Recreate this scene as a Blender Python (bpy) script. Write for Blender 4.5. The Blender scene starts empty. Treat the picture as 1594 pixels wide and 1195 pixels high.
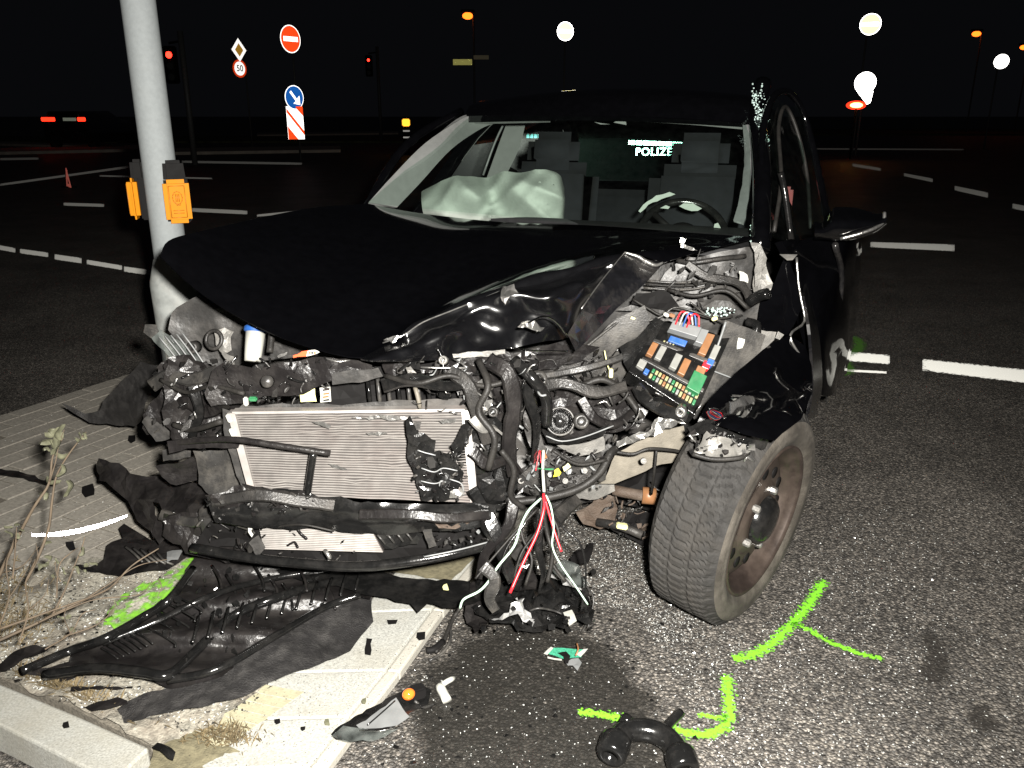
import bpy, bmesh, math, random
from mathutils import Vector, Matrix, noise
from mathutils.geometry import delaunay_2d_cdt
random.seed(7)
R = math.radians
C = bpy.context.scene.collection
SC = bpy.context.scene

# ---------------------------------------------------------------- camera, sky, light, exposure
CAM_H, F, PITCH = 1.40, 1292.0, R(18.12)
cam = bpy.data.objects.new('camera', bpy.data.cameras.new('camera')); C.objects.link(cam)
cam.location = (0, 0, CAM_H); cam.rotation_euler = (R(90) - PITCH, 0, 0)
cam.data.sensor_width = 36; cam.data.lens = F / 1594 * 36
cam.data.clip_start = 0.05; cam.data.clip_end = 900
SC.camera = cam
w = bpy.data.worlds.new('World'); SC.world = w; w.use_nodes = True
bg = w.node_tree.nodes['Background']; bg.inputs[0].default_value = (0.9, 0.95, 1.15, 1); bg.inputs[1].default_value = 0.0024
fl = bpy.data.lights.new('camera_flash', 'SPOT'); fl.energy = 1080; fl.shadow_soft_size = 0.03
fl.spot_size = R(102); fl.spot_blend = 0.8; fl.color = (1.0, 0.965, 0.90)
flo = bpy.data.objects.new('camera_flash', fl); C.objects.link(flo)
flo.location = (0.10, -0.02, CAM_H + 0.09); flo.rotation_euler = (R(90) - R(19), 0, R(2))
SC.view_settings.view_transform = 'Standard'; SC.view_settings.look = 'None'
SC.view_settings.gamma = 1; SC.view_settings.exposure = 0.12; SC.view_settings.use_curve_mapping = False
SC.cycles.max_bounces = 6; SC.cycles.transparent_max_bounces = 16
SC.cycles.caustics_reflective = False; SC.cycles.caustics_refractive = False
try: SC.cycles.use_denoising = True
except Exception: pass

# ---------------------------------------------------------------- measuring helpers
cp, sp = math.cos(PITCH), math.sin(PITCH)
def ray(px, py):
    dx = (px - 797) / F; u = (597 - py) / F
    return Vector((dx, cp + u * sp, -sp + u * cp))
def P(px, py, Y):                 # the point seen at (px, py) that stands Y metres in front
    r = ray(px, py); return Vector((0, 0, CAM_H)) + r * (Y / r.y)
def G(px, py, h=0.0):             # the point seen at (px, py) that lies at height h
    r = ray(px, py); return Vector((0, 0, CAM_H)) + r * ((h - CAM_H) / r.z)
YAW = R(18.3); CX, CY = -0.08, 2.323
cy_, sy_ = math.cos(YAW), math.sin(YAW)
def K(b, a, h):                   # car frame: b to the viewer's right, a back from the front axle, h up
    return Vector((CX + b * cy_ + a * sy_, CY - b * sy_ + a * cy_, h))
def rnd(a, b): return random.uniform(a, b)

# ---------------------------------------------------------------- object helpers
WL = {}
def thing(name, label, cat, loc, group=None):
    o = bpy.data.objects.new(name, None); C.objects.link(o); o.location = loc; o.empty_display_size = 0.1
    WL[o] = Vector(loc); o['label'] = label; o['category'] = cat
    if group: o['group'] = group
    return o
def tag(o, label=None, cat=None, group=None, kind=None):
    if label: o['label'] = label
    if cat: o['category'] = cat
    if group: o['group'] = group
    if kind: o['kind'] = kind
    return o
class MB:
    def __init__(s): s.v = []; s.f = []; s.m = []; s.sm = []; s.uv = {}
    def add(s, vs, fs, mi=0, smooth=False):
        n = len(s.v); s.v += [Vector(v) for v in vs]
        for f in fs: s.f.append([i + n for i in f]); s.m.append(mi); s.sm.append(smooth)
        return n
    def build(s, name, mats, parent=None, smooth=None, origin=None):
        if not isinstance(mats, (list, tuple)): mats = [mats]
        if not s.v: s.add([(0, 0, 0), (.001, 0, 0), (0, .001, 0)], [[0, 1, 2]])
        xs = [v.x for v in s.v]; ys = [v.y for v in s.v]; zs = [v.z for v in s.v]
        o_ = origin or Vector(((min(xs) + max(xs)) / 2, (min(ys) + max(ys)) / 2, min(zs)))
        me = bpy.data.meshes.new(name)
        me.from_pydata([tuple(v - o_) for v in s.v], [], s.f)
        for m in mats: me.materials.append(m)
        me.polygons.foreach_set('material_index', s.m)
        me.polygons.foreach_set('use_smooth', [(x if smooth is None else smooth) for x in s.sm])
        if s.uv:
            ul = me.uv_layers.new(name='uv')
            for p in me.polygons:
                for li, vi in zip(p.loop_indices, p.vertices): ul.data[li].uv = s.uv.get(vi, (0, 0))
        me.update()
        o = bpy.data.objects.new(name, me); C.objects.link(o)
        o.location = o_ - (WL[parent] if parent else Vector())
        if parent: o.parent = parent
        WL[o] = Vector(o_)
        return o
    # primitives
    def box(s, c, size, rot=None, mi=0, taper=1.0, bev=0.0):
        x, y, z = [k / 2 for k in size]; t = taper
        c = Vector(c)
        if bev > 0:
            bm = bmesh.new()
            vs = [(-x, -y, -z), (x, -y, -z), (x, y, -z), (-x, y, -z), (-x * t, -y * t, z), (x * t, -y * t, z), (x * t, y * t, z), (-x * t, y * t, z)]
            bv = [bm.verts.new(v) for v in vs]
            for f in [(3, 2, 1, 0), (4, 5, 6, 7), (0, 1, 5, 4), (1, 2, 6, 5), (2, 3, 7, 6), (3, 0, 4, 7)]: bm.faces.new([bv[i] for i in f])
            bmesh.ops.bevel(bm, geom=list(bm.edges), offset=bev, segments=2, affect='EDGES')
            bm.verts.index_update()
            vv = [v.co.copy() for v in bm.verts]; ff = [[v.index for v in f.verts] for f in bm.faces]; bm.free()
        else:
            vv = [Vector(v) for v in [(-x, -y, -z), (x, -y, -z), (x, y, -z), (-x, y, -z), (-x * t, -y * t, z), (x * t, -y * t, z), (x * t, y * t, z), (-x * t, y * t, z)]]
            ff = [(3, 2, 1, 0), (4, 5, 6, 7), (0, 1, 5, 4), (1, 2, 6, 5), (2, 3, 7, 6), (3, 0, 4, 7)]
        if rot is not None: vv = [rot @ v for v in vv]
        s.add([c + v for v in vv], ff, mi, bev >= .03)
    def hexa(s, q, dvec, mi=0):     # quad q pushed along dvec
        q = [Vector(v) for v in q]; d = Vector(dvec); n = len(q)
        fs = [list(range(n)), [n + i for i in reversed(range(n))]] + [[i, n + i, n + (i + 1) % n, (i + 1) % n] for i in range(n)]
        s.add(q + [v + d for v in q], fs, mi)
    def tube(s, pts, r, seg=8, mi=0, sub=4, cap=True, smooth=True):
        pts = cr(pts, sub) if sub > 1 and len(pts) > 2 else [Vector(p) for p in pts]
        n = len(pts); vs = []; up = Vector((0, 0, 1)); prev = None
        for i, p in enumerate(pts):
            t = (pts[min(i + 1, n - 1)] - pts[max(i - 1, 0)])
            if t.length < 1e-9: t = Vector((0, 0, 1))
            t.normalize()
            if prev is None:
                a = t.cross(up) if abs(t.dot(up)) < .95 else t.cross(Vector((1, 0, 0)))
            else: a = prev - t * prev.dot(t)
            a.normalize(); prev = a; b = t.cross(a)
            rr = r(i / (n - 1)) if callable(r) else r
            for k in range(seg):
                an = 2 * math.pi * k / seg; vs.append(p + (a * math.cos(an) + b * math.sin(an)) * rr)
        fs = [[i * seg + k, i * seg + (k + 1) % seg, (i + 1) * seg + (k + 1) % seg, (i + 1) * seg + k] for i in range(n - 1) for k in range(seg)]
        if cap: fs += [list(reversed(range(seg))), [(n - 1) * seg + k for k in range(seg)]]
        s.add(vs, fs, mi, smooth)
    def lathe(s, prof, c, ax, seg=48, mi=0, smooth=True, close=False, fn=None):   # prof: (radius, along)
        ax = Vector(ax).normalized(); a = ax.cross(Vector((0, 0, 1)))
        if a.length < .05: a = Vector((1, 0, 0))
        a.normalize(); b = ax.cross(a); c = Vector(c); vs = []
        for k in range(seg):
            an = 2 * math.pi * k / seg; d = a * math.cos(an) + b * math.sin(an)
            for j, (r_, z_) in enumerate(prof):
                rr = fn(k, j, r_, z_) if fn else r_
                vs.append(c + d * rr + ax * z_)
        m = len(prof)
        fs = [[k * m + j, k * m + (j + 1) % m, ((k + 1) % seg) * m + (j + 1) % m, ((k + 1) % seg) * m + j] for k in range(seg) for j in range(m if close else m - 1)]
        s.add(vs, fs, mi, smooth)
    def disc(s, c, ax, r, seg=32, mi=0, th=0.0, ry=None):
        ax = Vector(ax).normalized(); a = ax.cross(Vector((0, 0, 1)))
        if a.length < .05: a = Vector((1, 0, 0))
        a.normalize(); b = a.cross(ax); c = Vector(c); ry = ry or r
        q = [c + a * (math.cos(2 * math.pi * k / seg) * r) + b * (math.sin(2 * math.pi * k / seg) * ry) for k in range(seg)]
        if th: s.hexa(q, -ax * th, mi)
        else: s.add(q, [list(range(seg))], mi)
    def grid(s, rows, th=0.0, mi=0, sub=(4, 4), smooth=True, fn=None, back=None):
        rows = [[Vector(p) for p in r] for r in rows]
        if sub[1] > 1: rows = [cr(r, sub[1]) for r in rows]
        if sub[0] > 1:
            cols = [cr([r[j] for r in rows], sub[0]) for j in range(len(rows[0]))]
            rows = [[cols[j][i] for j in range(len(cols))] for i in range(len(cols[0]))]
        n, m = len(rows), len(rows[0])
        vs = [p for r in rows for p in r]
        if fn: vs = [fn(p, i // m / (n - 1), i % m / (m - 1)) for i, p in enumerate(vs)]
        fs = [[i * m + j, i * m + j + 1, (i + 1) * m + j + 1, (i + 1) * m + j] for i in range(n - 1) for j in range(m - 1)]
        n0 = s.add(vs, fs, mi, smooth)
        if not th and back is None: return n0
        bk = []
        for i in range(n):
            for j in range(m):
                g = lambda a, b: vs[max(0, min(n - 1, a)) * m + max(0, min(m - 1, b))]
                nn = (g(i + 1, j) - g(i - 1, j)).cross(g(i, j + 1) - g(i, j - 1))
                if back is not None: off = Vector(back)
                else: off = nn.normalized() * th if nn.length > 1e-12 else Vector()
                bk.append(vs[i * m + j] + off)
        s.add(bk, [list(reversed(f)) for f in fs], mi, smooth)
        ring = [(0, j) for j in range(m)] + [(i, m - 1) for i in range(1, n)] + [(n - 1, j) for j in range(m - 2, -1, -1)] + [(i, 0) for i in range(n - 2, 0, -1)]
        L = len(ring); rv = [vs[i * m + j] for i, j in ring] + [bk[i * m + j] for i, j in ring]
        s.add(rv, [[k, (k + 1) % L, L + (k + 1) % L, L + k] for k in range(L)], mi, False)
        return n0
    def panel(s, outline, th=.004, step=12, amp=.004, freq=18, jag=1.5, mi=0, smooth=False, rel=None, seed=0, plane=None, holes=()):
        """outline of (px, py, Y): a crumpled plate with thickness, filled with an uneven mesh"""
        rs = random.Random(seed * 77 + len(outline))
        pts = []
        n = len(outline)
        for i in range(n):
            a, b = outline[i], outline[(i + 1) % n]
            L = math.hypot(b[0] - a[0], b[1] - a[1]); k = max(1, int(L / step))
            for t in range(k):
                u = t / k; j = jag if t else 0
                pts.append((a[0] + (b[0] - a[0]) * u + rs.uniform(-j, j), a[1] + (b[1] - a[1]) * u + rs.uniform(-j, j), a[2] + (b[2] - a[2]) * u))
        def yat(x, y):
            sw = sy = 0
            for (qx, qy, qY) in pts:
                w_ = 1 / ((x - qx) ** 2 + (y - qy) ** 2 + 4) ** 1.3; sw += w_; sy += w_ * qY
            return sy / sw
        v2 = [Vector((p[0], p[1])) for p in pts]; ne = len(v2)
        xs = [p[0] for p in pts]; ys = [p[1] for p in pts]
        y = min(ys); row = 0
        while y < max(ys):
            x = min(xs) + (row % 2) * step / 2
            while x < max(xs):
                q = (x + rs.uniform(-.25, .25) * step, y + rs.uniform(-.25, .25) * step)
                if inside(q, pts) and min((q[0] - p[0]) ** 2 + (q[1] - p[1]) ** 2 for p in pts) > (step * .45) ** 2: v2.append(Vector(q))
                x += step
            y += step * .87; row += 1
        r_ = delaunay_2d_cdt(v2, [(i, (i + 1) % ne) for i in range(ne)], [], 1, 1e-4)
        ov, of = r_[0], r_[2]
        W = []
        for q in ov:
            Y = yat(q.x, q.y)
            if rel: Y += rel(q.x, q.y)
            p = P(q.x, q.y, Y)
            if plane is not None: p = G(q.x, q.y, plane(q.x, q.y))
            nv = noise.noise_vector(p * freq + Vector((seed, 0, 0))) * amp + noise.noise_vector(p * freq * .35 + Vector((0, seed, 5))) * amp * 1.6
            W.append(p + nv)
        of = [list(f) for f in of]
        cnt = {}
        for f in of:
            for i in range(len(f)):
                e = (f[i], f[(i + 1) % len(f)]); cnt[e] = 1
        # orient toward the camera
        ff = []
        for f in of:
            nn = (W[f[1]] - W[f[0]]).cross(W[f[2]] - W[f[0]])
            ff.append(f if nn.dot(Vector((0, 0, CAM_H)) - W[f[0]]) > 0 else f[::-1])
        s.add(W, ff, mi, smooth)
        d = [((p - Vector((0, 0, CAM_H))).normalized() * th) for p in W]
        Bk = [p + q for p, q in zip(W, d)]
        s.add(Bk, [f[::-1] for f in ff], mi, smooth)
        edges = [(a, b) for (a, b) in cnt if (b, a) not in cnt]
        vv = []; fs = []
        for a, b in edges:
            k = len(vv); vv += [W[a], W[b], Bk[b], Bk[a]]; fs.append([k, k + 1, k + 2, k + 3])
        s.add(vv, fs, mi, False)
def inside(q, pts):
    x, y = q[0], q[1]; c = False; n = len(pts); j = n - 1
    for i in range(n):
        if (pts[i][1] > y) != (pts[j][1] > y) and x < (pts[j][0] - pts[i][0]) * (y - pts[i][1]) / (pts[j][1] - pts[i][1]) + pts[i][0]: c = not c
        j = i
    return c
def cr(pts, sub):
    pts = [Vector(p) for p in pts]
    if len(pts) < 2: return pts
    if len(pts) == 2: return [pts[0].lerp(pts[1], k / sub) for k in range(sub + 1)]
    out = []; n = len(pts)
    for i in range(n - 1):
        p0 = pts[max(i - 1, 0)] if i > 0 else pts[0] * 2 - pts[1]
        p1, p2 = pts[i], pts[i + 1]
        p3 = pts[i + 2] if i + 2 < n else pts[-1] * 2 - pts[-2]
        for k in range(sub):
            t = k / sub
            out.append(.5 * ((2 * p1) + (p2 - p0) * t + (2 * p0 - 5 * p1 + 4 * p2 - p3) * t * t + (3 * p1 - p0 - 3 * p2 + p3) * t ** 3))
    out.append(pts[-1]); return out

# ---------------------------------------------------------------- materials
def newmat(name):
    m = bpy.data.materials.new(name); m.use_nodes = True; nt = m.node_tree
    return m, nt, nt.nodes['Principled BSDF'], nt.nodes, nt.links
def mat(name, col, rough=.5, metal=0., var=.25, scale=30, bump=0., bscale=200, rvar=.1, spec=.5, coat=0., dust=0., dustcol=(.22, .2, .17), dscale=6):
    m, nt, b, N, L = newmat(name)
    tc = N.new('ShaderNodeTexCoord'); no = N.new('ShaderNodeTexNoise'); no.inputs['Scale'].default_value = scale; no.inputs['Detail'].default_value = 6
    L.new(tc.outputs['Object'], no.inputs['Vector'])
    rp = N.new('ShaderNodeValToRGB'); e = rp.color_ramp.elements
    e[0].position = .3; e[1].position = .7
    e[0].color = (*[c * (1 - var) for c in col], 1); e[1].color = (*[min(1, c * (1 + var)) for c in col], 1)
    L.new(no.outputs['Fac'], rp.inputs[0]); out = rp.outputs[0]
    if dust > 0:
        n2 = N.new('ShaderNodeTexNoise'); n2.inputs['Scale'].default_value = dscale; n2.inputs['Detail'].default_value = 9; n2.inputs['Roughness'].default_value = .7
        L.new(tc.outputs['Object'], n2.inputs['Vector'])
        r2 = N.new('ShaderNodeValToRGB'); r2.color_ramp.elements[0].position = .45; r2.color_ramp.elements[1].position = .75
        r2.color_ramp.elements[1].color = (dust, dust, dust, 1); r2.color_ramp.elements[0].color = (0, 0, 0, 1)
        L.new(n2.outputs['Fac'], r2.inputs[0])
        mx = N.new('ShaderNodeMixRGB'); L.new(r2.outputs[0], mx.inputs[0]); L.new(out, mx.inputs[1]); mx.inputs[2].default_value = (*dustcol, 1); out = mx.outputs[0]
        ma = N.new('ShaderNodeMapRange'); ma.inputs['To Min'].default_value = rough; ma.inputs['To Max'].default_value = min(1, rough + .45)
        L.new(r2.outputs[0], ma.inputs['Value']); L.new(ma.outputs[0], b.inputs['Roughness'])
    elif rvar > 0:
        ma = N.new('ShaderNodeMapRange'); ma.inputs['To Min'].default_value = max(.02, rough - rvar); ma.inputs['To Max'].default_value = min(1, rough + rvar)
        L.new(no.outputs['Fac'], ma.inputs['Value']); L.new(ma.outputs[0], b.inputs['Roughness'])
    else: b.inputs['Roughness'].default_value = rough
    L.new(out, b.inputs['Base Color'])
    b.inputs['Metallic'].default_value = metal; b.inputs['Specular IOR Level'].default_value = spec
    b.inputs['Coat Weight'].default_value = coat; b.inputs['Coat Roughness'].default_value = .04 if rough < .2 else .16
    if bump > 0:
        n3 = N.new('ShaderNodeTexNoise'); n3.inputs['Scale'].default_value = bscale; n3.inputs['Detail'].default_value = 4
        L.new(tc.outputs['Object'], n3.inputs['Vector'])
        bp = N.new('ShaderNodeBump'); bp.inputs['Strength'].default_value = bump; bp.inputs['Distance'].default_value = .004
        L.new(n3.outputs['Fac'], bp.inputs['Height']); L.new(bp.outputs[0], b.inputs['Normal'])
    return m
def emit(name, col, s):
    m, nt, b, N, L = newmat(name); b.inputs['Base Color'].default_value = (*col, 1)
    b.inputs['Emission Color'].default_value = (*col, 1); b.inputs['Emission Strength'].default_value = s; return m
def retro(name, col, rough=.24, amt=.9, dif=None):
    """retroreflective sheeting or beads: a lobe that returns light towards where it came from"""
    m, nt, b, N, L = newmat(name); out = N['Material Output']
    b.inputs['Base Color'].default_value = (*(dif or col), 1); b.inputs['Roughness'].default_value = .5
    g = N.new('ShaderNodeBsdfAnisotropic'); g.distribution = 'GGX'; g.inputs['Color'].default_value = (*col, 1); g.inputs['Roughness'].default_value = rough
    ge = N.new('ShaderNodeNewGeometry'); L.new(ge.outputs['Incoming'], g.inputs['Normal'])
    mx = N.new('ShaderNodeMixShader'); mx.inputs[0].default_value = amt
    L.new(b.outputs[0], mx.inputs[1]); L.new(g.outputs[0], mx.inputs[2]); L.new(mx.outputs[0], out.inputs['Surface'])
    return m
def glassm(name, tint=(.88, .95, .91), refl=.06, rough=.02, dirt=.006):
    m, nt, b, N, L = newmat(name); out = N['Material Output']; N.remove(b)
    t = N.new('ShaderNodeBsdfTransparent'); t.inputs[0].default_value = (*tint, 1)
    g = N.new('ShaderNodeBsdfGlossy'); g.inputs['Roughness'].default_value = rough
    d = N.new('ShaderNodeBsdfDiffuse'); d.inputs[0].default_value = (.35, .38, .36, 1)
    fr = N.new('ShaderNodeLayerWeight'); pw = N.new('ShaderNodeMath'); pw.operation = 'POWER'; pw.inputs[1].default_value = 5; L.new(fr.outputs['Facing'], pw.inputs[0])
    ml = N.new('ShaderNodeMath'); ml.operation = 'MULTIPLY_ADD'; ml.inputs[1].default_value = .9; ml.inputs[2].default_value = .04 + refl * .5; L.new(pw.outputs[0], ml.inputs[0])
    m1 = N.new('ShaderNodeMixShader'); L.new(ml.outputs[0], m1.inputs[0]); L.new(t.outputs[0], m1.inputs[1]); L.new(g.outputs[0], m1.inputs[2])
    no = N.new('ShaderNodeTexNoise'); no.inputs['Scale'].default_value = 25; no.inputs['Detail'].default_value = 8
    tc = N.new('ShaderNodeTexCoord'); L.new(tc.outputs['Object'], no.inputs['Vector'])
    mr = N.new('ShaderNodeMapRange'); mr.inputs['From Min'].default_value = .3; mr.inputs['From Max'].default_value = .9; mr.inputs['To Max'].default_value = dirt
    L.new(no.outputs['Fac'], mr.inputs['Value'])
    m2 = N.new('ShaderNodeMixShader'); L.new(mr.outputs[0], m2.inputs[0]); L.new(m1.outputs[0], m2.inputs[1]); L.new(d.outputs[0], m2.inputs[2])
    L.new(m2.outputs[0], out.inputs['Surface']); return m

def asphalt_mat():
    m, nt, b, N, L = newmat('asphalt')
    tc = N.new('ShaderNodeTexCoord')
    v = N.new('ShaderNodeTexVoronoi'); v.inputs['Scale'].default_value = 130; L.new(tc.outputs['Object'], v.inputs['Vector'])
    r1 = N.new('ShaderNodeValToRGB'); cr_ = r1.color_ramp
    cr_.elements[0].position = 0; cr_.elements[0].color = (.058, .053, .048, 1); cr_.elements[1].position = 1; cr_.elements[1].color = (.38, .345, .305, 1)
    e = cr_.elements.new(.55); e.color = (.145, .133, .119, 1); e = cr_.elements.new(.85); e.color = (.22, .198, .17, 1)
    sx = N.new('ShaderNodeSeparateColor'); L.new(v.outputs['Color'], sx.inputs[0]); L.new(sx.outputs[0], r1.inputs[0])
    dk = N.new('ShaderNodeMapRange'); dk.inputs['From Min'].default_value = .0; dk.inputs['From Max'].default_value = .75; dk.inputs['To Min'].default_value = 1.15; dk.inputs['To Max'].default_value = .35
    L.new(v.outputs['Distance'], dk.inputs['Value'])
    mu = N.new('ShaderNodeMixRGB'); mu.blend_type = 'MULTIPLY'; mu.inputs[0].default_value = 1; L.new(r1.outputs[0], mu.inputs[1]); L.new(dk.outputs[0], mu.inputs[2])
    n2 = N.new('ShaderNodeTexNoise'); n2.inputs['Scale'].default_value = 1.6; n2.inputs['Detail'].default_value = 8; n2.inputs['Roughness'].default_value = .65; L.new(tc.outputs['Object'], n2.inputs['Vector'])
    mr = N.new('ShaderNodeMapRange'); mr.inputs['From Min'].default_value = .3; mr.inputs['From Max'].default_value = .7; mr.inputs['To Min'].default_value = .55; mr.inputs['To Max'].default_value = 1.35; L.new(n2.outputs['Fac'], mr.inputs['Value'])
    m2 = N.new('ShaderNodeMixRGB'); m2.blend_type = 'MULTIPLY'; m2.inputs[0].default_value = 1; L.new(mu.outputs[0], m2.inputs[1]); L.new(mr.outputs[0], m2.inputs[2])
    L.new(m2.outputs[0], b.inputs['Base Color'])
    b.inputs['Roughness'].default_value = .55; b.inputs['Specular IOR Level'].default_value = .55
    v2 = N.new('ShaderNodeTexVoronoi'); v2.inputs['Scale'].default_value = 130; v2.feature = 'F1'; L.new(tc.outputs['Object'], v2.inputs['Vector'])
    n3 = N.new('ShaderNodeTexNoise'); n3.inputs['Scale'].default_value = 260; L.new(tc.outputs['Object'], n3.inputs['Vector'])
    ad = N.new('ShaderNodeMath'); ad.operation = 'SUBTRACT'; L.new(n3.outputs['Fac'], ad.inputs[0]); L.new(v2.outputs['Distance'], ad.inputs[1])
    bp = N.new('ShaderNodeBump'); bp.inputs['Strength'].default_value = .85; bp.inputs['Distance'].default_value = .006; L.new(ad.outputs[0], bp.inputs['Height']); L.new(bp.outputs[0], b.inputs['Normal'])
    return m
def fade_mat(name, col, alpha=.95, rough=.6, edge=.55, nscale=90, retro_r=None, spec=.3, namp=1.6):
    """paint or stain whose border is uneven: uv.y runs 0..1 across the stroke"""
    m, nt, b, N, L = newmat(name); out = N['Material Output']
    b.inputs['Base Color'].default_value = (*col, 1); b.inputs['Roughness'].default_value = rough; b.inputs['Specular IOR Level'].default_value = spec
    uv = N.new('ShaderNodeUVMap'); uv.uv_map = 'uv'; s = N.new('ShaderNodeSeparateXYZ'); L.new(uv.outputs[0], s.inputs[0])
    tc = N.new('ShaderNodeTexCoord'); no = N.new('ShaderNodeTexNoise'); no.inputs['Scale'].default_value = nscale; no.inputs['Detail'].default_value = 5; L.new(tc.outputs['Object'], no.inputs['Vector'])
    # s.y = 1 in the core and 0 on the border
    a = N.new('ShaderNodeMath'); a.operation = 'ADD'; L.new(s.outputs[1], a.inputs[0]); 
    n2 = N.new('ShaderNodeMath'); n2.operation = 'MULTIPLY_ADD'; n2.inputs[1].default_value = namp; n2.inputs[2].default_value = -namp / 2; L.new(no.outputs['Fac'], n2.inputs[0]); L.new(n2.outputs[0], a.inputs[1])
    mr = N.new('ShaderNodeMapRange'); mr.inputs['From Min'].default_value = edge - .25; mr.inputs['From Max'].default_value = edge + .1; mr.inputs['To Max'].default_value = alpha; L.new(a.outputs[0], mr.inputs['Value'])
    t = N.new('ShaderNodeBsdfTransparent'); mx = N.new('ShaderNodeMixShader'); L.new(mr.outputs[0], mx.inputs[0]); L.new(t.outputs[0], mx.inputs[1])
    sh = b.outputs[0]
    if retro_r:
        g = N.new('ShaderNodeBsdfAnisotropic'); g.inputs['Color'].default_value = (.8, .8, .76, 1); g.inputs['Roughness'].default_value = retro_r
        ge = N.new('ShaderNodeNewGeometry'); L.new(ge.outputs['Incoming'], g.inputs['Normal'])
        m2 = N.new('ShaderNodeMixShader'); m2.inputs[0].default_value = .13; L.new(sh, m2.inputs[1]); L.new(g.outputs[0], m2.inputs[2]); sh = m2.outputs[0]
    L.new(sh, mx.inputs[2]); L.new(mx.outputs[0], out.inputs['Surface']); return m

M = {}
M['asphalt'] = asphalt_mat()
M['paint'] = mat('black_car_paint', (.0016, .0016, .002), rough=.07, var=.2, coat=1, rvar=.03, spec=.5)
M['paint_dusty'] = mat('dusty_black_paint', (.006, .006, .007), rough=.22, coat=.6, dust=.25, dustcol=(.12, .11, .1), dscale=9)
M['paint_fold'] = mat('scuffed_black_paint', (.003, .003, .0035), rough=.21, coat=.6, var=.2, rvar=.06, spec=1.0)
M['plastic'] = mat('black_plastic', (.010, .009, .009), rough=.30, spec=.3, dust=.3, dustcol=(.055, .05, .045), dscale=14, bump=.35, bscale=120)
M['plastic_rough'] = mat('textured_black_plastic', (.020, .019, .019), rough=.5, dust=.5, dustcol=(.09, .085, .08), dscale=20, bump=.9, bscale=260)
M['gloss_black'] = mat('glossy_black_plastic', (.006, .006, .006), rough=.15, dust=.18, dustcol=(.07, .065, .06), dscale=22, bump=.1)
M['rubber'] = mat('rubber', (.014, .013, .012), rough=.5, spec=.25, dust=.35, dustcol=(.05, .046, .04), dscale=10, bump=.3)
M['tyre'] = mat('tyre_rubber', (.030, .029, .028), rough=.8, spec=.12, dust=.5, dustcol=(.050, .044, .037), dscale=7, bump=.5, bscale=150)
M['tyre_side'] = mat('tyre_side_wall', (.042, .036, .029), rough=.75, dust=.8, dustcol=(.13, .115, .095), dscale=9, bump=.3)
M['dark_metal'] = mat('dark_painted_metal', (.022, .021, .020), rough=.40, metal=.2, dust=.5, dustcol=(.10, .09, .08), dscale=10, bump=.4)
M['grey_metal'] = mat('grey_sheet_metal', (.16, .155, .145), rough=.45, metal=.3, dust=.6, dustcol=(.24, .22, .19), dscale=8, bump=.3)
M['bay'] = mat('engine_bay_grey', (.030, .029, .028), rough=.42, metal=.0, dust=.6, dustcol=(.11, .10, .09), dscale=7, bump=.5, bscale=60)
M['bare'] = mat('bare_metal', (.50, .49, .47), rough=.3, metal=.9, var=.3, bump=.4, bscale=90)
M['alu'] = mat('radiator_aluminium', (.25, .235, .22), rough=.42, metal=.2, dust=.7, dustcol=(.16, .12, .11), dscale=5, var=.2)
M['alu_dark'] = mat('radiator_gap', (.03, .024, .022), rough=.7)
M['beige_metal'] = mat('chassis_rail_metal', (.14, .125, .10), rough=.6, dust=.6, dustcol=(.10, .09, .07), dscale=9, bump=.3)
M['rust'] = mat('rusty_metal', (.065, .045, .032), rough=.7, dust=.6, dustcol=(.14, .12, .10), dscale=14, bump=.6)
M['rim_face'] = mat('dusty_rim_face', (.045, .035, .029), rough=.4, metal=.2, dust=.6, dustcol=(.085, .065, .05), dscale=12)
M['rim'] = mat('brown_steel_rim', (.040, .030, .026), rough=.36, metal=.4, dust=.5, dustcol=(.12, .09, .07), dscale=8)
M['white_p'] = mat('white_plastic', (.42, .42, .38), rough=.5, var=.15, dust=.5, dustcol=(.2, .18, .15), dscale=30)
M['dull_white'] = mat('dusty_white_plastic', (.20, .20, .185), rough=.5, var=.2, dust=.5, dustcol=(.10, .09, .08), dscale=40)
M['dull_yellow'] = mat('dusty_yellow_plastic', (.26, .25, .12), rough=.5, var=.2)
M['blue_p'] = mat('blue_plastic', (.02, .09, .32), rough=.45, var=.2, dust=.3, dscale=30)
M['orange_p'] = mat('orange_plastic', (.22, .10, .04), rough=.45, var=.2, dust=.45, dustcol=(.12, .10, .08), dscale=35)
M['green_p'] = mat('green_plastic', (.015, .14, .05), rough=.45, var=.2, dust=.4, dustcol=(.10, .10, .08), dscale=35)
M['yellow_p'] = mat('pale_yellow_label', (.62, .60, .30), rough=.6, var=.1)
M['yellow'] = mat('vivid_yellow_plastic', (.75, .66, .04), rough=.5, var=.1)
M['red_p'] = mat('red_plastic', (.72, .02, .03), rough=.35, var=.1)
M['redorange'] = mat('red_orange_label', (.78, .10, .03), rough=.5, var=.1)
M['grey_p'] = mat('grey_plastic', (.17, .175, .175), rough=.4, var=.1)
M['dgrey_p'] = mat('dark_grey_plastic', (.026, .025, .024), rough=.36, dust=.35, dscale=12, bump=.2)
M['green_wire'] = mat('green_white_wire', (.45, .62, .48), rough=.35, var=.3, scale=60)
M['pcb'] = mat('green_circuit_board', (.05, .28, .17), rough=.35, var=.4, scale=300)
M['galv'] = mat('galvanised_pole', (.265, .285, .29), rough=.75, metal=0, spec=.25, var=.06, scale=60, dust=.12, dustcol=(.36, .37, .36), dscale=14, bump=.1)
M['sleeve'] = mat('pole_sleeve_coating', (.30, .315, .305), rough=.6, var=.22, scale=25, dust=.5, dustcol=(.42, .41, .38), dscale=18)
M['cream'] = mat('pale_pole_paint', (.52, .50, .45), rough=.6, var=.08)
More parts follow.
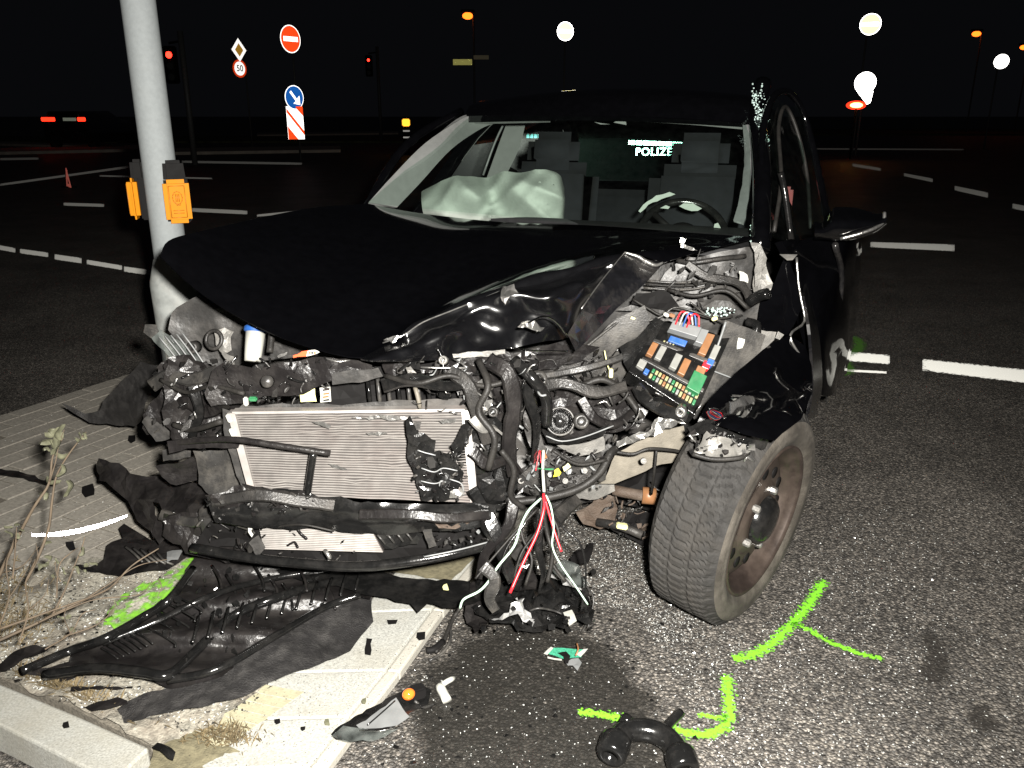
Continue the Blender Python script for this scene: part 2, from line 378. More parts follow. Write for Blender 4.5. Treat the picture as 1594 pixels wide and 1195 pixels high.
M['box_yellow'] = mat('signal_yellow_housing', (.56, .205, .002), rough=.5, spec=.1, var=.05)
M['dark_emblem'] = mat('printed_emblem', (.45, .15, .01), rough=.5)
M['black_box'] = mat('matt_black_housing', (.006, .0055, .0055), rough=.7, var=.1, spec=.15)
M['airbag'] = mat('airbag_cloth', (.31, .345, .31), rough=.9, var=.06, scale=60, bump=.25, bscale=500)
M['trim'] = mat('grey_pillar_trim', (.16, .165, .16), rough=.9, var=.08, bump=.3, bscale=600)
M['seat'] = mat('dark_seat_cloth', (.010, .011, .014), rough=.95, var=.2, bump=.3, bscale=300)
M['dash'] = mat('dashboard_plastic', (.014, .014, .015), rough=.65)
M['glass'] = glassm('windscreen_glass')
M['side_glass'] = glassm('side_window_glass', tint=(.7, .8, .76), refl=.05, dirt=.01)
M['lamp_clear'] = glassm('broken_lamp_glass', tint=(.85, .87, .87), refl=.3, dirt=.3)
M['frost'] = mat('shattered_glass_crumb', (.55, .70, .66), rough=.12, var=.2, spec=.9)
M['concrete'] = mat('pale_concrete', (.31, .31, .285), rough=.85, var=.28, scale=190, dust=.75, dustcol=(.25, .235, .19), dscale=5, bump=.35, bscale=260)
M['concrete_rim'] = mat('worn_kerb_edge', (.34, .325, .285), rough=.85, var=.10, scale=160, dust=.3, dustcol=(.30, .28, .22), bump=.35, bscale=260)
M['brick'] = mat('grey_paving_brick', (.27, .25, .215), rough=.85, var=.22, scale=70, dust=.5, dustcol=(.12, .105, .09), dscale=4, bump=.6, bscale=180)
M['joint'] = mat('paving_joint_sand', (.14, .125, .10), rough=.95, var=.4, scale=120, bump=.8)
M['sand'] = mat('gritty_sand', (.25, .235, .195), rough=.9, var=.45, scale=90, dust=.8, dustcol=(.13, .10, .075), dscale=11, bump=1.0, bscale=180)
M['slab'] = mat('ribbed_tan_slab', (.33, .31, .21), rough=.85, var=.15, scale=60, dust=.5, dustcol=(.18, .15, .1), bump=.3)
M['mud'] = mat('olive_dirt', (.13, .115, .07), rough=.95, var=.3, scale=70, bump=.6)
M['grit'] = mat('glass_grit', (.52, .53, .51), rough=.12, var=.3, spec=.9)
M['grit_dark'] = mat('dark_grit', (.03, .028, .025), rough=.5, var=.3)
M['spray'] = fade_mat('green_marking_spray', (.21, .66, .03), alpha=.86, rough=.7, edge=.60, nscale=95, namp=3.0)
M['spray_thin'] = fade_mat('thin_green_spray', (.16, .45, .06), alpha=.55, rough=.6, edge=.6, nscale=60)
M['line'] = fade_mat('road_marking_paint', (.42, .42, .38), alpha=.96, rough=.7, edge=.25, nscale=60, retro_r=.42)
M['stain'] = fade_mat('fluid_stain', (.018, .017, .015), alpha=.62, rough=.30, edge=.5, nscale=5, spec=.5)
M['stain_soft'] = fade_mat('dried_stain', (.030, .027, .024), alpha=.5, rough=.6, edge=.62, nscale=14, spec=.3, namp=2.6)
M['stem'] = mat('dry_stem', (.085, .062, .04), rough=.8, var=.3)
M['leaf'] = mat('withered_leaf', (.095, .095, .058), rough=.7, var=.4, scale=50)
M['leaf_red'] = mat('brown_leaf', (.23, .10, .03), rough=.7, var=.4, scale=50)
M['grass'] = mat('dry_grass', (.12, .09, .045), rough=.8, var=.5, scale=20)
M['verge'] = mat('night_grass_verge', (.07, .075, .04), rough=1, var=.5, scale=3, bump=.6, bscale=20)
M['far_kerb'] = mat('far_kerb_concrete', (.45, .40, .34), rough=.9, var=.2, scale=5)
M['post'] = mat('sign_post_steel', (.09, .09, .088), rough=.6, metal=.2)
M['r_white'] = retro('retro_white', (.95, .95, .95), .255)
M['r_red'] = retro('retro_red', (.90, .07, .012), .30)
M['r_blue'] = retro('retro_blue', (.015, .16, .65), .34)
M['r_yellow'] = retro('retro_yellow', (.75, .36, .03), .34)
M['r_white_s'] = retro('bright_retro_white', (1, 1, 1), .17, .98)
M['r_red_s'] = retro('bright_retro_red', (1, .86, .25), .205, .98)  # red turned yellow: the overexposed glare is put into the colour
M['r_blue_s'] = retro('bright_retro_blue', (.40, .70, 1), .195, .98)
M['r_white_d'] = retro('dim_retro_white', (.9, .9, .88), .38, .7)
M['r_red_d'] = retro('dim_retro_red', (.75, .22, .16), .42, .7)
M['r_police'] = retro('silver_retro_film', (.7, 1, 1), .16, .95)
M['black_print'] = mat('black_print', (.01, .01, .01), rough=.6)
M['sodium'] = emit('sodium_lamp', (1, .15, .012), 3.5)
M['sodium_dim'] = emit('sodium_lamp_far', (1, .13, .01), 4)
M['red_lamp'] = emit('red_signal', (1, .02, .01), 8)
M['tail'] = emit('tail_lamp', (1, .03, .01), 2.5)
M['amber'] = emit('amber_lamp', (1, .42, .03), 2)
M['police_blue'] = mat('dark_police_body', (.006, .009, .02), rough=.3, coat=.5)
M['chrome'] = mat('chrome', (.75, .75, .72), rough=.08, metal=1)
M['foil'] = mat('crumpled_foil', (.75, .75, .74), rough=.22, metal=.7, var=.2)

# ================================================================ ground, pavement, kerbs
mb = MB(); mb.add([(-200, -30, 0), (200, -30, 0), (200, 300, 0), (-200, 300, 0)], [[0, 1, 2, 3]])
road = tag(mb.build('road', M['asphalt']), kind='structure', label='dark grey asphalt road with coarse chippings')

def flat_mesh(mb, pts, h, th, mi=0):      # ground outline in pixels at height h, th thick downward
    q = [G(x, y, h) for x, y in pts]
    if (q[1] - q[0]).cross(q[2] - q[1]).z < 0: q.reverse()
    mb.hexa(q, (0, 0, -th), mi)
IS = 0.03
pv_out = [(-170, 690), (0, 655), (60, 633), (165, 600), (262, 572), (470, 700), (690, 820), (600, 880), (560, 960), (470, 1025), (330, 1140), (235, 1162), (90, 1090), (-60, 1032), (-330, 940)]
mb = MB(); flat_mesh(mb, pv_out, IS, IS + .001); tag(mb.build('pavement_bed', M['joint']), kind='structure', label='sandy joint bed under the grey paving bricks')
pvr = thing('pavement', None, None, G(200, 800)) ; del pvr['label']; del pvr['category']; pvr['kind'] = 'structure'; pvr['label'] = 'pavement of grey bricks on the traffic island'
d1 = (G(195, 760) - G(0, 850)); d1.z = 0; d1.normalize(); d2 = Vector((-d1.y, d1.x, 0))
poly = [(G(x, y).x, G(x, y).y) for x, y in pv_out]
o0 = G(0, 850); BL, BW, gap = .20, .10, .005
bricks = []
for i in range(-14, 30):
    for j in range(-12, 16):
        c = o0 + d1 * ((i + (.5 if j % 2 else 0)) * BL) + d2 * (j * BW)
        if c.y > .5 and inside((c.x, c.y), poly): bricks.append(c)
def vis(c):
    u = c.y * cp - (c.z - CAM_H) * sp
    return u > .2
def pix(p):
    x, y, z = p.x, p.y, p.z - CAM_H; d = y * cp - z * sp; u = y * sp + z * cp
    return 797 + F * x / d, 597 - F * u / d
bm_ = MB(); bm_.box((0, 0, 0), (BL - gap, BW - gap, .03), bev=.002); bpr = bm_.build('brick', M['brick'])
bdata = bpr.data; bpr_used = False
def keep_brick(c):
    x, y = pix(c)
    return -30 < x < 480 and y > 560 and y < 1215 and not (y > 905 + .0 * x and x < 330 and y > 900)
for c in [b for b in bricks if keep_brick(b)][:300]:
    o = bpr if not bpr_used else bpr.copy()
    if bpr_used: C.objects.link(o)
    bpr_used = True; o.parent = pvr
    o.location = Vector((c.x, c.y, IS - .0265 + rnd(-.0015, .0015))) - WL[pvr]
    o.rotation_euler = (rnd(-.012, .012), rnd(-.012, .012), math.atan2(d1.y, d1.x) + rnd(-.012, .012))

# pale kerb band of the island
def kerb_piece(name, pts, h, th, m, label, parent=None):
    mb = MB(); flat_mesh(mb, pts, h, th)
    o = mb.build(name, m, parent)
    if not parent: tag(o, label, kind='structure')
    bv = o.modifiers.new('bevel', 'BEVEL'); bv.width = .006; bv.segments = 2
    return o
kr = thing('kerb', None, None, G(500, 1050)); kr['kind'] = 'structure'; kr['label'] = 'flush pale concrete kerb along the island'
del kr['category']
rim = [(840, 775), (770, 850), (690, 950), (622, 1045), (565, 1118), (508, 1195), (440, 1290)]
inn = [(715, 800), (640, 860), (560, 952), (430, 1046), (340, 1120), (250, 1200), (150, 1300)]
def off(p, dx): return (p[0] - dx, p[1] - dx * .12)
for i in range(len(rim) - 1):
    a, b = rim[i], rim[i + 1]; ai, bi = inn[i], inn[i + 1]
    dxa, dxb = 12 + (a[1] - 775) * .03, 12 + (b[1] - 775) * .03
    q = [off(a, dxa + 2), off(b, dxb + 2), bi, ai]
    t = .0035   # joint
    q = [(q[0][0] + (q[1][0] - q[0][0]) * t, q[0][1] + (q[1][1] - q[0][1]) * t), (q[1][0] + (q[0][0] - q[1][0]) * t, q[1][1] + (q[0][1] - q[1][1]) * t),
         (q[2][0] + (q[3][0] - q[2][0]) * t, q[2][1] + (q[3][1] - q[2][1]) * t), (q[3][0] + (q[2][0] - q[3][0]) * t, q[3][1] + (q[2][1] - q[3][1]) * t)]
    kerb_piece('kerb_stone', q, .036, .034, M['concrete'], None, kr)
    kerb_piece('kerb_edge', [a, b, off(b, dxb), off(a, dxa)], .030, .03, M['concrete_rim'], None, kr)
# ribbed tan slab
slab = thing('ribbed_slab', 'tan ribbed concrete slab set beside the pale kerb under the fallen bumper skin', 'slab', G(340, 1110))
for k in range(7):
    u0, u1 = k / 7, (k + .9) / 7
    A, B_, C_, D_ = (275, 1142), (395, 1060), (475, 1075), (345, 1165)
    q = []
    for (s_, t_) in ((0, u0), (1, u0), (1, u1), (0, u1)):
        x = (A[0] * (1 - s_) + D_[0] * s_) * (1 - t_) + (B_[0] * (1 - s_) + C_[0] * s_) * t_
        y = (A[1] * (1 - s_) + D_[1] * s_) * (1 - t_) + (B_[1] * (1 - s_) + C_[1] * s_) * t_
        q.append((x, y))
    mb = MB(); flat_mesh(mb, q, .037, .012); mb.build('slab_rib', M['slab'], slab)
mb = MB(); flat_mesh(mb, [(270, 1144), (398, 1056), (480, 1073), (345, 1170)], .034, .02); mb.build('slab_base', M['mud'], slab)
# corner kerb stone bottom left
k1 = kerb_piece('kerb_block', [(-300, 940), (0, 1063), (118, 1112), (232, 1163), (176, 1216), (0, 1128), (-330, 985)], .085, .085, M['concrete'], 'long pale kerb stone in the bottom left corner')
k2 = kerb_piece('kerb_foot', [(-330, 980), (0, 1120), (178, 1212), (150, 1240), (0, 1150), (-350, 1005)], .02, .02, M['concrete_rim'], 'dirty lower step of the kerb stone in the bottom left corner')
# grit and sand between bricks and kerb
def ground_patch(name, outline, hfn, mats, label, amp=.01, step=14, kind='structure', cat=None, fr=25):
    mb = MB(); mb.panel([(x, y, 2) for x, y in outline], th=.004, step=step, amp=amp, freq=fr, plane=hfn, smooth=False, seed=3)
    return tag(mb.build(name, mats), label, cat, kind=kind)
ground_patch('sand_bed', [(-250, 880), (-20, 890), (60, 880), (140, 868), (230, 870), (300, 868), (330, 960), (470, 1025), (335, 1130), (240, 1160), (120, 1100), (0, 1050), (-60, 1032), (-300, 935)], lambda x, y: .047, M['sand'], 'gritty light sand strewn with crumbs between pavement and kerb', amp=.012)
mb = MB(); mb.panel([(240, 1165, 2), (300, 1128, 2), (370, 1165, 2), (330, 1240, 2), (230, 1215, 2)], th=.003, amp=.006, plane=lambda x, y: .042); tag(mb.build('mud_patch', M['mud']), 'brown mud patch at the end of the kerb stone', kind='structure')
# flat bright paving slab near the sand (partly bare)
mb = MB(); mb.panel([(640, 845, 2), (745, 862, 2), (700, 905, 2), (560, 880, 2)], th=.003, amp=.002, plane=lambda x, y: .045); tag(mb.build('mud_under_car', M['mud']), 'olive dirt on the kerb under the car front', kind='structure')

# ---- flat strokes with a soft border
def stroke(mb, pts, wd, h, jit=.0, n=5):      # pts on the ground (Vectors), half width wd
    pts = cr([Vector((p.x, p.y, h)) for p in pts], n) if len(pts) > 2 else cr(pts, 8)
    m = len(pts); cross = [-1, -.5, 0, .5, 1]
    n0 = len(mb.v); vs = []
    for i, p in enumerate(pts):
        t = pts[min(i + 1, m - 1)] - pts[max(i - 1, 0)]; t.z = 0; t.normalize(); s = Vector((-t.y, t.x, 0))
        ww = wd(i / (m - 1)) if callable(wd) else wd
        for k in cross:
            mb.uv[len(mb.v) + len(vs)] = (0, (1 - abs(k)) * (0.2 if i in (0, m - 1) else 1) * 1.0)
            q = p + s * (k * ww); q.z = h; vs.append(q)
    mb.add(vs, [[i * 5 + k, i * 5 + k + 1, (i + 1) * 5 + k + 1, (i + 1) * 5 + k] for i in range(m - 1) for k in range(4)])
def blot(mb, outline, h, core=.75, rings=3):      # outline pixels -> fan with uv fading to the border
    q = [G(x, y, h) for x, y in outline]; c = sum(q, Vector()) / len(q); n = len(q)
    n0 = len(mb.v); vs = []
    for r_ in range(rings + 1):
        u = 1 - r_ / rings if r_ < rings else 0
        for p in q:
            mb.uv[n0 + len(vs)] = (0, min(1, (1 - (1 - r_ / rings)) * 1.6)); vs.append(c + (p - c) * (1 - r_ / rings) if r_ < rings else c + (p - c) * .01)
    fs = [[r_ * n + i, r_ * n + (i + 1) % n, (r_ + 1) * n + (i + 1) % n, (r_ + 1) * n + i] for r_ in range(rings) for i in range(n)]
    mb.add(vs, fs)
def quad_line(name, a, b, wpx0, wpx1, label, h=.004, m='line', kind='structure'):
    """a, b = pixel ends of the centre line; width in pixels along y"""
    mb = MB(); n = 10; vs = []; 
    for i in range(n + 1):
        t = i / n; x = a[0] + (b[0] - a[0]) * t; y = a[1] + (b[1] - a[1]) * t; ww = (wpx0 + (wpx1 - wpx0) * t) * .62
        for k in (-1, -.6, 0, .6, 1):
            mb.uv[len(vs)] = (0, {1: 0, .6: .9, 0: 1}[abs(k)] * (.3 if i in (0, n) else 1)); vs.append(G(x, y + k * ww, h))
    mb.add(vs, [[i * 5 + k, i * 5 + k + 1, (i + 1) * 5 + k + 1, (i + 1) * 5 + k] for i in range(n) for k in range(4)])
    return tag(mb.build(name, M[m]), label, kind=kind)
LM = [((-30, 379), (24, 389), 6, 6), ((31, 390), (75, 396), 6, 6), ((85, 399), (127, 405), 7, 7), ((135, 407), (190, 416), 6, 6), ((193, 418), (250, 426), 7, 7),
      ((299, 326), (385, 330), 5, 5), ((99, 317), (162, 319), 4, 4), ((0, 287), (215, 257), 3, 3), ((283, 251), (470, 254), 3, 3), ((155, 273), (330, 277), 2, 2), ((0, 247), (60, 246), 3, 3),
      ((400, 335), (500, 325), 3, 3), ((1258, 549), (1385, 559), 12, 12), ((1436, 567), (1640, 590), 15, 18), ((1300, 575), (1380, 579), 3, 3),
      ((1355, 380), (1486, 385), 7, 9), ((1327, 256), (1371, 263), 4, 4), ((1407, 271), (1452, 280), 4, 5), ((1486, 292), (1538, 303), 6, 7), ((1576, 320), (1640, 332), 7, 7), ((1270, 231), (1500, 232), 2, 2)]
for a, b, w0, w1 in LM: quad_line('lane_marking', a, b, w0, w1, 'white painted lane marking on the asphalt')

# green spray marks
def spray(lab, strokes, m='spray'):
    mb = MB()
    for pts, wd in strokes: stroke(mb, [G(x, y) for x, y in pts], wd * 1.3, .0065)
    return tag(mb.build('spray_mark', M[m]), lab, 'spray mark')
spray('bright green sprayed forked line beside the front tyre', [([(1138, 1028), (1165, 1023), (1200, 1005), (1236, 970), (1260, 940), (1284, 903)], .020), ([(1232, 971), (1262, 984), (1290, 1001), (1340, 1020), (1376, 1028)], .013)])
spray('bright green sprayed bent arrow beside the black pipe fitting', [([(1131, 1050), (1134, 1090), (1134, 1122), (1118, 1140), (1085, 1146), (1045, 1137)], .019), ([(1085, 1114), (1112, 1119), (1134, 1122)], .012)])
spray('short bright green spray dash left of the black pipe fitting', [([(898, 1110), (930, 1114), (972, 1121)], .017)])
spray('dim green spray mark curling over the white road line behind the car', [([(1316, 522), (1335, 530), (1335, 545), (1312, 556), (1320, 575), (1308, 583), (1270, 583)], .05)], 'spray_thin')
mb = MB(); mb.panel([(160, 975, 2), (182, 932, 2), (215, 912, 2), (245, 898, 2), (300, 866, 2), (309, 868, 2), (305, 890, 2), (268, 932, 2), (200, 980, 2)], th=.001, amp=.004, step=10, jag=4, plane=lambda x, y: .064)
for i in range(len(mb.v)): mb.uv[i] = (0, .62 + .35 * noise.noise(mb.v[i] * 9))
tag(mb.build('spray_mark', fade_mat('green_spray_on_sand', (.24, .58, .05), alpha=.85, rough=.85, edge=.58, nscale=28)), 'bright green sprayed patch on the sand beside the ribbed grille', 'spray mark')
# soft-edged blotches that darken the asphalt
def blotch(lab, outl, m='stain'):
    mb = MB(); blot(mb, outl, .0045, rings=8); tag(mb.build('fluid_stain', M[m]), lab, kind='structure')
blotch('dark wet stain on the asphalt below the smashed front', [(640, 960), (720, 935), (860, 930), (985, 950), (1030, 1010), (1062, 1085), (1050, 1120), (1120, 1200), (1150, 1340), (820, 1420), (480, 1330), (520, 1190), (600, 1060)])
blotch('narrow dark stain on the asphalt at the right', [(1428, 965), (1448, 950), (1470, 985), (1492, 1015), (1475, 1050), (1500, 1085), (1478, 1110), (1440, 1085), (1415, 1050), (1436, 1010)], 'stain_soft')
blotch('small dark stain near the right edge', [(1500, 1090), (1540, 1085), (1570, 1130), (1530, 1150), (1495, 1125)], 'stain_soft')

# glass grit strewn over asphalt and sand
def gritmesh(name, n, region, h, m, label, smin, smax, dens=None):
    mb = MB(); k = 0; t = 0
    xs = [p[0] for p in region]; ys = [p[1] for p in region]
    while k < n and t < n * 30:
        t += 1
        x, y = rnd(min(xs), max(xs)), rnd(min(ys), max(ys))
        if not inside((x, y), region): continue
        if dens and random.random() > dens(x, y): continue
        hh = h(x, y) if callable(h) else h
        c = G(x, y, hh); s = rnd(smin, smax)
        q = [Vector((rnd(-1, 1), rnd(-1, 1), rnd(0, .3))) * s for _ in range(3)] + [Vector((rnd(-.4, .4), rnd(-.4, .4), rnd(.5, 1.0))) * s]
        mb.add([c + v for v in q], [[0, 1, 3], [1, 2, 3], [2, 0, 3]]); k += 1
    return tag(mb.build(name, m), label, kind='stuff')
road_reg = [(700, 800), (1040, 780), (1060, 950), (1180, 985), (1300, 800), (1600, 760), (1600, 1200), (500, 1200), (690, 950)]
def dn(x, y):
    if inside((x, y), [(640, 960), (720, 935), (860, 930), (985, 950), (1030, 1010), (1062, 1085), (1120, 1200), (500, 1200)]): return .10 if y < 1000 else .05
    if 790 < x < 1080 and 790 < y < 1000: return 1
    dd = math.hypot((x - 960) / 260, (y - 920) / 160)
    v = math.exp(-dd * 1.1)
    if x > 1040 and y > 900: v = max(v, .30 * math.exp(-(x - 1040) / 260))
    return max(.03, v)
gritmesh('glass_grit', 9500, road_reg, .004, M['grit'], 'tiny glass crumbs glittering on the asphalt around the wheel', .0012, .0036, dn)
gritmesh('glass_grit', 1800, [(0, 880), (300, 870), (470, 1020), (330, 1130), (120, 1100), (0, 1050)], .052, M['grit'], 'tiny glass crumbs in the sand beside the kerb', .002, .005)
gritmesh('dark_grit', 1500, [(0, 880), (300, 870), (560, 960), (330, 1150), (120, 1100), (0, 1050)], .052, M['grit_dark'], 'dark soil crumbs in the sand beside the kerb', .002, .007)
gritmesh('kerb_specks', 900, [(690, 950), (560, 960), (340, 1130), (250, 1200), (500, 1200)], .038, M['grit_dark'], 'dark specks scattered on the pale kerb', .0008, .0026)
gritmesh('glass_grit', 500, [(0, 660), (260, 590), (300, 800), (0, 880)], .034, M['grit'], 'few glass crumbs on the brick pavement', .001, .003)

# ================================================================ far background
mb = MB(); mb.box((-25, 46, .02), (60, 9, .14)); tag(mb.build('grass_verge', M['verge']), 'dark grass verge behind the crossing at the left', kind='structure')
mb = MB(); mb.box((28, 64, .02), (60, 18, .14)); tag(mb.build('grass_verge', M['verge']), 'dark grass verge beyond the road at the right', kind='structure')
def far_strip(a, b, wpx, lab, h=.1):
    quad = [(a[0], a[1] - wpx), (b[0], b[1] - wpx), (b[0], b[1]), (a[0], a[1])]
    mb = MB(); mb.hexa([G(x, y, h) for x, y in reversed(quad)], (0, 0, -h)); tag(mb.build('far_kerb', M['far_kerb']), lab, kind='structure')
far_strip((-20, 236), (215, 231), 6, 'pale far kerb left of the grey pole')
far_strip((262, 236), (530, 232), 6, 'pale far kerb under the striped panel sign')
far_strip((400, 209), (620, 206), 3, 'thin far kerb towards the lit bollard')
far_strip((-20, 222), (190, 228), 3, 'thin far kerb behind the red tail lights')

def disc_sign(parent, c, ax, r, ground, core=None, kind=None):
    """round sheet-metal sign: backing, white border, coloured face, then its mark"""
    ax = Vector(ax).normalized()
    mb = MB(); mb.disc(c, ax, r, 36, th=.02); mb.build('sign_plate', M['post'], parent)
    mb = MB(); mb.disc(c + ax * .004, ax, r * .985, 36, th=.003); f = mb.build('sign_face', ground, parent)
    if core:
        mb = MB(); mb.disc(c + ax * .008, ax, r * .92, 36, th=.003); mb.build('sign_field', core, parent)
    return ax
def bar(parent, c, ax, x0, x1, z0, z1, m, d=.012, name='sign_bar', rot=0):
    ax = Vector(ax).normalized(); s = Vector((0, 0, 1)).cross(ax).normalized(); u = Vector((0, 0, 1))
    if rot: s, u = s * math.cos(rot) + u * math.sin(rot), u * math.cos(rot) - s * math.sin(rot)
    q = [c + s * a + u * b + ax * d for a, b in ((x0, z0), (x1, z0), (x1, z1), (x0, z1))]
    mb = MB(); mb.hexa(q, -ax * .003); return mb.build(name, m, parent)
def tri(parent, c, ax, pts, m, d=.012, name='arrow'):
    ax = Vector(ax).normalized(); s = Vector((0, 0, 1)).cross(ax).normalized(); u = Vector((0, 0, 1))
    mb = MB(); mb.hexa([c + s * a + u * b + ax * d for a, b in pts], -ax * .003); return mb.build(name, m, parent)
def post(parent, x, y, ztop, r=.038, z0=0, m='post'):
    mb = MB(); mb.tube([(x, y, z0), (x, y, ztop)], r, 10, sub=1); return mb.build('post', M[m], parent)
def text_mesh(txt, size, c, ax, m, parent, name='lettering', d=.016, spacing=1.0):
    cu = bpy.data.curves.new('txt', 'FONT'); cu.body = txt; cu.size = size; cu.align_x = 'CENTER'; cu.align_y = 'CENTER'; cu.extrude = .001; cu.space_character = spacing; cu.offset = size * .012
    o = bpy.data.objects.new('txt', cu); C.objects.link(o); bpy.context.view_layer.update()
    me = bpy.data.meshes.new_from_object(o.evaluated_get(bpy.context.evaluated_depsgraph_get())); bpy.data.objects.remove(o)
    ax = Vector(ax).normalized(); s = Vector((0, 0, 1)).cross(ax).normalized(); u = ax.cross(s)
    mt = Matrix((s, u, ax)).transposed()
    mb = MB(); mb.add([Vector(c) + ax * d + mt @ v.co for v in me.vertices], [list(p.vertices) for p in me.polygons])
    return mb.build(name, m, parent)
def facing(p, turn=0):
    a = math.atan2(-p.y, -p.x) + R(turn); return Vector((math.cos(a), math.sin(a), 0))

# no entry + keep right + striped panel
Y0 = 26.0
p1, p2, p3 = P(452, 60, Y0), P(458, 151, Y0), P(460, 190, Y0); ps = Vector((p3.x, Y0 + .06, 0))
t = thing('traffic_sign', 'left post with no entry sign, blue arrow sign and red white striped panel', 'road sign', ps)
post(t, ps.x, ps.y + .25, p1.z + .3, .025)
ax = facing(p1, 42)
disc_sign(t, p1, ax, .385, M['r_white'], M['r_red']); bar(t, p1, ax, -.27, .27, -.065, .065, M['r_white'], .016)
ax = facing(p2, 38); disc_sign(t, p2, ax, .345, M['r_white'], M['r_blue'])
bar(t, p2, ax, -.22, .10, -.035, .035, M['r_white'], .016, 'arrow_shaft', -R(50)); tri(t, p2, ax, [(.19, -.21), (.18, .05), (.09, -.03), (.02, -.12), (-.06, -.17)], M['r_white'], .016, 'arrow_head')
ax = facing(p3, 20); s_ = Vector((0, 0, 1)).cross(ax)
mb = MB(); q = [p3 + s_ * a + Vector((0, 0, b)) for a, b in ((-.25, -.48), (.25, -.48), (.25, .46), (-.25, .46))]; mb.hexa(q, -ax * .02); pn = mb.build('striped_panel', M['r_white'], t)
def clipband(z0, wd):
    pts = []
    for a in (-.25, .25): pts.append((a, z0 - a * 1.3))
    return [(-.25, pts[0][1]), (.25, pts[1][1]), (.25, pts[1][1] + wd), (-.25, pts[0][1] + wd)]
for z0 in (-.04,): tri(t, p3, ax, clipband(z0, .12), M['r_red'], .01, 'red_stripe')
tri(t, p3, ax, [(-.25, -.48), (.05, -.48), (-.25, -.10)], M['r_red'], .01, 'red_stripe')
tri(t, p3, ax, [(.25, .46), (0, .46), (.25, .18)], M['r_red'], .01, 'red_stripe')
# priority diamond + 50 limit
Y0 = 34; p1, p2 = P(372, 77, Y0), P(373, 106, Y0); ps = Vector((P(376, 100, Y0).x, Y0 + .07, 0))
t = thing('traffic_sign', 'far post with yellow and white diamond sign above a round 50 sign', 'road sign', ps); post(t, ps.x, ps.y + .35, p1.z + .3, .028)
ax = facing(p1, 45); mw, my, mr_ = M['r_white'], retro('dim_retro_yellow', (.8, .42, .05), .34, .8), M['r_red_d']
tri(t, p1, ax, [(0, -.42), (.38, 0), (0, .42), (-.38, 0)], M['r_white'], 0, 'diamond'); tri(t, p1, ax, [(0, -.24), (.21, 0), (0, .24), (-.21, 0)], my, .01, 'yellow_field')
ax = facing(p2, 40); disc_sign(t, p2, ax, .33, M['r_red']); mb = MB(); mb.disc(p2 + ax * .01, ax, .25, 30, th=.003); mb.build('sign_field', mw, t)
text_mesh('50', .32, p2, ax, M['black_print'], t)
# three glaring round signs
for (x, y, r, Y0, ft, lab, turn) in ((880, 48, .33, 33, 'c', 'glaring round no entry sign above the car roof', 12), (1355, 37, .34, 30, 'r', 'glaring round no entry sign high at the right', -14), (1559, 95, .27, 34, 'f', 'glaring round no entry sign at the far right edge', -22)):
    p = P(x, y, Y0); t = thing('traffic_sign', lab, 'road sign', (p.x, Y0 + .07, 0)); post(t, p.x, Y0 + .2, p.z + .3, .03)
    ax = facing(p, turn + 10); disc_sign(t, p, ax, r, M['r_white_s'], M['r_red_s'] if ft != 'f' else M['r_white_s'])
    bar(t, p, ax, -.26, .26, -.06, .06, M['r_white_s'], .016)
p = P(1347, 128, 29); t = thing('traffic_sign', 'glaring blue and white arrow sign with small striped panel at the right', 'road sign', (p.x, 29.07, 0)); post(t, p.x, 29.07, p.z + .3)
ax = facing(p, -6); disc_sign(t, p, ax, .34, M['r_white_s'], M['r_blue_s']); bar(t, p, ax, -.2, .1, -.04, .04, M['r_white_s'], .016, 'arrow_shaft', R(-130)); tri(t, p, ax, [(-.19, -.21), (-.16, .05), (.06, -.17)], M['r_white_s'], .016, 'arrow_head')
p3 = P(1346, 151, 29); tri(t, p3, ax, [(-.27, .20), (.24, .20), (.20, -.16), (.10, -.22), (-.05, -.05)], M['r_white_s'], .02, 'striped_panel')
# street lamps
def lamp(x, y, Y0, r, m, lab, armdx, ftop, extra=None):
    p = P(x, y, Y0); pp = P(x + armdx, y + 8, Y0)
    t = thing('street_lamp', lab, 'street lamp', (pp.x, Y0, 0), 'sodium street lamps in the distance')
    mb = MB(); mb.tube([(pp.x, Y0, 0), (pp.x, Y0, pp.z * .5), (pp.x, Y0, pp.z), (p.x + (pp.x - p.x) * .5, Y0, p.z + .15), (p.x, Y0, p.z + .12)], .05, 8, sub=3); mb.build('pole', M['post'], t)
    mb = MB(); mb.box((p.x, Y0, p.z + r * .8), (r * 2.6, .3, r * .5), bev=.03); mb.build('lamp_head', M['black_box'], t)
    mb = MB()
    for k in range(6):
        pass
    prof = [(r * math.sin(math.pi * k / 8), -r * .62 * math.cos(math.pi * k / 8)) for k in range(9)]
    mb.lathe(prof, (p.x, Y0, p.z), (0, 0, 1), 16); mb.build('bulb', m, t)
    return t
lt = lamp(728, 24, 46, .27, M['sodium'], 'brightest orange street lamp, left of the centre', 9, 0)
lamp(1520, 52, 60, .28, M['sodium_dim'], 'smaller orange street lamp at the upper right', 7, 0)
lamp(1594, 73, 60, .25, M['sodium_dim'], 'orange street lamp cut by the right picture edge', 7, 0)
q1, q2 = P(720, 96, 45.9), P(749, 88.5, 45.9)
mb = MB(); mb.box(q1, (.98, .04, .28), bev=.01); mb.build('street_name_plate', retro('pale_yellow_retro', (.75, .72, .22), .34), lt)
mb = MB(); mb.box(q2, (.78, .04, .2), bev=.01); mb.build('street_name_plate', retro('dim_name_plate', (.5, .45, .3), .5, .6), lt)
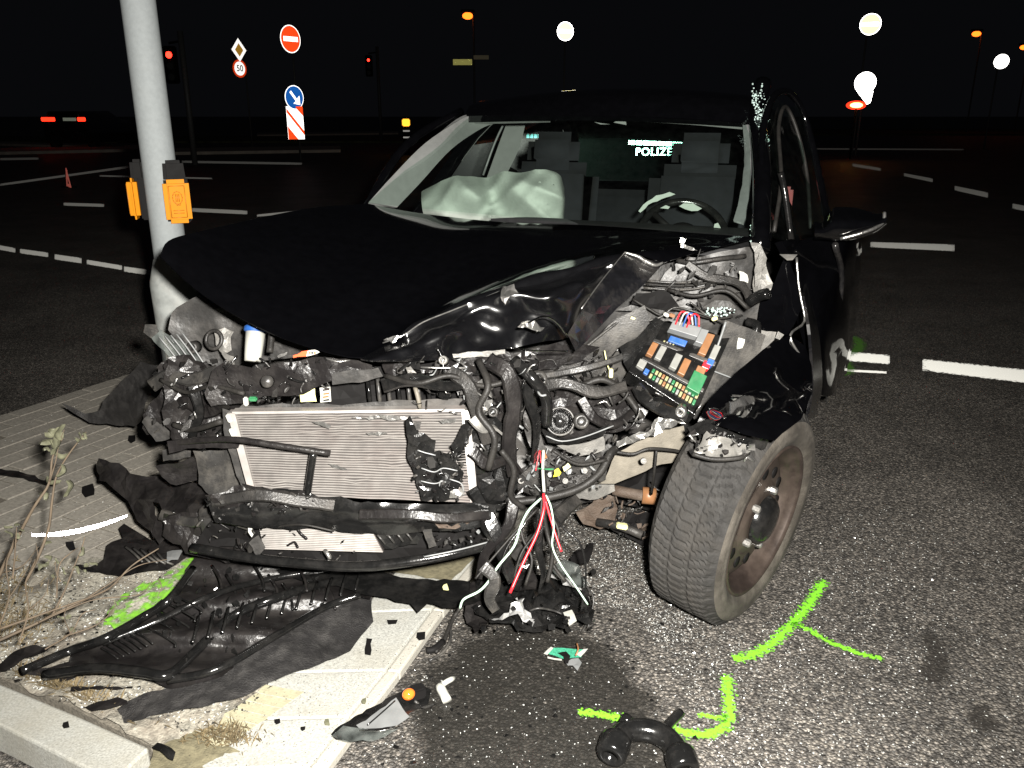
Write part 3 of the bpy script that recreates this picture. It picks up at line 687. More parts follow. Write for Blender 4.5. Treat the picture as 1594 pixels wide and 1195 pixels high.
# traffic lights far away
for (x, y, Y0, px, pyb, r, lab) in ((265, 85, 24, 286, 225, .085, 'far traffic light showing red beside the grey pole'), (574, 93, 42, 588, 195, .06, 'tiny far traffic light showing red above the dark verge')):
    p = P(x, y, Y0); q = P(px, 100, Y0)
    t = thing('traffic_light', lab, 'traffic light', (q.x, Y0, 0))
    mb = MB(); mb.tube([(q.x, Y0, 0), (q.x, Y0, p.z + .6)], .075, 10, sub=1); mb.build('pole', M['post'], t)
    mb = MB(); mb.tube([(q.x, Y0, p.z + .35), (p.x, Y0, p.z + .3)], .03, 8, sub=1); mb.build('arm', M['black_box'], t)
    mb = MB(); mb.box((p.x, Y0, p.z - .25), (.32, .2, .95), bev=.03); mb.build('housing', M['black_box'], t)
    for k in range(3):
        mb = MB(); mb.disc(Vector((p.x, Y0 - .105, p.z - .28 * k)), (0, -1, 0), r if k == 0 else .09, 20, th=.02)
        mb.build('lens', M['red_lamp'] if k == 0 else M['black_print'], t)
# beacon bollard
p = P(632, 190, 30); t = thing('lit_bollard', 'small lit bollard with yellow lamp and white bands by the car roof', 'bollard', (p.x, 30, 0))
mb = MB(); mb.box((p.x, 30, p.z), (.25, .22, .24), bev=.03); mb.build('lamp_box', M['amber'], t)
mb = MB(); mb.tube([(p.x, 30, 0), (p.x, 30, p.z - .12)], .11, 12, sub=1); mb.build('body', M['black_box'], t)
for py in (203, 213):
    q = P(632, py, 30); mb = MB(); mb.lathe([(.115, -.025), (.118, 0), (.115, .025)], (p.x, 30, q.z), (0, 0, 1), 14); mb.build('reflective_band', M['r_white_d'], t)
# low amber warning lamp at the right
p = P(1333, 163, 27); t = thing('warning_lamp', 'low red and amber warning lamp under the glaring blue sign', 'warning lamp', (p.x, 27, 0))
mb = MB(); mb.tube([(p.x, 27, 0), (p.x, 27, p.z - .1)], .03, 8, sub=1); mb.build('stand', M['black_box'], t)
mb = MB(); mb.disc(p, (0, -1, 0), .30, 24, th=.05, ry=.13); mb.build('red_rim', M['tail'], t)
mb = MB(); mb.disc(p + Vector((0, -.02, 0)), (0, -1, 0), .19, 24, th=.02, ry=.075); mb.build('amber_lens', emit('bright_amber', (1, .55, .12), 9), t)
# warning triangle on the road
g = G(107, 292); t = thing('warning_triangle', 'small red warning triangle standing on the dark road at the left', 'warning triangle', g)
def trim(parent, c, w_, hgt, inner, m, name):
    o = [(-w_ / 2, 0), (w_ / 2, 0), (0, hgt)]; i_ = [(-w_ / 2 * inner, hgt * .16), (w_ / 2 * inner, hgt * .16), (0, hgt * (.16 + .68 * inner))]
    mb = MB()
    for k in range(3):
        a, b = o[k], o[(k + 1) % 3]; c_, d = i_[(k + 1) % 3], i_[k]
        mb.hexa([c + Vector((x * .6, -x * .8, z)) for x, z in (a, b, c_, d)], (0.01, .012, 0))
    return mb.build(name, m, parent)
trim(t, g + Vector((0, 0, .02)), .42, .36, .62, retro('triangle_red', (.8, .20, .16), .5, .8), 'red_frame')
mb = MB(); mb.tube([g + Vector((-.15, .02, .02)), g + Vector((.15, .02, .02))], .012, 6, sub=1); mb.build('foot', M['black_box'], t)
# far parked car with tail lamps
c0 = P(101, 185, 34); t = thing('far_car', 'distant dark car showing two red tail lights at the left', 'car', (c0.x, 34, 0))
bx = c0.x
mb = MB()
prof = [(-.86, .25), (-.9, .55), (-.88, .9), (-.82, 1.0), (-.66, 1.38), (-.58, 1.44), (.58, 1.44), (.66, 1.38), (.82, 1.0), (.88, .9), (.9, .55), (.86, .25)]
L_ = []
for yy, sc, dz in ((33.95, .96, 0), (34.2, 1, 0), (36.5, 1, .02), (37.4, .98, -.3), (38.2, .92, -.35)):
    L_.append([Vector((bx + x * sc, yy, z + (dz if z > 1 else 0))) for x, z in prof])
mb.grid(L_, sub=(1, 1)); mb.add(L_[0], [list(range(len(prof)))]); mb.build('body', M['paint_dusty'], t)
for sx, dd in ((-.62, .27), (.68, .16)):
    mb = MB(); mb.box((bx + sx, 33.93, c0.z - .0), (dd * 2, .05, .15), bev=.02); mb.build('tail_light', M['tail'], t)
mb = MB(); mb.box((bx + .22, 33.92, c0.z - .0), (.5, .03, .12)); mb.build('number_plate', retro('plate_white', (.8, .9, .75), .42, .8), t)
mb = MB(); mb.box((bx, 33.95, 1.2), (1.15, .03, .28), bev=.01); mb.build('rear_window', M['gloss_black'], t)
for sx in (-.75, .75):
    mb = MB(); mb.lathe([(.05, -.1), (.32, -.1), (.33, 0), (.32, .1), (.05, .1)], (bx + sx, 34.5, .33), (1, 0, 0), 20); mb.build('wheel', M['tyre'], t)
# red sodium spill lamp already built. Police estate seen through the car windows
pc = P(1025, 230, 12.5); t = thing('police_car', 'dark police car with glowing POLIZEI lettering seen through the windscreen', 'police car', (pc.x - .6, 12.6, 0))
mb = MB(); x0 = pc.x - 3.1
side = [(0, .45), (.1, .9), (.9, 1.02), (1.7, 1.42), (3.6, 1.44), (4.3, 1.08), (4.45, .9), (4.45, .35), (0, .3)]
vsA = [Vector((x0 + a, 12.6, b)) for a, b in side]; mb.hexa(vsA, (0, 1.7, 0)); mb.build('body', M['police_blue'], t)
for a in (.85, 3.6):
    mb = MB(); mb.lathe([(.05, -.1), (.32, -.1), (.33, 0), (.32, .1), (.05, .1)], (x0 + a, 12.65, .33), (0, 1, 0), 20); mb.build('wheel', M['tyre'], t)
mb = MB(); mb.hexa([Vector((x0 + a, 12.595, b)) for a, b in ((1.25, 1.03), (3.9, 1.06), (3.5, 1.38), (1.78, 1.37))], (0, .003, 0)); mb.build('side_windows', M['gloss_black'], t)
q = P(1035, 221, 12.59); n_ = 10
for k in range(n_):
    a = q.x - .53 + k * .108
    mb = MB(); mb.hexa([Vector((a, 12.585, q.z - .028 - k * .004)), Vector((a + .092, 12.585, q.z - .032 - k * .004)), Vector((a + .092, 12.585, q.z + .028 - k * .004)), Vector((a, 12.585, q.z + .032 - k * .004))], (0, .004, 0)); mb.build('reflective_stripe', M['r_police'], t)
text_mesh('POLIZEI', .155, P(1020, 236, 12.58), (0, -1, 0), M['r_police'], t, d=.004, spacing=1.1)
q = P(839, 211, 12.59)
for k in range(6):
    a = q.x - .16 + k * .054
    mb = MB(); mb.box((a, 12.585, q.z), (.04, .006, .055)); mb.build('reflective_stripe', retro('teal_retro', (.25, .8, .8), .3, .9) if k == 0 else bpy.data.materials['teal_retro'], t)

# ================================================================ grey pole with push buttons
Yp = 3.46
top, mid, low = P(219, -60, Yp), P(263, 420, Yp), P(266, 445, Yp)
pxx = lambda px, py: P(px, py, Yp)
bx_ = pxx(257, 330).x
t = thing('signal_pole', 'tall grey metal pole with two yellow push button boxes', 'pole', (bx_, Yp, 0))
zs = P(262, 402, Yp).z; zt = P(262, 435, Yp).z; zb = .0
mb = MB(); mb.lathe([(.066, zt - .02), (.066, zs), (.064, 1.6), (.062, 4.2), (.0, 4.2)], (bx_, Yp, 0), (0, 0, 1), 40); mb.build('shaft', M['galv'], t)
mb = MB(); mb.lathe([(.066, zs + .004), (.070, zs), (.094, zt), (.096, zt - .02), (.093, zt - .18), (.086, zt - .26), (.083, .15), (.083, 0)], (bx_, Yp, 0), (0, 0, 1), 40); sl = mb.build('base_sleeve', M['sleeve'], t)
# lower door / pale cover on the sleeve
rr = .0985
def arc_plate(zlo, zhi, a0, a1, r_, m, name, th=.004):
    rows = []
    for i in range(7):
        a = R(a0 + (a1 - a0) * i / 6); rows.append([Vector((bx_ + math.cos(a) * r_, Yp + math.sin(a) * r_, z)) for z in (zlo, (zlo + zhi) / 2, zhi)])
    mb = MB(); mb.grid(rows, th=th, sub=(1, 1)); return mb.build(name, m, sl if name == 'service_door' else t)
arc_plate(.30, zt - .20, -115, -70, .091, M['cream'], 'service_door')
mb = MB(); mb.disc((bx_ - .035, Yp - .098, zt - .42), (-.3, -1, 0), .008, 12, th=.006); mb.build('door_lock', M['dark_metal'], sl)
# buttons
def button_box(cx, cyy, c, face, w_, h_, d_, lab):
    face = Vector(face).normalized(); side = Vector((0, 0, 1)).cross(face); rot = Matrix((side, -face, Vector((0, 0, 1)))).transposed()
    mb = MB(); mb.box(c - face * (d_ * .5), (w_, d_ * .6, h_ * 1.02), rot, bev=.006)
    mb.box(c - face * (d_ * .25) + Vector((0, 0, h_ * .5 + .03)), (w_ * .86, d_ * .9, .085), rot, bev=.012, taper=.9)
    bb = mb.build('button_box', M['black_box'], t)
    if lab: bb['label'] = lab
    mb = MB(); mb.box(c + face * .012, (w_, d_ * .62, h_), rot, bev=.016); cv = mb.build('yellow_cover', M['box_yellow'], bb)
    f = c + face * (.0135 + d_ * .31)
    mb = MB()
    def ln(a, b, r=.0016): mb.tube([f + side * a[0] + Vector((0, 0, a[1])), f + side * b[0] + Vector((0, 0, b[1]))], r, 6, sub=1)
    a_, b_ = w_ * .30, h_ * .36
    for A, B in (((-a_, -b_), (a_, -b_)), ((a_, -b_), (a_, b_)), ((a_, b_), (-a_, b_)), ((-a_, b_), (-a_, -b_)), ((-a_ * .7, -b_ * .72), (a_ * .7, -b_ * .72)), ((-a_ * .7, -b_ * .55), (a_ * .7, -b_ * .55))): ln(A, B)
    ring = [(math.cos(R(k * 30)) * a_ * .62, b_ * .25 + math.sin(R(k * 30)) * a_ * .85) for k in range(13)]
    for k in range(12): ln(ring[k], ring[k + 1])
    for k in (-1, 0, 1): ln((k * .006, b_ * .0), (k * .006, b_ * .5))
    ln((-.012, 0), (-.006, -.01)); ln((.010, -.012), (-.006, -.014))
    mb.build('hand_emblem', M['dark_emblem'], bb)
cR = P(272, 312, Yp - .05); button_box(0, 0, Vector((cR.x + .012, Yp - .055, cR.z)), (.42, -.9, 0), .098, .172, .075, 'yellow push button box facing the camera')
cL = P(214, 308, Yp); button_box(0, 0, Vector((cL.x - .002, Yp + .01, cL.z)), (-.97, -.25, 0), .098, .165, .062, 'yellow push button box on the left side of the pole')

# ================================================================ the crashed car
car = thing('crashed_car', 'black hatchback with smashed front, torn bumper and deployed passenger airbag', 'car', (CX + .6, CY + 1.2, 0))
def cpart(name, mb, m, parent=None, label=None, kind=None, smooth=None):
    o = mb.build(name, m, parent or car, smooth=smooth)
    if label: o['label'] = label
    if kind: o['kind'] = kind
    return o
# key points of the cabin
AL0, AL1 = P(572, 315, 3.38), P(728, 180, 3.88)
AR0, AR1 = P(1172, 366, 2.90), P(1166, 190, 3.50)
# roof (front header visible as a black band above the windscreen)
rows = []
for (pl, pr, cb, dz) in ((P(722, 180, 3.86), P(1168, 190, 3.48), .012, 0), (P(742, 158, 4.05), P(1178, 150, 3.62), .03, 0)):
    rows.append([pl, pl.lerp(pr, .25) + Vector((0, -.05, cb)), pl.lerp(pr, .5) + Vector((0, -.07, cb * 1.3)), pl.lerp(pr, .75) + Vector((0, -.05, cb)), pr])
for a, h in ((2.2, 1.465), (2.9, 1.455), (3.45, 1.40)):
    rows.append([K(b, a, h + (.03 if abs(b) < .5 else 0) + (.012 if b == 0 else 0)) for b in (-.60, -.3, 0, .3, .60)])
mb = MB(); mb.grid(rows, th=.03, sub=(3, 3)); cpart('roof', mb, M['paint'])
# pillars
mb = MB(); mb.tube([AR0 + Vector((.03, 0, -.05)), AR0.lerp(AR1, .5) + Vector((.035, -.02, .02)), AR1 + Vector((.03, 0, .03)), P(1188, 128, 3.62)], .034, 10, sub=5); apr = cpart('windscreen_pillar', mb, M['paint'])
mb = MB(); mb.tube([AL0 + Vector((-.03, .02, -.05)), AL0.lerp(AL1, .5) + Vector((-.06, 0, .045)), AL1 + Vector((-.03, .02, .02))], .018, 10, sub=5); cpart('windscreen_pillar', mb, M['paint'])
mb = MB()
rowsA = [[P(574, 314, 3.40), P(597, 318, 3.42), P(618, 322, 3.46)], [P(612, 272, 3.52), P(634, 278, 3.54), P(655, 283, 3.58)], [P(662, 222, 3.66), P(683, 226, 3.68), P(702, 232, 3.72)], [P(716, 186, 3.82), P(728, 192, 3.86), P(748, 200, 3.9)], [P(735, 179, 3.86), P(760, 184, 3.9), P(775, 190, 3.94)]]
mb.grid(rowsA, th=.02, sub=(5, 4)); cpart('pillar_trim', mb, M['trim'])
mb = MB(); mb.grid([[P(735, 178, 3.87), P(800, 178, 3.84), P(858, 178, 3.80)], [P(740, 186, 3.9), P(800, 185, 3.87), P(857, 183, 3.83)]], th=.02, sub=(2, 4)); cpart('header_trim', mb, M['trim'])
mb = MB(); mb.grid([[P(975, 176, 3.70), P(1070, 180, 3.62), P(1162, 186, 3.53)], [P(975, 182, 3.72), P(1070, 187, 3.64), P(1160, 196, 3.55)]], th=.02, sub=(2, 4)); cpart('header_trim', mb, M['trim'])
mb = MB(); mb.panel([(955, 190, 3.66), (973, 181, 3.66), (975, 194, 3.66)], th=.01, amp=.001); mb.panel([(950, 193, 3.67), (925, 189, 3.67), (935, 193, 3.67)], th=.01, amp=.001); cpart('mirror_mount', mb, M['trim'])
# right (viewer's) screen edge: shattered strip
mb = MB(); mb.grid([[P(1156, 196, 3.50), P(1168, 196, 3.48)], [P(1161, 240, 3.36), P(1170, 240, 3.33)], [P(1156, 290, 3.2), P(1167, 300, 3.14)], [P(1142, 345, 3.0), P(1158, 350, 2.97)]], th=.008, sub=(5, 3), fn=lambda p, u, v: p + noise.noise_vector(p * 60) * .004); cpart('screen_seal', mb, M['grey_p'])
mb = MB()
for k in range(420):
    u = random.random(); A = P(1172 + 22 * math.sin(u * 3) * .6, 380 - u * 250, 2.93 + u * .6)
    if random.random() > .35 + .65 * (noise.noise(A * 14) > 0): continue
    c = A + Vector((rnd(-.02, .03), rnd(-.02, 0), rnd(-.01, .01))); s = rnd(.0015, .0055)
    mb.box(c, (s, s, s * rnd(.6, 1.6)), Matrix.Rotation(rnd(0, 3), 3, Vector((rnd(-1, 1), rnd(-1, 1), 1)).normalized()))
cpart('glass_crumbs', mb, M['frost'], apr, kind='stuff')
# windscreen
g_rows = []
for t_ in (0, .33, .66, 1):
    a, b = AL0.lerp(AL1, t_), AR0.lerp(AR1, t_)
    g_rows.append([a.lerp(b, k / 4) + Vector((-.03, -.12, .01)) * math.sin(math.pi * k / 4) for k in range(5)])
mb = MB(); mb.grid(g_rows, sub=(4, 4)); cpart('windscreen', mb, M['glass'])
# dashboard, wheel, seats
mb = MB(); mb.grid([[K(-.70, .95, .93), K(0, .88, .95), K(.70, .90, .93)], [K(-.68, 1.2, .965), K(0, 1.15, .97), K(.68, 1.2, .965)], [K(-.66, 1.45, .90), K(0, 1.4, .92), K(.66, 1.45, .90)], [K(-.66, 1.5, .6), K(0, 1.45, .6), K(.66, 1.5, .6)]], th=.03, sub=(4, 4)); cpart('dashboard', mb, M['dash'])
def torus(mb, c, ax, R0, r0, seg=48, s2=10, ry=1):
    prof = [(R0 + r0 * math.cos(2 * math.pi * k / s2), r0 * math.sin(2 * math.pi * k / s2)) for k in range(s2)]
    mb.lathe(prof, c, ax, seg, close=True)
wc = P(1062, 372, 3.42); wax = K(.37, 1.2, .9) - K(.37, 1.75, 1.12); wax = Vector((-.12, -.80, .62))
mb = MB(); torus(mb, wc, wax, .178, .015); sw = cpart('steering_wheel', mb, M['gloss_black'])
mb = MB(); mb.lathe([(.0, .03), (.05, .028), (.075, .01), (.08, -.03), (0, -.04)], wc, wax, 24)
for k in (0, 120, 240):
    u = wax.normalized(); s = Vector((1, 0, 0)); s = (s - u * s.dot(u)).normalized(); v = u.cross(s)
    d = s * math.cos(R(k + 10)) + v * math.sin(R(k + 10)); mb.tube([wc + d * .05, wc + d * .17], .013, 8, sub=1)
cpart('hub', mb, M['black_box'], sw)
def flap(pts, m, name, parent=car, th=.006):
    mb = MB(); mb.panel(pts, th=th, step=7, amp=.004, freq=40, jag=.4, smooth=True); return cpart(name, mb, m, parent)
flap([(994, 328, 3.36), (1002, 318, 3.36), (1022, 303, 3.36), (1042, 298, 3.36), (1052, 302, 3.36), (1030, 307, 3.36), (1010, 318, 3.36), (998, 330, 3.36)], M['airbag'], 'airbag_remnant')
flap([(1027, 322, 3.38), (1036, 318, 3.38), (1044, 321, 3.38), (1040, 324, 3.38)], M['airbag'], 'airbag_remnant')
flap([(1058, 321, 3.40), (1066, 315, 3.40), (1080, 316, 3.40), (1094, 324, 3.40), (1088, 328, 3.40), (1068, 325, 3.40)], M['airbag'], 'airbag_remnant')
flap([(1110, 354, 3.30), (1112, 348, 3.30), (1118, 346, 3.30), (1123, 354, 3.30)], M['airbag'], 'airbag_remnant')
for (b, hz) in ((-.36, 0), (.37, 0)):
    mb = MB(); rot = Matrix.Rotation(-YAW, 3, 'Z') @ Matrix.Rotation(R(-14), 3, 'X')
    mb.box(K(b, 1.95, .86), (.48, .14, .62), rot, bev=.069); s_ = cpart('seat_back', mb, M['seat'])
    mb = MB(); mb.box(K(b, 2.01, 1.215), (.27, .10, .19), rot, bev=.049); cpart('headrest', mb, M['seat'], s_)
    mb = MB(); mb.box(K(b, 1.70, .50), (.50, .5, .16), Matrix.Rotation(-YAW, 3, 'Z'), bev=.05); cpart('seat', mb, M['seat'])
mb = MB(); mb.box(K(0, 2.75, .72), (1.2, .14, .50), Matrix.Rotation(-YAW, 3, 'Z') @ Matrix.Rotation(R(-14), 3, 'X'), bev=.05); cpart('rear_seat', mb, M['seat'])
# passenger airbag
def bag(x, y):
    return 0
mb = MB()
ab = [[(655, 296), (655, 312), (658, 330), (668, 345)], [(672, 281), (676, 300), (680, 325), (690, 348)], [(700, 273), (704, 295), (708, 325), (716, 350)], [(735, 270), (740, 295), (742, 325), (748, 352)], [(758, 272), (764, 292), (768, 320), (776, 352)],
      [(790, 264), (795, 290), (800, 320), (806, 353)], [(822, 261), (826, 288), (830, 318), (834, 353)], [(855, 262), (856, 288), (858, 315), (860, 352)], [(872, 272), (874, 292), (876, 315), (877, 350)], [(879, 290), (879, 300), (880, 318), (879, 348)]]
Yb = [3.56, 3.48, 3.42, 3.42, 3.48, 3.38, 3.33, 3.33, 3.36, 3.46]
rws = [[P(x, y, Yb[i] + (.10 if j == 0 else -.03 if j in (1, 2) else .02)) for j, (x, y) in enumerate(r_)] for i, r_ in enumerate(ab)]
def crease(p, u, v):
    q = p * 9
    return p + Vector((0, -1, .3)) * (-abs(noise.noise(Vector((q.x * .55 + q.z * .7, q.z * .35, 3)))) * .11 - abs(noise.noise(Vector((q.x * 1.3 - q.z * 1.1, q.z * .5, 7)))) * .055)
mb.grid(rws, th=.06, sub=(6, 8), fn=crease); cpart('passenger_airbag', mb, M['airbag'], label='pale deployed airbag sagging behind the windscreen')
mb = MB(); mb.grid([[P(765, 342, 3.28), P(820, 340, 3.24), P(880, 342, 3.22)], [P(765, 350, 3.26), P(820, 348, 3.22), P(900, 350, 3.20)]], th=.01, sub=(2, 4)); cpart('airbag_lid', mb, M['dash'])
# far door frame, B pillar seen through the screen
mb = MB(); mb.grid([[P(792, 182, 4.5), P(820, 182, 4.5)], [P(776, 225, 4.5), P(808, 230, 4.5)], [P(758, 275, 4.5), P(786, 275, 4.5)]], th=.03, sub=(3, 2)); cpart('door_pillar', mb, M['trim'])
mb = MB(); mb.tube([P(788, 184, 4.45), P(770, 222, 4.42), P(752, 272, 4.4)], .006, 6, sub=3); cpart('window_seal', mb, M['grey_p'])
mb = MB(); mb.grid([[K(-.72, 1.2, .95), K(-.74, 2.0, .97), K(-.70, 3.0, 1.0)], [K(-.84, 1.2, .75), K(-.86, 2.0, .75), K(-.84, 3.0, .75)], [K(-.86, 1.0, .45), K(-.87, 2.0, .45), K(-.85, 3.0, .45)], [K(-.82, 1.0, .2), K(-.82, 2.0, .2), K(-.80, 3.0, .2)]], th=.04, sub=(4, 4)); fd = cpart('door', mb, M['paint'])
mb = MB(); mb.tube([K(-.73, 1.1, .95), K(-.62, 1.75, 1.36), K(-.58, 2.5, 1.42), K(-.63, 3.3, 1.30), K(-.72, 3.6, 1.0)], .028, 8, sub=5); cpart('window_frame', mb, M['paint'], fd)
mb = MB(); mb.box(K(-.90, 1.15, .98), (.16, .10, .13), Matrix.Rotation(-YAW, 3, 'Z'), bev=.035); cpart('wing_mirror', mb, M['paint'], fd)
# rear end
mb = MB(); mb.grid([[K(-.60, 3.45, 1.40), K(0, 3.5, 1.43), K(.60, 3.45, 1.40)], [K(-.61, 3.50, 1.34), K(0, 3.56, 1.36), K(.61, 3.50, 1.34)]], th=.03, sub=(2, 4)); tg = cpart('tailgate', mb, M['paint'])
mb = MB(); mb.grid([[K(-.7, 3.72, .94), K(0, 3.80, .94), K(.7, 3.72, .94)], [K(-.8, 3.86, .6), K(0, 3.95, .6), K(.8, 3.86, .6)], [K(-.78, 3.85, .3), K(0, 3.93, .3), K(.78, 3.85, .3)]], th=.03, sub=(4, 4)); cpart('rear_panel', mb, M['paint'])
for s in (-1, 1):
    mb = MB(); mb.tube([K(.63 * s, 3.3, 1.38), K(.66 * s, 3.55, 1.2), K(.72 * s, 3.74, .92)], .05, 8, sub=4); cpart('rear_pillar', mb, M['paint'])
    mb = MB(); mb.box(K(.74 * s, 3.80, .82), (.14, .10, .22), Matrix.Rotation(-YAW, 3, 'Z'), bev=.02); cpart('tail_lamp', mb, M['red_p'])
mb = MB(); mb.hexa([K(-.60, 3.52, 1.33), K(.60, 3.52, 1.33), K(.68, 3.73, .95), K(-.68, 3.73, .95)], (0, .003, 0)); cpart('rear_window', mb, M['side_glass'])
mb = MB(); mb.box(K(0, 2.2, .22), (1.55, 3.2, .06), Matrix.Rotation(-YAW, 3, 'Z')); cpart('floor_pan', mb, M['black_box'])

# ---- near side: buckled door with torn window frame
mb = MB()
dr = [[P(1200, 378, 2.95), P(1262, 372, 3.15), P(1312, 366, 3.35), P(1330, 362, 4.0), P(1325, 350, 4.7)], [P(1225, 450, 2.98), P(1275, 440, 3.1), P(1312, 445, 3.38), P(1326, 430, 4.0), P(1320, 405, 4.7)],
      [P(1245, 530, 2.98), P(1285, 530, 3.1), P(1308, 520, 3.4), P(1322, 500, 4.0), P(1312, 460, 4.7)], [P(1250, 600, 2.95), P(1280, 615, 3.05), P(1300, 590, 3.4), P(1310, 560, 4.0), P(1300, 510, 4.7)]]
mb.grid(dr, th=.03, sub=(5, 5), fn=lambda p, u, v: p + noise.noise_vector(p * 6) * .02); nd = cpart('door', mb, M['paint'], label='buckled black front door bent outwards')
mb = MB(); mb.tube([P(1196, 372, 2.95), P(1186, 290, 3.1), P(1188, 200, 3.3), P(1204, 150, 3.45), P(1228, 143, 3.55), P(1250, 175, 3.6), P(1268, 240, 3.55), P(1282, 310, 3.45), P(1290, 365, 3.3)], .014, 8, sub=5); cpart('window_frame', mb, M['paint'], nd)
mb = MB(); mb.tube([P(1205, 360, 3.0), P(1216, 280, 3.15), P(1212, 200, 3.35), P(1222, 165, 3.48), P(1240, 200, 3.5), P(1256, 270, 3.45), P(1262, 355, 3.3)], .008, 6, sub=5); cpart('window_rubber', mb, M['rubber'], nd)
mb = MB()
mb.grid([[P(1196, 372, 2.95), P(1189, 290, 3.1), P(1190, 200, 3.3), P(1206, 152, 3.45)], [P(1250, 368, 3.1), P(1232, 290, 3.25), P(1222, 215, 3.4), P(1220, 160, 3.5)], [P(1290, 365, 3.3), P(1279, 300, 3.45), P(1264, 232, 3.55), P(1242, 162, 3.58)]], sub=(4, 4), fn=lambda p, u, v: p + noise.noise_vector(p * 9) * .02)
cpart('side_window', mb, M['side_glass'], nd)
mb = MB(); mb.tube([P(1215, 268, 3.05), P(1222, 300, 3.05), P(1232, 375, 3.0)], .012, 6, sub=4); cpart('mirror_triangle', mb, M['gloss_black'], nd)
# wing mirror
mb = MB(); cM = P(1335, 347, 2.98)
def mir(p, u, v): return p
sec = []
for i in range(9):
    t_ = i / 8; x = 1268 + (1380 - 1268) * t_; top_ = 338 - 16 * math.sin(math.pi * t_ ** .8) if t_ > .15 else 345; bot = 371 - 0 * t_ - 18 * max(0, t_ - .55) ** 1 * 2
    if i == 8: top_, bot = 328, 350
    Y = 2.98 + .02 * t_
    sec.append([P(x, top_, Y + .02), P(x, (top_ + bot) / 2, Y - .09), P(x, bot, Y - .05), P(x, bot - 1, Y + .05), P(x, (top_ + bot) / 2, Y + .13), P(x, top_, Y + .03)])
mb.grid(sec, sub=(3, 4)); wmir = cpart('wing_mirror', mb, M['paint'], nd, label='black wing mirror with a bright lower rim')
mb = MB(); mb.tube([P(1308, 371, 2.92), P(1335, 364, 2.9), P(1360, 355, 2.9), P(1375, 345, 2.92), P(1377, 330, 2.94)], .006, 8, sub=5); cpart('mirror_rim', mb, M['bare'], wmir)  # bright metal tube added as the highlight on the lower edge
mb = MB(); mb.tube([P(1300, 380, 3.02), P(1310, 430, 3.2), P(1300, 520, 3.25), P(1286, 590, 3.2)], .012, 8, sub=5); cpart('door_edge', mb, M['paint_dusty'], nd)
# rear door/side behind
mb = MB(); mb.grid([[K(.74, 2.3, .95), K(.72, 3.0, .98), K(.68, 3.6, .98)], [K(.86, 2.3, .7), K(.86, 3.0, .7), K(.80, 3.7, .7)], [K(.86, 2.3, .4), K(.86, 3.0, .4), K(.80, 3.75, .4)], [K(.82, 2.3, .2), K(.82, 3.0, .2), K(.78, 3.75, .25)]], th=.03, sub=(4, 4)); cpart('rear_side_panel', mb, M['paint'])
for s in (-1, 1):
    mb = MB(); mb.lathe([(.19, -.1), (.29, -.1), (.31, -.06), (.31, .06), (.29, .1), (.19, .1)], K(.73 * s, 2.55, .31), K(1, 0, 0) - K(0, 0, 0), 40); rw = cpart('rear_wheel', mb, M['tyre'])
    mb = MB(); mb.lathe([(.19, -.08), (.19, .07), (.12, .03), (0, .03)], K(.73 * s, 2.55, .31), K(1, 0, 0) - K(0, 0, 0), 30); cpart('rim', mb, M['rim'], rw)

# ---- bonnet: flat black sheet folded down at the viewer's right
cols = [
 [(572, 314, 3.30), (500, 322, 3.0), (400, 340, 2.75), (305, 360, 2.45), (262, 374, 2.32), (249, 398, 2.26)],
 [(640, 328, 3.20), (560, 342, 2.95), (450, 365, 2.70), (360, 392, 2.45), (315, 418, 2.30), (302, 446, 2.22)],
 [(705, 338, 3.15), (635, 358, 2.92), (540, 390, 2.68), (445, 432, 2.42), (395, 466, 2.26), (375, 492, 2.18)],
 [(765, 345, 3.08), (705, 370, 2.85), (630, 410, 2.62), (545, 460, 2.38), (490, 502, 2.22), (462, 531, 2.12)],
 [(835, 349, 3.04), (785, 378, 2.82), (720, 420, 2.60), (655, 474, 2.38), (600, 524, 2.20), (566, 556, 2.08)],
 [(905, 351, 3.0), (865, 378, 2.80), (805, 415, 2.60), (735, 455, 2.40), (668, 495, 2.24), (628, 522, 2.14)],
 [(975, 354, 2.96), (940, 374, 2.80), (890, 400, 2.64), (835, 425, 2.48), (792, 446, 2.34), (770, 458, 2.30)],
 [(1050, 358, 2.92), (1020, 372, 2.82), (985, 384, 2.70), (935, 400, 2.56), (895, 416, 2.44), (875, 424, 2.40)],
 [(1115, 362, 2.90), (1092, 370, 2.84), (1060, 378, 2.76), (1025, 386, 2.68), (995, 391, 2.60), (972, 394, 2.56)],
 [(1178, 368, 2.88), (1150, 374, 2.84), (1118, 381, 2.78), (1085, 390, 2.72), (1055, 400, 2.66), (1034, 408, 2.62)]]
mb = MB()
def hood_fn(p, u, v): return p + Vector((0, 0, 1)) * noise.noise(p * 2.2) * .010
mb.grid([[P(*q) for q in c] for c in cols], th=.004, sub=(4, 4), fn=hood_fn)
hood = cpart('bonnet', mb, M['paint'], label='black bonnet creased and peeled up towards the windscreen')
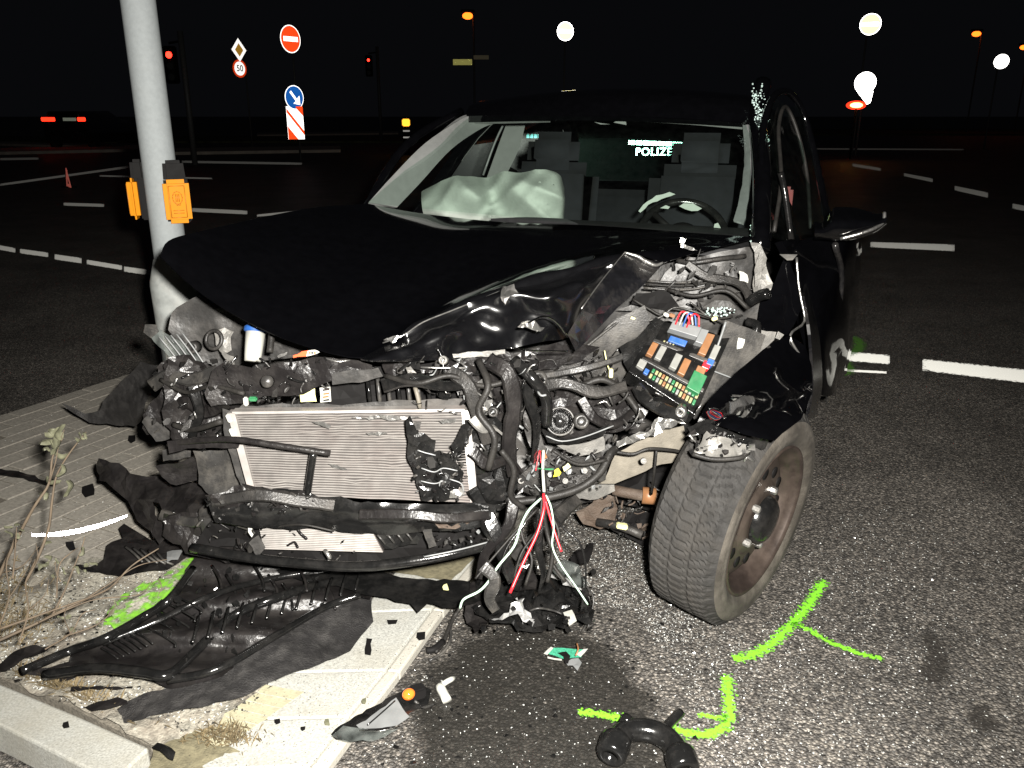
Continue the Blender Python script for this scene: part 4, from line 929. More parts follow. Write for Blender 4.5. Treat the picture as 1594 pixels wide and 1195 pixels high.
# folded front skirt with dents
sk = [
 [(566, 556, 2.08), (575, 558, 2.06), (585, 560, 2.07), (592, 562, 2.10)],
 [(628, 522, 2.14), (632, 540, 2.04), (640, 553, 2.05), (650, 561, 2.12)],
 [(655, 502, 2.18), (664, 524, 2.00), (672, 546, 2.02), (684, 560, 2.12)],
 [(690, 488, 2.22), (700, 508, 2.10), (706, 536, 2.02), (722, 558, 2.12)],
 [(735, 470, 2.26), (742, 500, 2.14), (752, 526, 2.06), (765, 549, 2.14)],
 [(790, 449, 2.32), (795, 476, 2.14), (806, 506, 2.10), (812, 538, 2.16)],
 [(835, 434, 2.38), (838, 462, 2.26), (846, 496, 2.14), (850, 530, 2.18)],
 [(885, 420, 2.42), (880, 452, 2.22), (884, 488, 2.18), (882, 524, 2.22)],
 [(930, 408, 2.48), (918, 436, 2.34), (912, 462, 2.24), (905, 486, 2.26)],
 [(972, 394, 2.56), (952, 420, 2.44), (935, 440, 2.38), (918, 458, 2.34)]]
BUL = [(P(690, 522, 2.08), .055, .045), (P(668, 500, 2.12), .03, .02), (P(862, 446, 2.30), .055, .045), (P(905, 440, 2.34), .04, .03), (P(820, 470, 2.18), .035, .03), (P(745, 500, 2.14), .05, -.03), (P(850, 505, 2.12), .03, .03)]
def dent(p, u, v):
    d = noise.noise(p * 8 + Vector((3, 0, 0))) * .055 + (.5 - abs(noise.noise(p * 10 + Vector((0, 4, 0))))) * .045
    for c_, w__, a_ in BUL: d += a_ * math.exp(-((p - c_).length / w__) ** 2)
    return p + Vector((0, -1, .25)) * d
sk = [[c[0], (c[1][0], c[1][1], c[0][2] - .085), (c[2][0], c[2][1], c[0][2] - .100), (c[3][0], c[3][1], c[0][2] - .090)] for c in sk]
mb = MB(); mb.grid([[P(*q) for q in c] for c in sk], th=.004, sub=(6, 8), fn=dent); cpart('bonnet_fold', mb, M['paint_fold'], hood, label='dented folded front lip of the bonnet with bright highlights')
RIDGE = [(628, 520, 2.13), (660, 500, 2.17), (700, 484, 2.22), (745, 466, 2.27), (792, 448, 2.32), (838, 433, 2.38), (885, 420, 2.42), (930, 407, 2.48), (974, 393, 2.55)]
mb = MB(); mb.tube([P(*q) + Vector((0, -.012, -.004)) for q in RIDGE], lambda t: .010 + .010 * math.sin(3.14 * t) + .004 * math.sin(t * 23), 16, sub=6); cpart('rolled_ridge', mb, M['paint_fold'], hood)
# torn triangular facet on top of the fold
mb = MB(); mb.panel([(972, 391, 2.50), (1000, 402, 2.50), (1034, 408, 2.52), (1005, 440, 2.42), (960, 480, 2.32), (912, 532, 2.22), (896, 547, 2.16), (884, 520, 2.14), (905, 482, 2.20), (935, 440, 2.32)], th=.004, step=16, amp=.002, freq=8, jag=.3, smooth=False); cpart('bonnet_flap', mb, M['paint_dusty'], hood)
def edges(lst, m, name='torn_edge', par=None):
    for pts, r in lst:
        mb = MB(); mb.tube([P(*q) for q in pts], r, 6, sub=4); cpart(name, mb, M[m], par)
edges([([(972, 392, 2.49), (992, 398, 2.49), (1004, 405, 2.49), (1020, 412, 2.49), (1032, 408, 2.50)], lambda t: .003 + .004 * math.sin(t * 3.1)),
 ([(972, 392, 2.49), (935, 438, 2.31), (905, 480, 2.19)], .0018), ([(566, 556, 2.06), (600, 560, 2.06), (660, 562, 2.08)], .003),
 ([(596, 533, 2.10), (628, 521, 2.10), (658, 501, 2.14), (700, 484, 2.19), (745, 466, 2.24), (792, 447, 2.30)], .0022)], 'bare', par=hood)
for o_, am in (([(782, 448, 2.26), (800, 442, 2.27), (808, 455, 2.24), (795, 458, 2.22), (786, 472, 2.2), (780, 462, 2.2)], .006), ([(803, 507, 2.06), (812, 499, 2.06), (832, 499, 2.08), (846, 508, 2.1), (838, 514, 2.08), (815, 512, 2.06)], .006), ([(596, 530, 2.08), (612, 522, 2.08), (626, 524, 2.08), (610, 534, 2.07)], .004)):
    mb = MB(); mb.panel(o_, th=.003, step=5, amp=am, freq=60); cpart('bare_tear', mb, M['bare'], hood)
edges([([(818, 504, 2.06), (845, 492, 2.1), (865, 500, 2.12), (884, 524, 2.15)], .0025), ([(790, 540, 2.08), (830, 545, 2.1), (885, 546, 2.14)], .002)], 'chrome', 'crease_edge', hood)

# ---- wing (fender) remains over the wheel
mb = MB(); mb.panel([(1226, 392, 2.72), (1240, 430, 2.70), (1252, 470, 2.66), (1238, 500, 2.6), (1226, 520, 2.56), (1200, 516, 2.58), (1178, 512, 2.62), (1184, 470, 2.68), (1205, 440, 2.7)], th=.003, step=14, amp=.006, freq=9, jag=.6, smooth=True)
mb.panel([(1226, 520, 2.52), (1252, 540, 2.55), (1262, 570, 2.5), (1262, 610, 2.18), (1246, 652, 1.98), (1206, 686, 1.87), (1180, 680, 1.87), (1120, 664, 1.92), (1084, 656, 1.98), (1100, 625, 2.08), (1150, 575, 2.24), (1200, 530, 2.46)], th=.003, step=16, amp=.008, freq=7, jag=.6, smooth=True, rel=lambda x, y: -.04 * math.sin((x - 1084) / 180 * 3.1))
fen = cpart('wing', mb, M['paint'], label='torn black wing hanging over the front tyre')
mb = MB(); mb.grid([[P(1252, 460, 2.75), P(1262, 520, 2.75), P(1266, 600, 2.6), P(1258, 650, 2.45)], [P(1256, 440, 2.95), P(1275, 520, 2.95), P(1280, 600, 2.85), P(1268, 650, 2.75)]], th=.01, sub=(4, 4)); cpart('wing_rear', mb, M['paint_dusty'], fen)
mb = MB(); mb.tube([P(1240, 400, 2.66), P(1243, 440, 2.64), P(1247, 465, 2.62), P(1252, 500, 2.6), P(1230, 522, 2.5), P(1250, 560, 2.5)], .004, 6, sub=4); cpart('torn_edge', mb, M['bare'], fen)
mb = MB(); mb.panel([(1212, 394, 2.62), (1240, 394, 2.62), (1232, 402, 2.6), (1224, 403, 2.6)], th=.01, amp=.004); cpart('bracket', mb, M['grey_metal'], fen)

# ---- front wheel, steered and leaning
wcn = P(1141, 826, 2.145); 
wax = Vector((math.cos(R(-40.5)) * math.cos(R(-6.5)), math.sin(R(-40.5)) * math.cos(R(-6.5)), math.sin(R(-6.5)))).normalized()
RW, HW = .322, .102
wcn = Vector((wcn.x, wcn.y, RW * .99 + .006))
def wheelprof():
    p = []
    for z_, r_ in ((-HW + .012, .205), (-HW, .225), (-HW - .004, .26), (-HW + .002, .295), (-HW + .016, .312)): p.append((r_, z_))
    n = 22
    for k in range(n + 1):
        z_ = -HW + .022 + (2 * HW - .044) * k / n; p.append((.3195 + .0025 * (1 - (z_ / HW) ** 2), z_))
    for z_, r_ in ((HW - .016, .312), (HW - .002, .297)): p.append((r_, z_))
    return p
def tread(k, j, r_, z_):
    if abs(z_) > HW - .02: return r_ - (.004 if abs(z_) < HW - .010 and k % 6 < 2 else 0)
    a = k + abs(z_) / HW * 7
    g_ = 0
    if a % 4 < 1.0: g_ = .0040
    if abs(abs(z_) - .030) < .0045: g_ = .004
    if abs(abs(z_) - .062) < .003 and k % 6 < 5: g_ = .004
    return r_ - g_
mb = MB(); mb.lathe(wheelprof(), wcn, wax, 300, fn=tread, smooth=False); tyre_o = None
whl = cpart('front_wheel', mb, M['tyre'], label='tilted front wheel with worn winter tyre turned outwards')
prof = [(.297, HW - .002), (.288, HW + .003), (.276, HW + .006), (.268, HW + .004), (.264, HW + .006), (.248, HW + .004), (.236, HW - .002), (.230, HW - .006), (.224, HW - .010)]
mb = MB(); mb.lathe(prof, wcn, wax, 96); cpart('sidewall', mb, M['tyre_side'], whl)
mb = MB(); mb.lathe([(.226, HW - .012), (.225, HW - .004), (.219, HW - .003), (.213, HW - .012), (.205, HW - .028), (.192, HW - .034), (.186, HW - .07)], wcn, wax, 96); cpart('rim', mb, M['rim'], whl)
# solid disc; black discs on it paint in the shade of its holes
mb = MB(); nh = 12
prof = [(.188, HW - .060), (.168, HW - .048), (.150, HW - .042)]
mb.lathe(prof, wcn, wax, 72); mb.lathe([(.112, HW - .036), (.100, HW - .028), (.085, HW - .024), (.060, HW - .030), (.034, HW - .026), (.033, HW - .012), (0, HW - .010)], wcn, wax, 72)
a0 = wax.cross(Vector((0, 0, 1))).normalized(); b0 = wax.cross(a0)
def wp(an, r_, z_): return wcn + (a0 * math.cos(an) + b0 * math.sin(an)) * r_ + wax * z_
mb.lathe([(.150, HW - .042), (.112, HW - .036)], wcn, wax, 72)
cpart('rim_disc', mb, M['rim_face'], whl)
for k in range(12):
    an = 2 * math.pi * k / 12; c = wp(an, .136, HW - .0385); mb = MB(); torus(mb, c, wax, .0155, .0022, 20, 6); mb.lathe([(.0155, .001), (.0150, .002), (0, .0022)], c, wax, 20); cpart('rim_hole', mb, M['black_box'], whl)
mb = MB(); mb.lathe([(.072, HW - .022), (.068, HW - .004), (.052, HW + .008), (.026, HW + .012), (0, HW + .013)], wcn, wax, 48); cpart('hub_cap', mb, M['gloss_black'], whl)
for k in range(5):
    an = 2 * math.pi * k / 5 + .5; mb = MB(); c = wp(an, .088, HW - .018); mb.lathe([(.011, -.01), (.011, .006), (.007, .010), (0, .010)], c, wax, 6, smooth=False); cpart('wheel_bolt', mb, M['bare'] if k % 2 else M['grey_metal'], whl)
mb = MB(); mb.lathe([(.0, -.02), (.13, -.02), (.13, .0), (0, .0)], wcn, wax, 40); cpart('brake_disc', mb, M['black_box'], whl)

# ---- inside the crushed front
SEED = [10]
def pn(name, m, pts, Y=None, parent=None, label=None, **kw):
    SEED[0] += 1
    o = [(p[0], p[1], p[2] if len(p) > 2 else Y) for p in pts]
    a = dict(th=.005, step=11, amp=.006, freq=22, jag=1.2, seed=SEED[0]); a.update(kw)
    mb = MB(); mb.panel(o, **a); return cpart(name, mb, M[m], parent, label)
def tb(name, m, pts, r, parent=None, label=None, sub=5, seg=8, Y=None):
    mb = MB(); mb.tube([P(p[0], p[1], p[2] if len(p) > 2 else Y) for p in pts], r, seg, sub=sub); return cpart(name, mb, M[m], parent, label)
# bulkhead and engine mass
pn('bulkhead', 'bay', [(300, 500), (700, 440), (1190, 400), (1195, 620), (1040, 680), (930, 760), (700, 760), (380, 700)], Y=2.92, th=.03, step=26, amp=.03, freq=5, smooth=True)
pn('engine_block', 'dark_metal', [(500, 560), (700, 540), (930, 560), (950, 700), (930, 770), (850, 790), (760, 770), (540, 700)], Y=2.5, th=.2, step=16, amp=.03, freq=8)
pn('gearbox', 'bay', [(740, 640), (880, 610), (960, 640), (940, 720), (860, 790), (760, 790)], Y=2.38, th=.15, step=14, amp=.025, freq=12)
# right hand side: shock tower, apron, trays
pn('shock_tower', 'bay', [(1000, 470), (1035, 420), (1070, 398), (1130, 388), (1180, 385), (1198, 430), (1186, 520), (1120, 515), (1040, 492), (960, 485)], Y=2.74, step=13, amp=.02, freq=12, smooth=True)
pn('apron', 'bay', [(1010, 476), (1060, 486), (1140, 470), (1176, 500), (1170, 540), (1128, 528), (1040, 500), (985, 510), (960, 500)], Y=2.66, step=11, amp=.012, freq=14)
pn('dark_opening', 'black_box', [(990, 455), (1040, 450), (1062, 480), (1052, 486), (1010, 478), (985, 470)], Y=2.63, th=.01)  # black plate: the shade of an opening put into its colour
for k, (dy, dY) in enumerate(((0, 0), (5, -.01), (11, -.02))):
    tb('weather_strip', 'rubber' if k % 2 else 'dgrey_p', [(1008 - k * 3, 436 + dy, 2.68 + dY), (1040, 439 + dy, 2.66 + dY), (1080, 438 + dy, 2.66 + dY), (1115, 430 + dy, 2.66 + dY)], .004)
tb('bonnet_hinge', 'dark_metal', [(1055, 405, 2.7), (1080, 408, 2.66), (1120, 402, 2.66), (1160, 398, 2.7)], .008)
pn('hinge_bracket', 'grey_metal', [(1170, 378), (1184, 380), (1194, 400), (1199, 440), (1186, 462), (1172, 470), (1168, 440), (1176, 410)], Y=2.6, step=8, amp=.012, freq=30)
pn('hinge_tongue', 'grey_metal', [(1183, 392), (1188, 402), (1184, 440), (1176, 446), (1174, 420)], Y=2.55, step=7, amp=.003, th=.003)
pn('hinge_bolt_plate', 'white_p', [(1151, 421), (1164, 427), (1165, 440), (1152, 436)], Y=2.55, step=6, amp=.002)
pn('bent_clip', 'bare', [(1058, 376), (1078, 384), (1086, 390), (1060, 384)], Y=2.6, step=5, amp=.004, freq=50)
pn('bent_clip', 'bare', [(1061, 370), (1068, 372), (1066, 378), (1060, 377)], Y=2.6, step=5, amp=.004, freq=50)
tb('cable', 'rubber', [(985, 465, 2.6), (1010, 480, 2.58), (1030, 490, 2.57), (1045, 480, 2.56), (1075, 486, 2.55), (1110, 495, 2.55), (1140, 492, 2.56)], .0045)
tb('cable', 'dgrey_p', [(1005, 500, 2.52), (1030, 492, 2.52), (1050, 478, 2.52), (1080, 484, 2.5), (1125, 500, 2.5)], .003)
for (x, y, m) in ((1037, 489, 'white_p'), (1046, 490, 'orange_p'), (1002, 487, 'red_p'), (985, 494, 'yellow_p'), (1072, 492, 'orange_p'), (1112, 495, 'yellow_p')):
    mb = MB(); mb.box(P(x, y, 2.5), (.018, .012, .011), Matrix.Rotation(rnd(-.5, .5), 3, 'Y'), bev=.002); cpart('connector', mb, M[m])
mb = MB()
for k in range(60):
    c = P(rnd(1098, 1145), rnd(478, 492), rnd(2.5, 2.55)); s = rnd(.002, .005); mb.box(c, (s, s, s), Matrix.Rotation(rnd(0, 3), 3, Vector((rnd(-1, 1), 1, rnd(-1, 1))).normalized()))
cpart('glass_crumbs', mb, M['frost'], kind='stuff')
pn('tray_side', 'dgrey_p', [(848, 585), (900, 555), (960, 500), (1002, 478), (1010, 500), (996, 530), (985, 585), (960, 620), (900, 610), (846, 600)], Y=2.5, th=.01, step=16, amp=.010, freq=7, smooth=True)
tb('tray_edge', 'dgrey_p', [(842, 574, 2.44), (870, 560, 2.44), (900, 548, 2.46), (960, 502, 2.5), (1005, 478, 2.52)], .005, sub=3)
pn('tray_front', 'plastic', [(830, 540), (880, 530), (930, 540), (905, 560), (860, 572), (840, 575)], Y=2.4, amp=.01)
tb('cable', 'yellow_p', [(941, 545, 2.42), (945, 565, 2.41), (950, 580, 2.41), (948, 592, 2.41)], .0022)
mb = MB(); mb.box(P(951, 580, 2.4), (.012, .01, .028), bev=.002); cpart('connector', mb, M['yellow_p'])
pn('long_cover', 'dgrey_p', [(1128, 497), (1150, 505), (1192, 522), (1180, 560), (1110, 640), (1082, 652), (1076, 640), (1105, 580)], Y=2.36, th=.02, step=14, amp=.004, freq=6, smooth=True)
tb('cover_edge', 'grey_p', [(1130, 500, 2.35), (1120, 530, 2.35), (1100, 585, 2.33), (1078, 645, 2.3)], .0035, sub=3)
tb('cover_rib', 'grey_p', [(1106, 575, 2.34), (1122, 581, 2.34), (1138, 587, 2.34)], .0025, sub=3)
pn('clip_window', 'white_p', [(1150, 524), (1160, 527), (1156, 540), (1148, 542)], Y=2.33, step=5, amp=.002)
pn('wing_mount', 'grey_metal', [(1186, 512), (1210, 518), (1206, 530), (1180, 552), (1186, 530)], Y=2.42, step=7, amp=.004)
pn('wing_mount', 'grey_metal', [(1212, 516), (1222, 520), (1215, 528), (1208, 526)], Y=2.42, step=6, amp=.003)
tb('hose', 'gloss_black', [(1165, 470, 2.56), (1182, 460, 2.54), (1196, 456, 2.52)], .018); tb('hose', 'gloss_black', [(1162, 500, 2.5), (1178, 505, 2.48), (1176, 520, 2.47)], .014)
# fuse box on a tilted board
FB = {'A': P(988, 577, 2.30), 'B': P(1030, 503, 2.42), 'C': P(1126, 528, 2.36), 'D': P(1078, 634, 2.24)}
def fb(u, v, d=0):
    p = FB['A'].lerp(FB['D'], u).lerp(FB['B'].lerp(FB['C'], u), v)
    n_ = (FB['D'] - FB['A']).cross(FB['B'] - FB['A']).normalized()
    if n_.y > 0: n_ = -n_
    return p + n_ * d
def fbox(name, u0, u1, v0, v1, d0, d1, m, parent, join=None):
    m = {'white_p': 'dull_white', 'yellow_p': 'dull_yellow'}.get(m, m)
    q = [fb(u0, v0, d1), fb(u1, v0, d1), fb(u1, v1, d1), fb(u0, v1, d1)]
    dv = fb(u0, v0, d0) - fb(u0, v0, d1)
    if join is not None: join.hexa(q, dv); return
    mb = MB(); mb.hexa(q, dv); o = mb.build(name, M[m], parent)
    bvm = o.modifiers.new('bevel', 'BEVEL'); bvm.width = .0015; bvm.segments = 2
    return o
fbx = fbox('fuse_box', -.08, 1.08, -.06, 1.05, -.07, 0, 'gloss_black', car)
for (u0, u1, v0, v1, h, m, nm) in ((.02, .12, .32, .56, .020, 'orange_p', 'relay'), (.16, .26, .32, .56, .020, 'white_p', 'relay'), (.42, .53, .30, .54, .020, 'white_p', 'relay'), (.57, .68, .28, .52, .020, 'orange_p', 'relay'),
      (.72, .84, .66, .98, .022, 'orange_p', 'relay'), (.90, 1.0, .66, .86, .018, 'white_p', 'relay'), (.86, .97, .50, .60, .02, 'red_p', 'fuse'), (.90, 1.0, .56, .64, .022, 'blue_p', 'fuse'), (.80, .94, .40, .50, .02, 'orange_p', 'relay'), (.78, .99, .14, .40, .026, 'green_p', 'relay'),
      (.22, .50, .70, .80, .012, 'blue_p', 'fuse_strip'), (.14, .60, .86, 1.02, .028, 'grey_p', 'plug_block'), (.60, .72, .78, 1.0, .030, 'grey_p', 'plug_block'), (-.02, .10, .06, .20, .016, 'white_p', 'fuse'), (.12, .19, .03, .12, .01, 'blue_p', 'fuse'),
      (.0, 1.04, .60, .66, .010, 'dgrey_p', 'divider'), (.0, 1.04, .22, .27, .010, 'dgrey_p', 'divider')):
    fbox(nm, u0, u1, v0, v1, .002, h, m, fbx)
cols_ = ['yellow_p', 'green_p', 'white_p', 'yellow_p', 'orange_p', 'yellow_p']
for k in range(14): fbox('fuse', .22 + k * .057, .262 + k * .057, .02, .09, .002, .009, cols_[k % 6], fbx); 
for k in range(14): fbox('fuse', .22 + k * .057, .262 + k * .057, .115, .18, .002, .009, cols_[(k * 5 + 1) % 6], fbx)
for k in range(12): fbox('fuse', .16 + k * .05, .19 + k * .05, .67, .70, .002, .007, 'white_p' if k % 3 else 'yellow_p', fbx)
for k in range(10): fbox('fuse', .40 + k * .035, .42 + k * .035, .55, .60, .002, .007, 'yellow_p' if k % 2 else 'white_p', fbx)
for k, m in enumerate(('red_p', 'white_p', 'blue_p', 'red_p')):
    mb = MB(); mb.tube([fb(.2 + k * .06, .95, .03), fb(.18 + k * .06, 1.08, .06), fb(.28 + k * .06, 1.12, .05), fb(.4 + k * .05, 1.0, .035)], .0025, 6, sub=5); mb.build('wire', M[m], fbx)
pn('fuse_box_wall', 'gloss_black', [(965, 540), (992, 525), (1020, 492), (1034, 500), (990, 580), (978, 578)], Y=2.36, th=.01, amp=.004)
# headlamp remains, frame rail, hoses
mb = MB(); c = P(872, 655, 2.16); torus(mb, c, (-.1, -1, .35), .038, .004, 40, 8); cpart('lamp_ring', mb, M['dgrey_p'])
mb = MB(); mb.lathe([(.037, 0), (.030, -.03), (.012, -.05), (0, -.05)], c, (-.1, -1, .35), 32); cpart('lamp_bowl', mb, M['gloss_black'])
pn('lamp_housing', 'plastic', [(838, 612), (870, 600), (930, 605), (985, 600), (1010, 630), (990, 665), (940, 668), (900, 682), (862, 690), (838, 670)], Y=2.26, th=.03, step=12, amp=.014, freq=20)
pn('lamp_shell', 'gloss_black', [(845, 665), (870, 680), (905, 678), (950, 660), (938, 680), (890, 692), (855, 688)], Y=2.12, step=8, amp=.006)
tb('lamp_rim', 'grey_p', [(850, 678, 2.1), (875, 686, 2.09), (910, 679, 2.1), (955, 662, 2.12)], .002)
pn('frame_rail', 'beige_metal', [(940, 745), (958, 705), (990, 688), (1028, 670), (1066, 664), (1070, 690), (1060, 716), (1030, 722), (990, 738), (955, 752), (930, 752)], Y=2.22, th=.05, step=14, amp=.004, freq=10)
pn('rail_flange', 'grey_metal', [(868, 692), (905, 690), (940, 680), (942, 700), (905, 710), (882, 702)], Y=2.10, th=.006, step=9, amp=.005, freq=30)
pn('torn_rail_lip', 'bare', [(1008, 662), (1030, 650), (1064, 658), (1066, 664), (1035, 668), (1010, 676), (960, 694), (958, 688)], Y=2.10, th=.01, step=6, amp=.012, freq=50)
pn('rail_lower', 'dark_metal', [(808, 742), (840, 712), (900, 706), (950, 712), (940, 745), (900, 765), (840, 770), (806, 762)], Y=2.12, th=.05, step=11, amp=.01, freq=18)
tb('hose', 'rubber', [(798, 781, 2.02), (850, 774, 2.02), (900, 760, 2.03), (934, 735, 2.05), (950, 705, 2.08), (958, 698, 2.1)], .011, label='ribbed black hose bent up beside the frame rail')
tb('cable', 'rubber', [(955, 702, 2.1), (985, 706, 2.1), (1010, 698, 2.1), (1045, 700, 2.12), (1065, 704, 2.15)], .005)
tb('cable', 'rubber', [(1022, 698, 2.14), (1018, 740, 2.14), (1014, 768, 2.2)], .004)
mb = MB()
for (x, y, r_) in ((846, 712, 0), (857, 738, 0), (811, 748, 1), (880, 748, 0), (910, 732, 0), (1002, 717, 0)):
    mb.disc(P(x, y, 2.07), (0, -1, .2), .008, 14, th=.01)
cpart('bolt_heads', mb, M['grey_metal'], kind='stuff')
pn('catch_plate', 'bay', [(818, 625), (838, 650), (850, 690), (862, 700), (850, 720), (830, 700), (815, 660)], Y=2.1, amp=.01, th=.01)
mb = MB(); mb.lathe([(0, -.10), (.042, -.09), (.046, 0), (.043, .06), (.03, .075), (0, .08)], P(812, 612, 2.2), (.25, -.2, 1), 28); cpart('canister', mb, M['dgrey_p'])
pn('steering_knuckle', 'rust', [(918, 790), (930, 770), (955, 765), (965, 790), (955, 815), (930, 826), (908, 812), (902, 795)], Y=2.42, th=.08, step=9, amp=.012, freq=25)
pn('gearbox_foot', 'grey_metal', [(890, 765), (925, 752), (955, 745), (955, 765), (930, 778), (895, 778)], Y=2.3, th=.05, amp=.006)
tb('drive_shaft', 'rust', [(955, 762, 2.35), (985, 768, 2.33), (1030, 776, 2.3)], .017, sub=2, seg=14)
mb = MB(); mb.lathe([(.018, -.02), (.026, -.02), (.026, .02), (.018, .02)], P(1010, 771, 2.3), (1, -.1, -.05), 20); cpart('clamp_ring', mb, M['orange_p'])
tb('track_rod', 'dark_metal', [(930, 812, 2.4), (965, 818, 2.36), (1000, 832, 2.32)], .014, sub=2); mb = MB(); mb.box(P(968, 818, 2.32), (.035, .02, .016), Matrix.Rotation(.2, 3, 'Y'), bev=.003); cpart('rod_collar', mb, M['yellow_p'])
pn('control_arm', 'black_box', [(940, 800), (1000, 790), (1032, 800), (1030, 845), (1000, 850), (975, 838), (950, 825)], Y=2.45, th=.06, amp=.01)
pn('inner_arch', 'black_box', [(950, 690), (1070, 670), (1110, 700), (1050, 800), (960, 790), (930, 760)], Y=2.62, th=.02, amp=.02, step=20)
mb = MB(); pn('bent_bracket', 'grey_metal', [(1078, 690), (1095, 672), (1130, 676), (1160, 690), (1166, 700), (1148, 708), (1105, 712), (1082, 704)], Y=1.90, th=.012, step=6, amp=.016, freq=34, smooth=True)
tb('bracket_rim', 'rubber', [(1078, 706, 1.88), (1110, 714, 1.87), (1150, 712, 1.87), (1165, 704, 1.89)], .006)
pn('arch_scrap', 'gloss_black', [(1075, 652), (1110, 660), (1165, 670), (1200, 682), (1190, 700), (1165, 706), (1140, 690), (1100, 680), (1078, 672)], Y=1.93, th=.006, step=8, amp=.014, freq=30)
# upper cross member and bits behind it
pn('cross_member', 'plastic', [(322, 612), (336, 580), (352, 566), (400, 572), (452, 556), (498, 552), (560, 558), (580, 566), (574, 588), (520, 586), (492, 596), (470, 608), (400, 622), (360, 630), (330, 632)], Y=2.06, th=.03, step=10, amp=.012, freq=16, label='dusty black cross member broken above the radiator')
mb = MB(); mb.lathe([(0, .012), (.012, .011), (.016, .004), (.016, -.01), (0, -.01)], P(416, 593, 2.0), (0, -1, .3), 16); cpart('bolt_head', mb, M['dgrey_p'])
pn('air_duct', 'bay', [(516, 582), (545, 574), (590, 571), (596, 586), (560, 594), (517, 599)], Y=2.05, th=.03, amp=.003, smooth=True)
pn('support_lip', 'bay', [(376, 628), (480, 629), (560, 626), (640, 622), (722, 620), (724, 640), (560, 642), (364, 643)], Y=2.07, th=.02, step=12, amp=.004)
for k in range(9):
    x = 572 + k * 15.5; tb('intake_rib', 'dgrey_p' if k % 3 else 'gloss_black', [(x, 590 - (k % 2) * 4, 2.16), (x + 2, 606, 2.14), (x + 4, 624, 2.14)], .006, sub=3)
pn('intake_back', 'black_box', [(500, 575), (720, 560), (725, 628), (500, 630)], Y=2.22, th=.02, step=16, amp=.008)
# filler bottle with blue cap
A_, B_ = P(398, 515, 2.30), P(393, 562, 2.26); axb = (A_ - B_).normalized()
mb = MB(); Lb = (A_ - B_).length; mb.lathe([(0, 0), (.022, 0), (.024, .02), (.028, Lb), (0, Lb)], B_, axb, 28); fl_ = cpart('filler_neck', mb, M['white_p'], label='white filler neck with blue cap under the bonnet')
mb = MB(); mb.lathe([(.028, -.004), (.033, 0), (.033, .010), (.024, .018), (.010, .026), (0, .026)], A_, axb, 28); cpart('blue_cap', mb, M['blue_p'], fl_)
tb('hose', 'rubber', [(424, 505, 2.3), (422, 530, 2.28), (420, 548, 2.26)], .010, sub=3)
pn('apron', 'bay', [(306, 452), (350, 480), (384, 508), (388, 560), (350, 575), (310, 560), (262, 515), (280, 480)], Y=2.62, step=12, amp=.018, freq=12, smooth=True)
pn('apron', 'bay', [(400, 505), (450, 530), (505, 552), (470, 556), (430, 562), (400, 566), (385, 560)], Y=2.5, step=10, amp=.008, freq=12)
pn('strut_mount', 'grey_metal', [(330, 516), (345, 507), (362, 513), (364, 540), (345, 545), (336, 535)], Y=2.5, step=8, amp=.010, freq=30)
mb = MB(); torus(mb, P(333, 528, 2.46), (-.3, -1, .4), .028, .006, 30, 8); cpart('strut_ring', mb, M['dark_metal'])
pn('bracket', 'grey_metal', [(345, 548), (366, 555), (366, 566), (356, 572)], Y=2.42, step=6, amp=.006)
sq_ = pn('warning_sticker', 'redorange', [(456, 552), (470, 546), (480, 545), (477, 554), (456, 556)], Y=2.12, th=.002, step=6, amp=.001)
sq2 = pn('warning_sticker', 'white_p', [(479, 545), (492, 543), (498, 547), (477, 554)], Y=2.118, th=.002, step=6, amp=.001)
for x in (482, 486, 490): 
    mb = MB(); mb.disc(P(x, 548.5, 2.112), (0, -1, .3), .003, 8, th=.001); cpart('sticker_print', mb, M['redorange'] if x != 486 else M['black_print'], sq2)
pn('foil_scrap', 'bare', [(432, 553), (448, 547), (447, 551), (434, 556)], Y=2.14, th=.002, step=5, amp=.002)
pn('label', 'yellow_p', [(466, 608), (490, 604), (493, 624), (468, 625)], Y=2.09, th=.002, step=9, amp=.001, label='pale yellow label behind the radiator')
lb = pn('label', 'white_p', [(497, 603), (514, 601), (516, 624), (499, 626)], Y=2.088, th=.002, step=9, amp=.001, label='white label with red print behind the radiator')
for (x, y, m) in ((507, 606, 'black_print'), (508, 612, 'redorange'), (507, 617, 'redorange'), (508, 622, 'black_print')):
    mb = MB(); mb.box(P(x, y, 2.082), (.016, .002, .004), Matrix.Rotation(-.15, 3, 'Y')); cpart('label_print', mb, M[m], lb)
mb = MB(); mb.box(P(394, 620, 2.05), (.022, .012, .012), bev=.003); cpart('plug', mb, M['green_p'])
mb = MB(); mb.box(P(383, 624, 2.05), (.012, .012, .024), bev=.003); cpart('plug', mb, M['white_p'])
# crushed left corner
pn('crushed_corner', 'plastic', [(268, 560), (300, 552), (330, 566), (352, 590), (360, 640), (372, 690), (330, 700), (285, 690), (262, 650), (256, 600)], Y=2.2, th=.03, step=9, amp=.02, freq=22, label='crushed black plastic of the front corner')
pn('headlamp_shard', 'lamp_clear', [(229, 506), (246, 508), (262, 520), (304, 545), (322, 578), (296, 586), (268, 560), (240, 530), (228, 516)], Y=2.32, th=.004, step=9, amp=.004)
for k in range(5):
    tb('lamp_rib', 'grey_p', [(248 + k * 9, 524 - k * 1.5, 2.3), (266 + k * 9, 546 - k * 1, 2.29), (286 + k * 9, 572, 2.28)], .0022, sub=3)
pn('lamp_mount', 'dgrey_p', [(228, 505), (245, 508), (250, 520), (236, 528), (226, 518)], Y=2.30, th=.02, step=6, amp=.006)
pn('dust_boot', 'plastic', [(238, 620), (255, 590), (262, 612), (258, 650), (262, 672), (252, 685), (226, 676), (218, 664), (224, 640)], Y=2.34, th=.02, step=8, amp=.012)
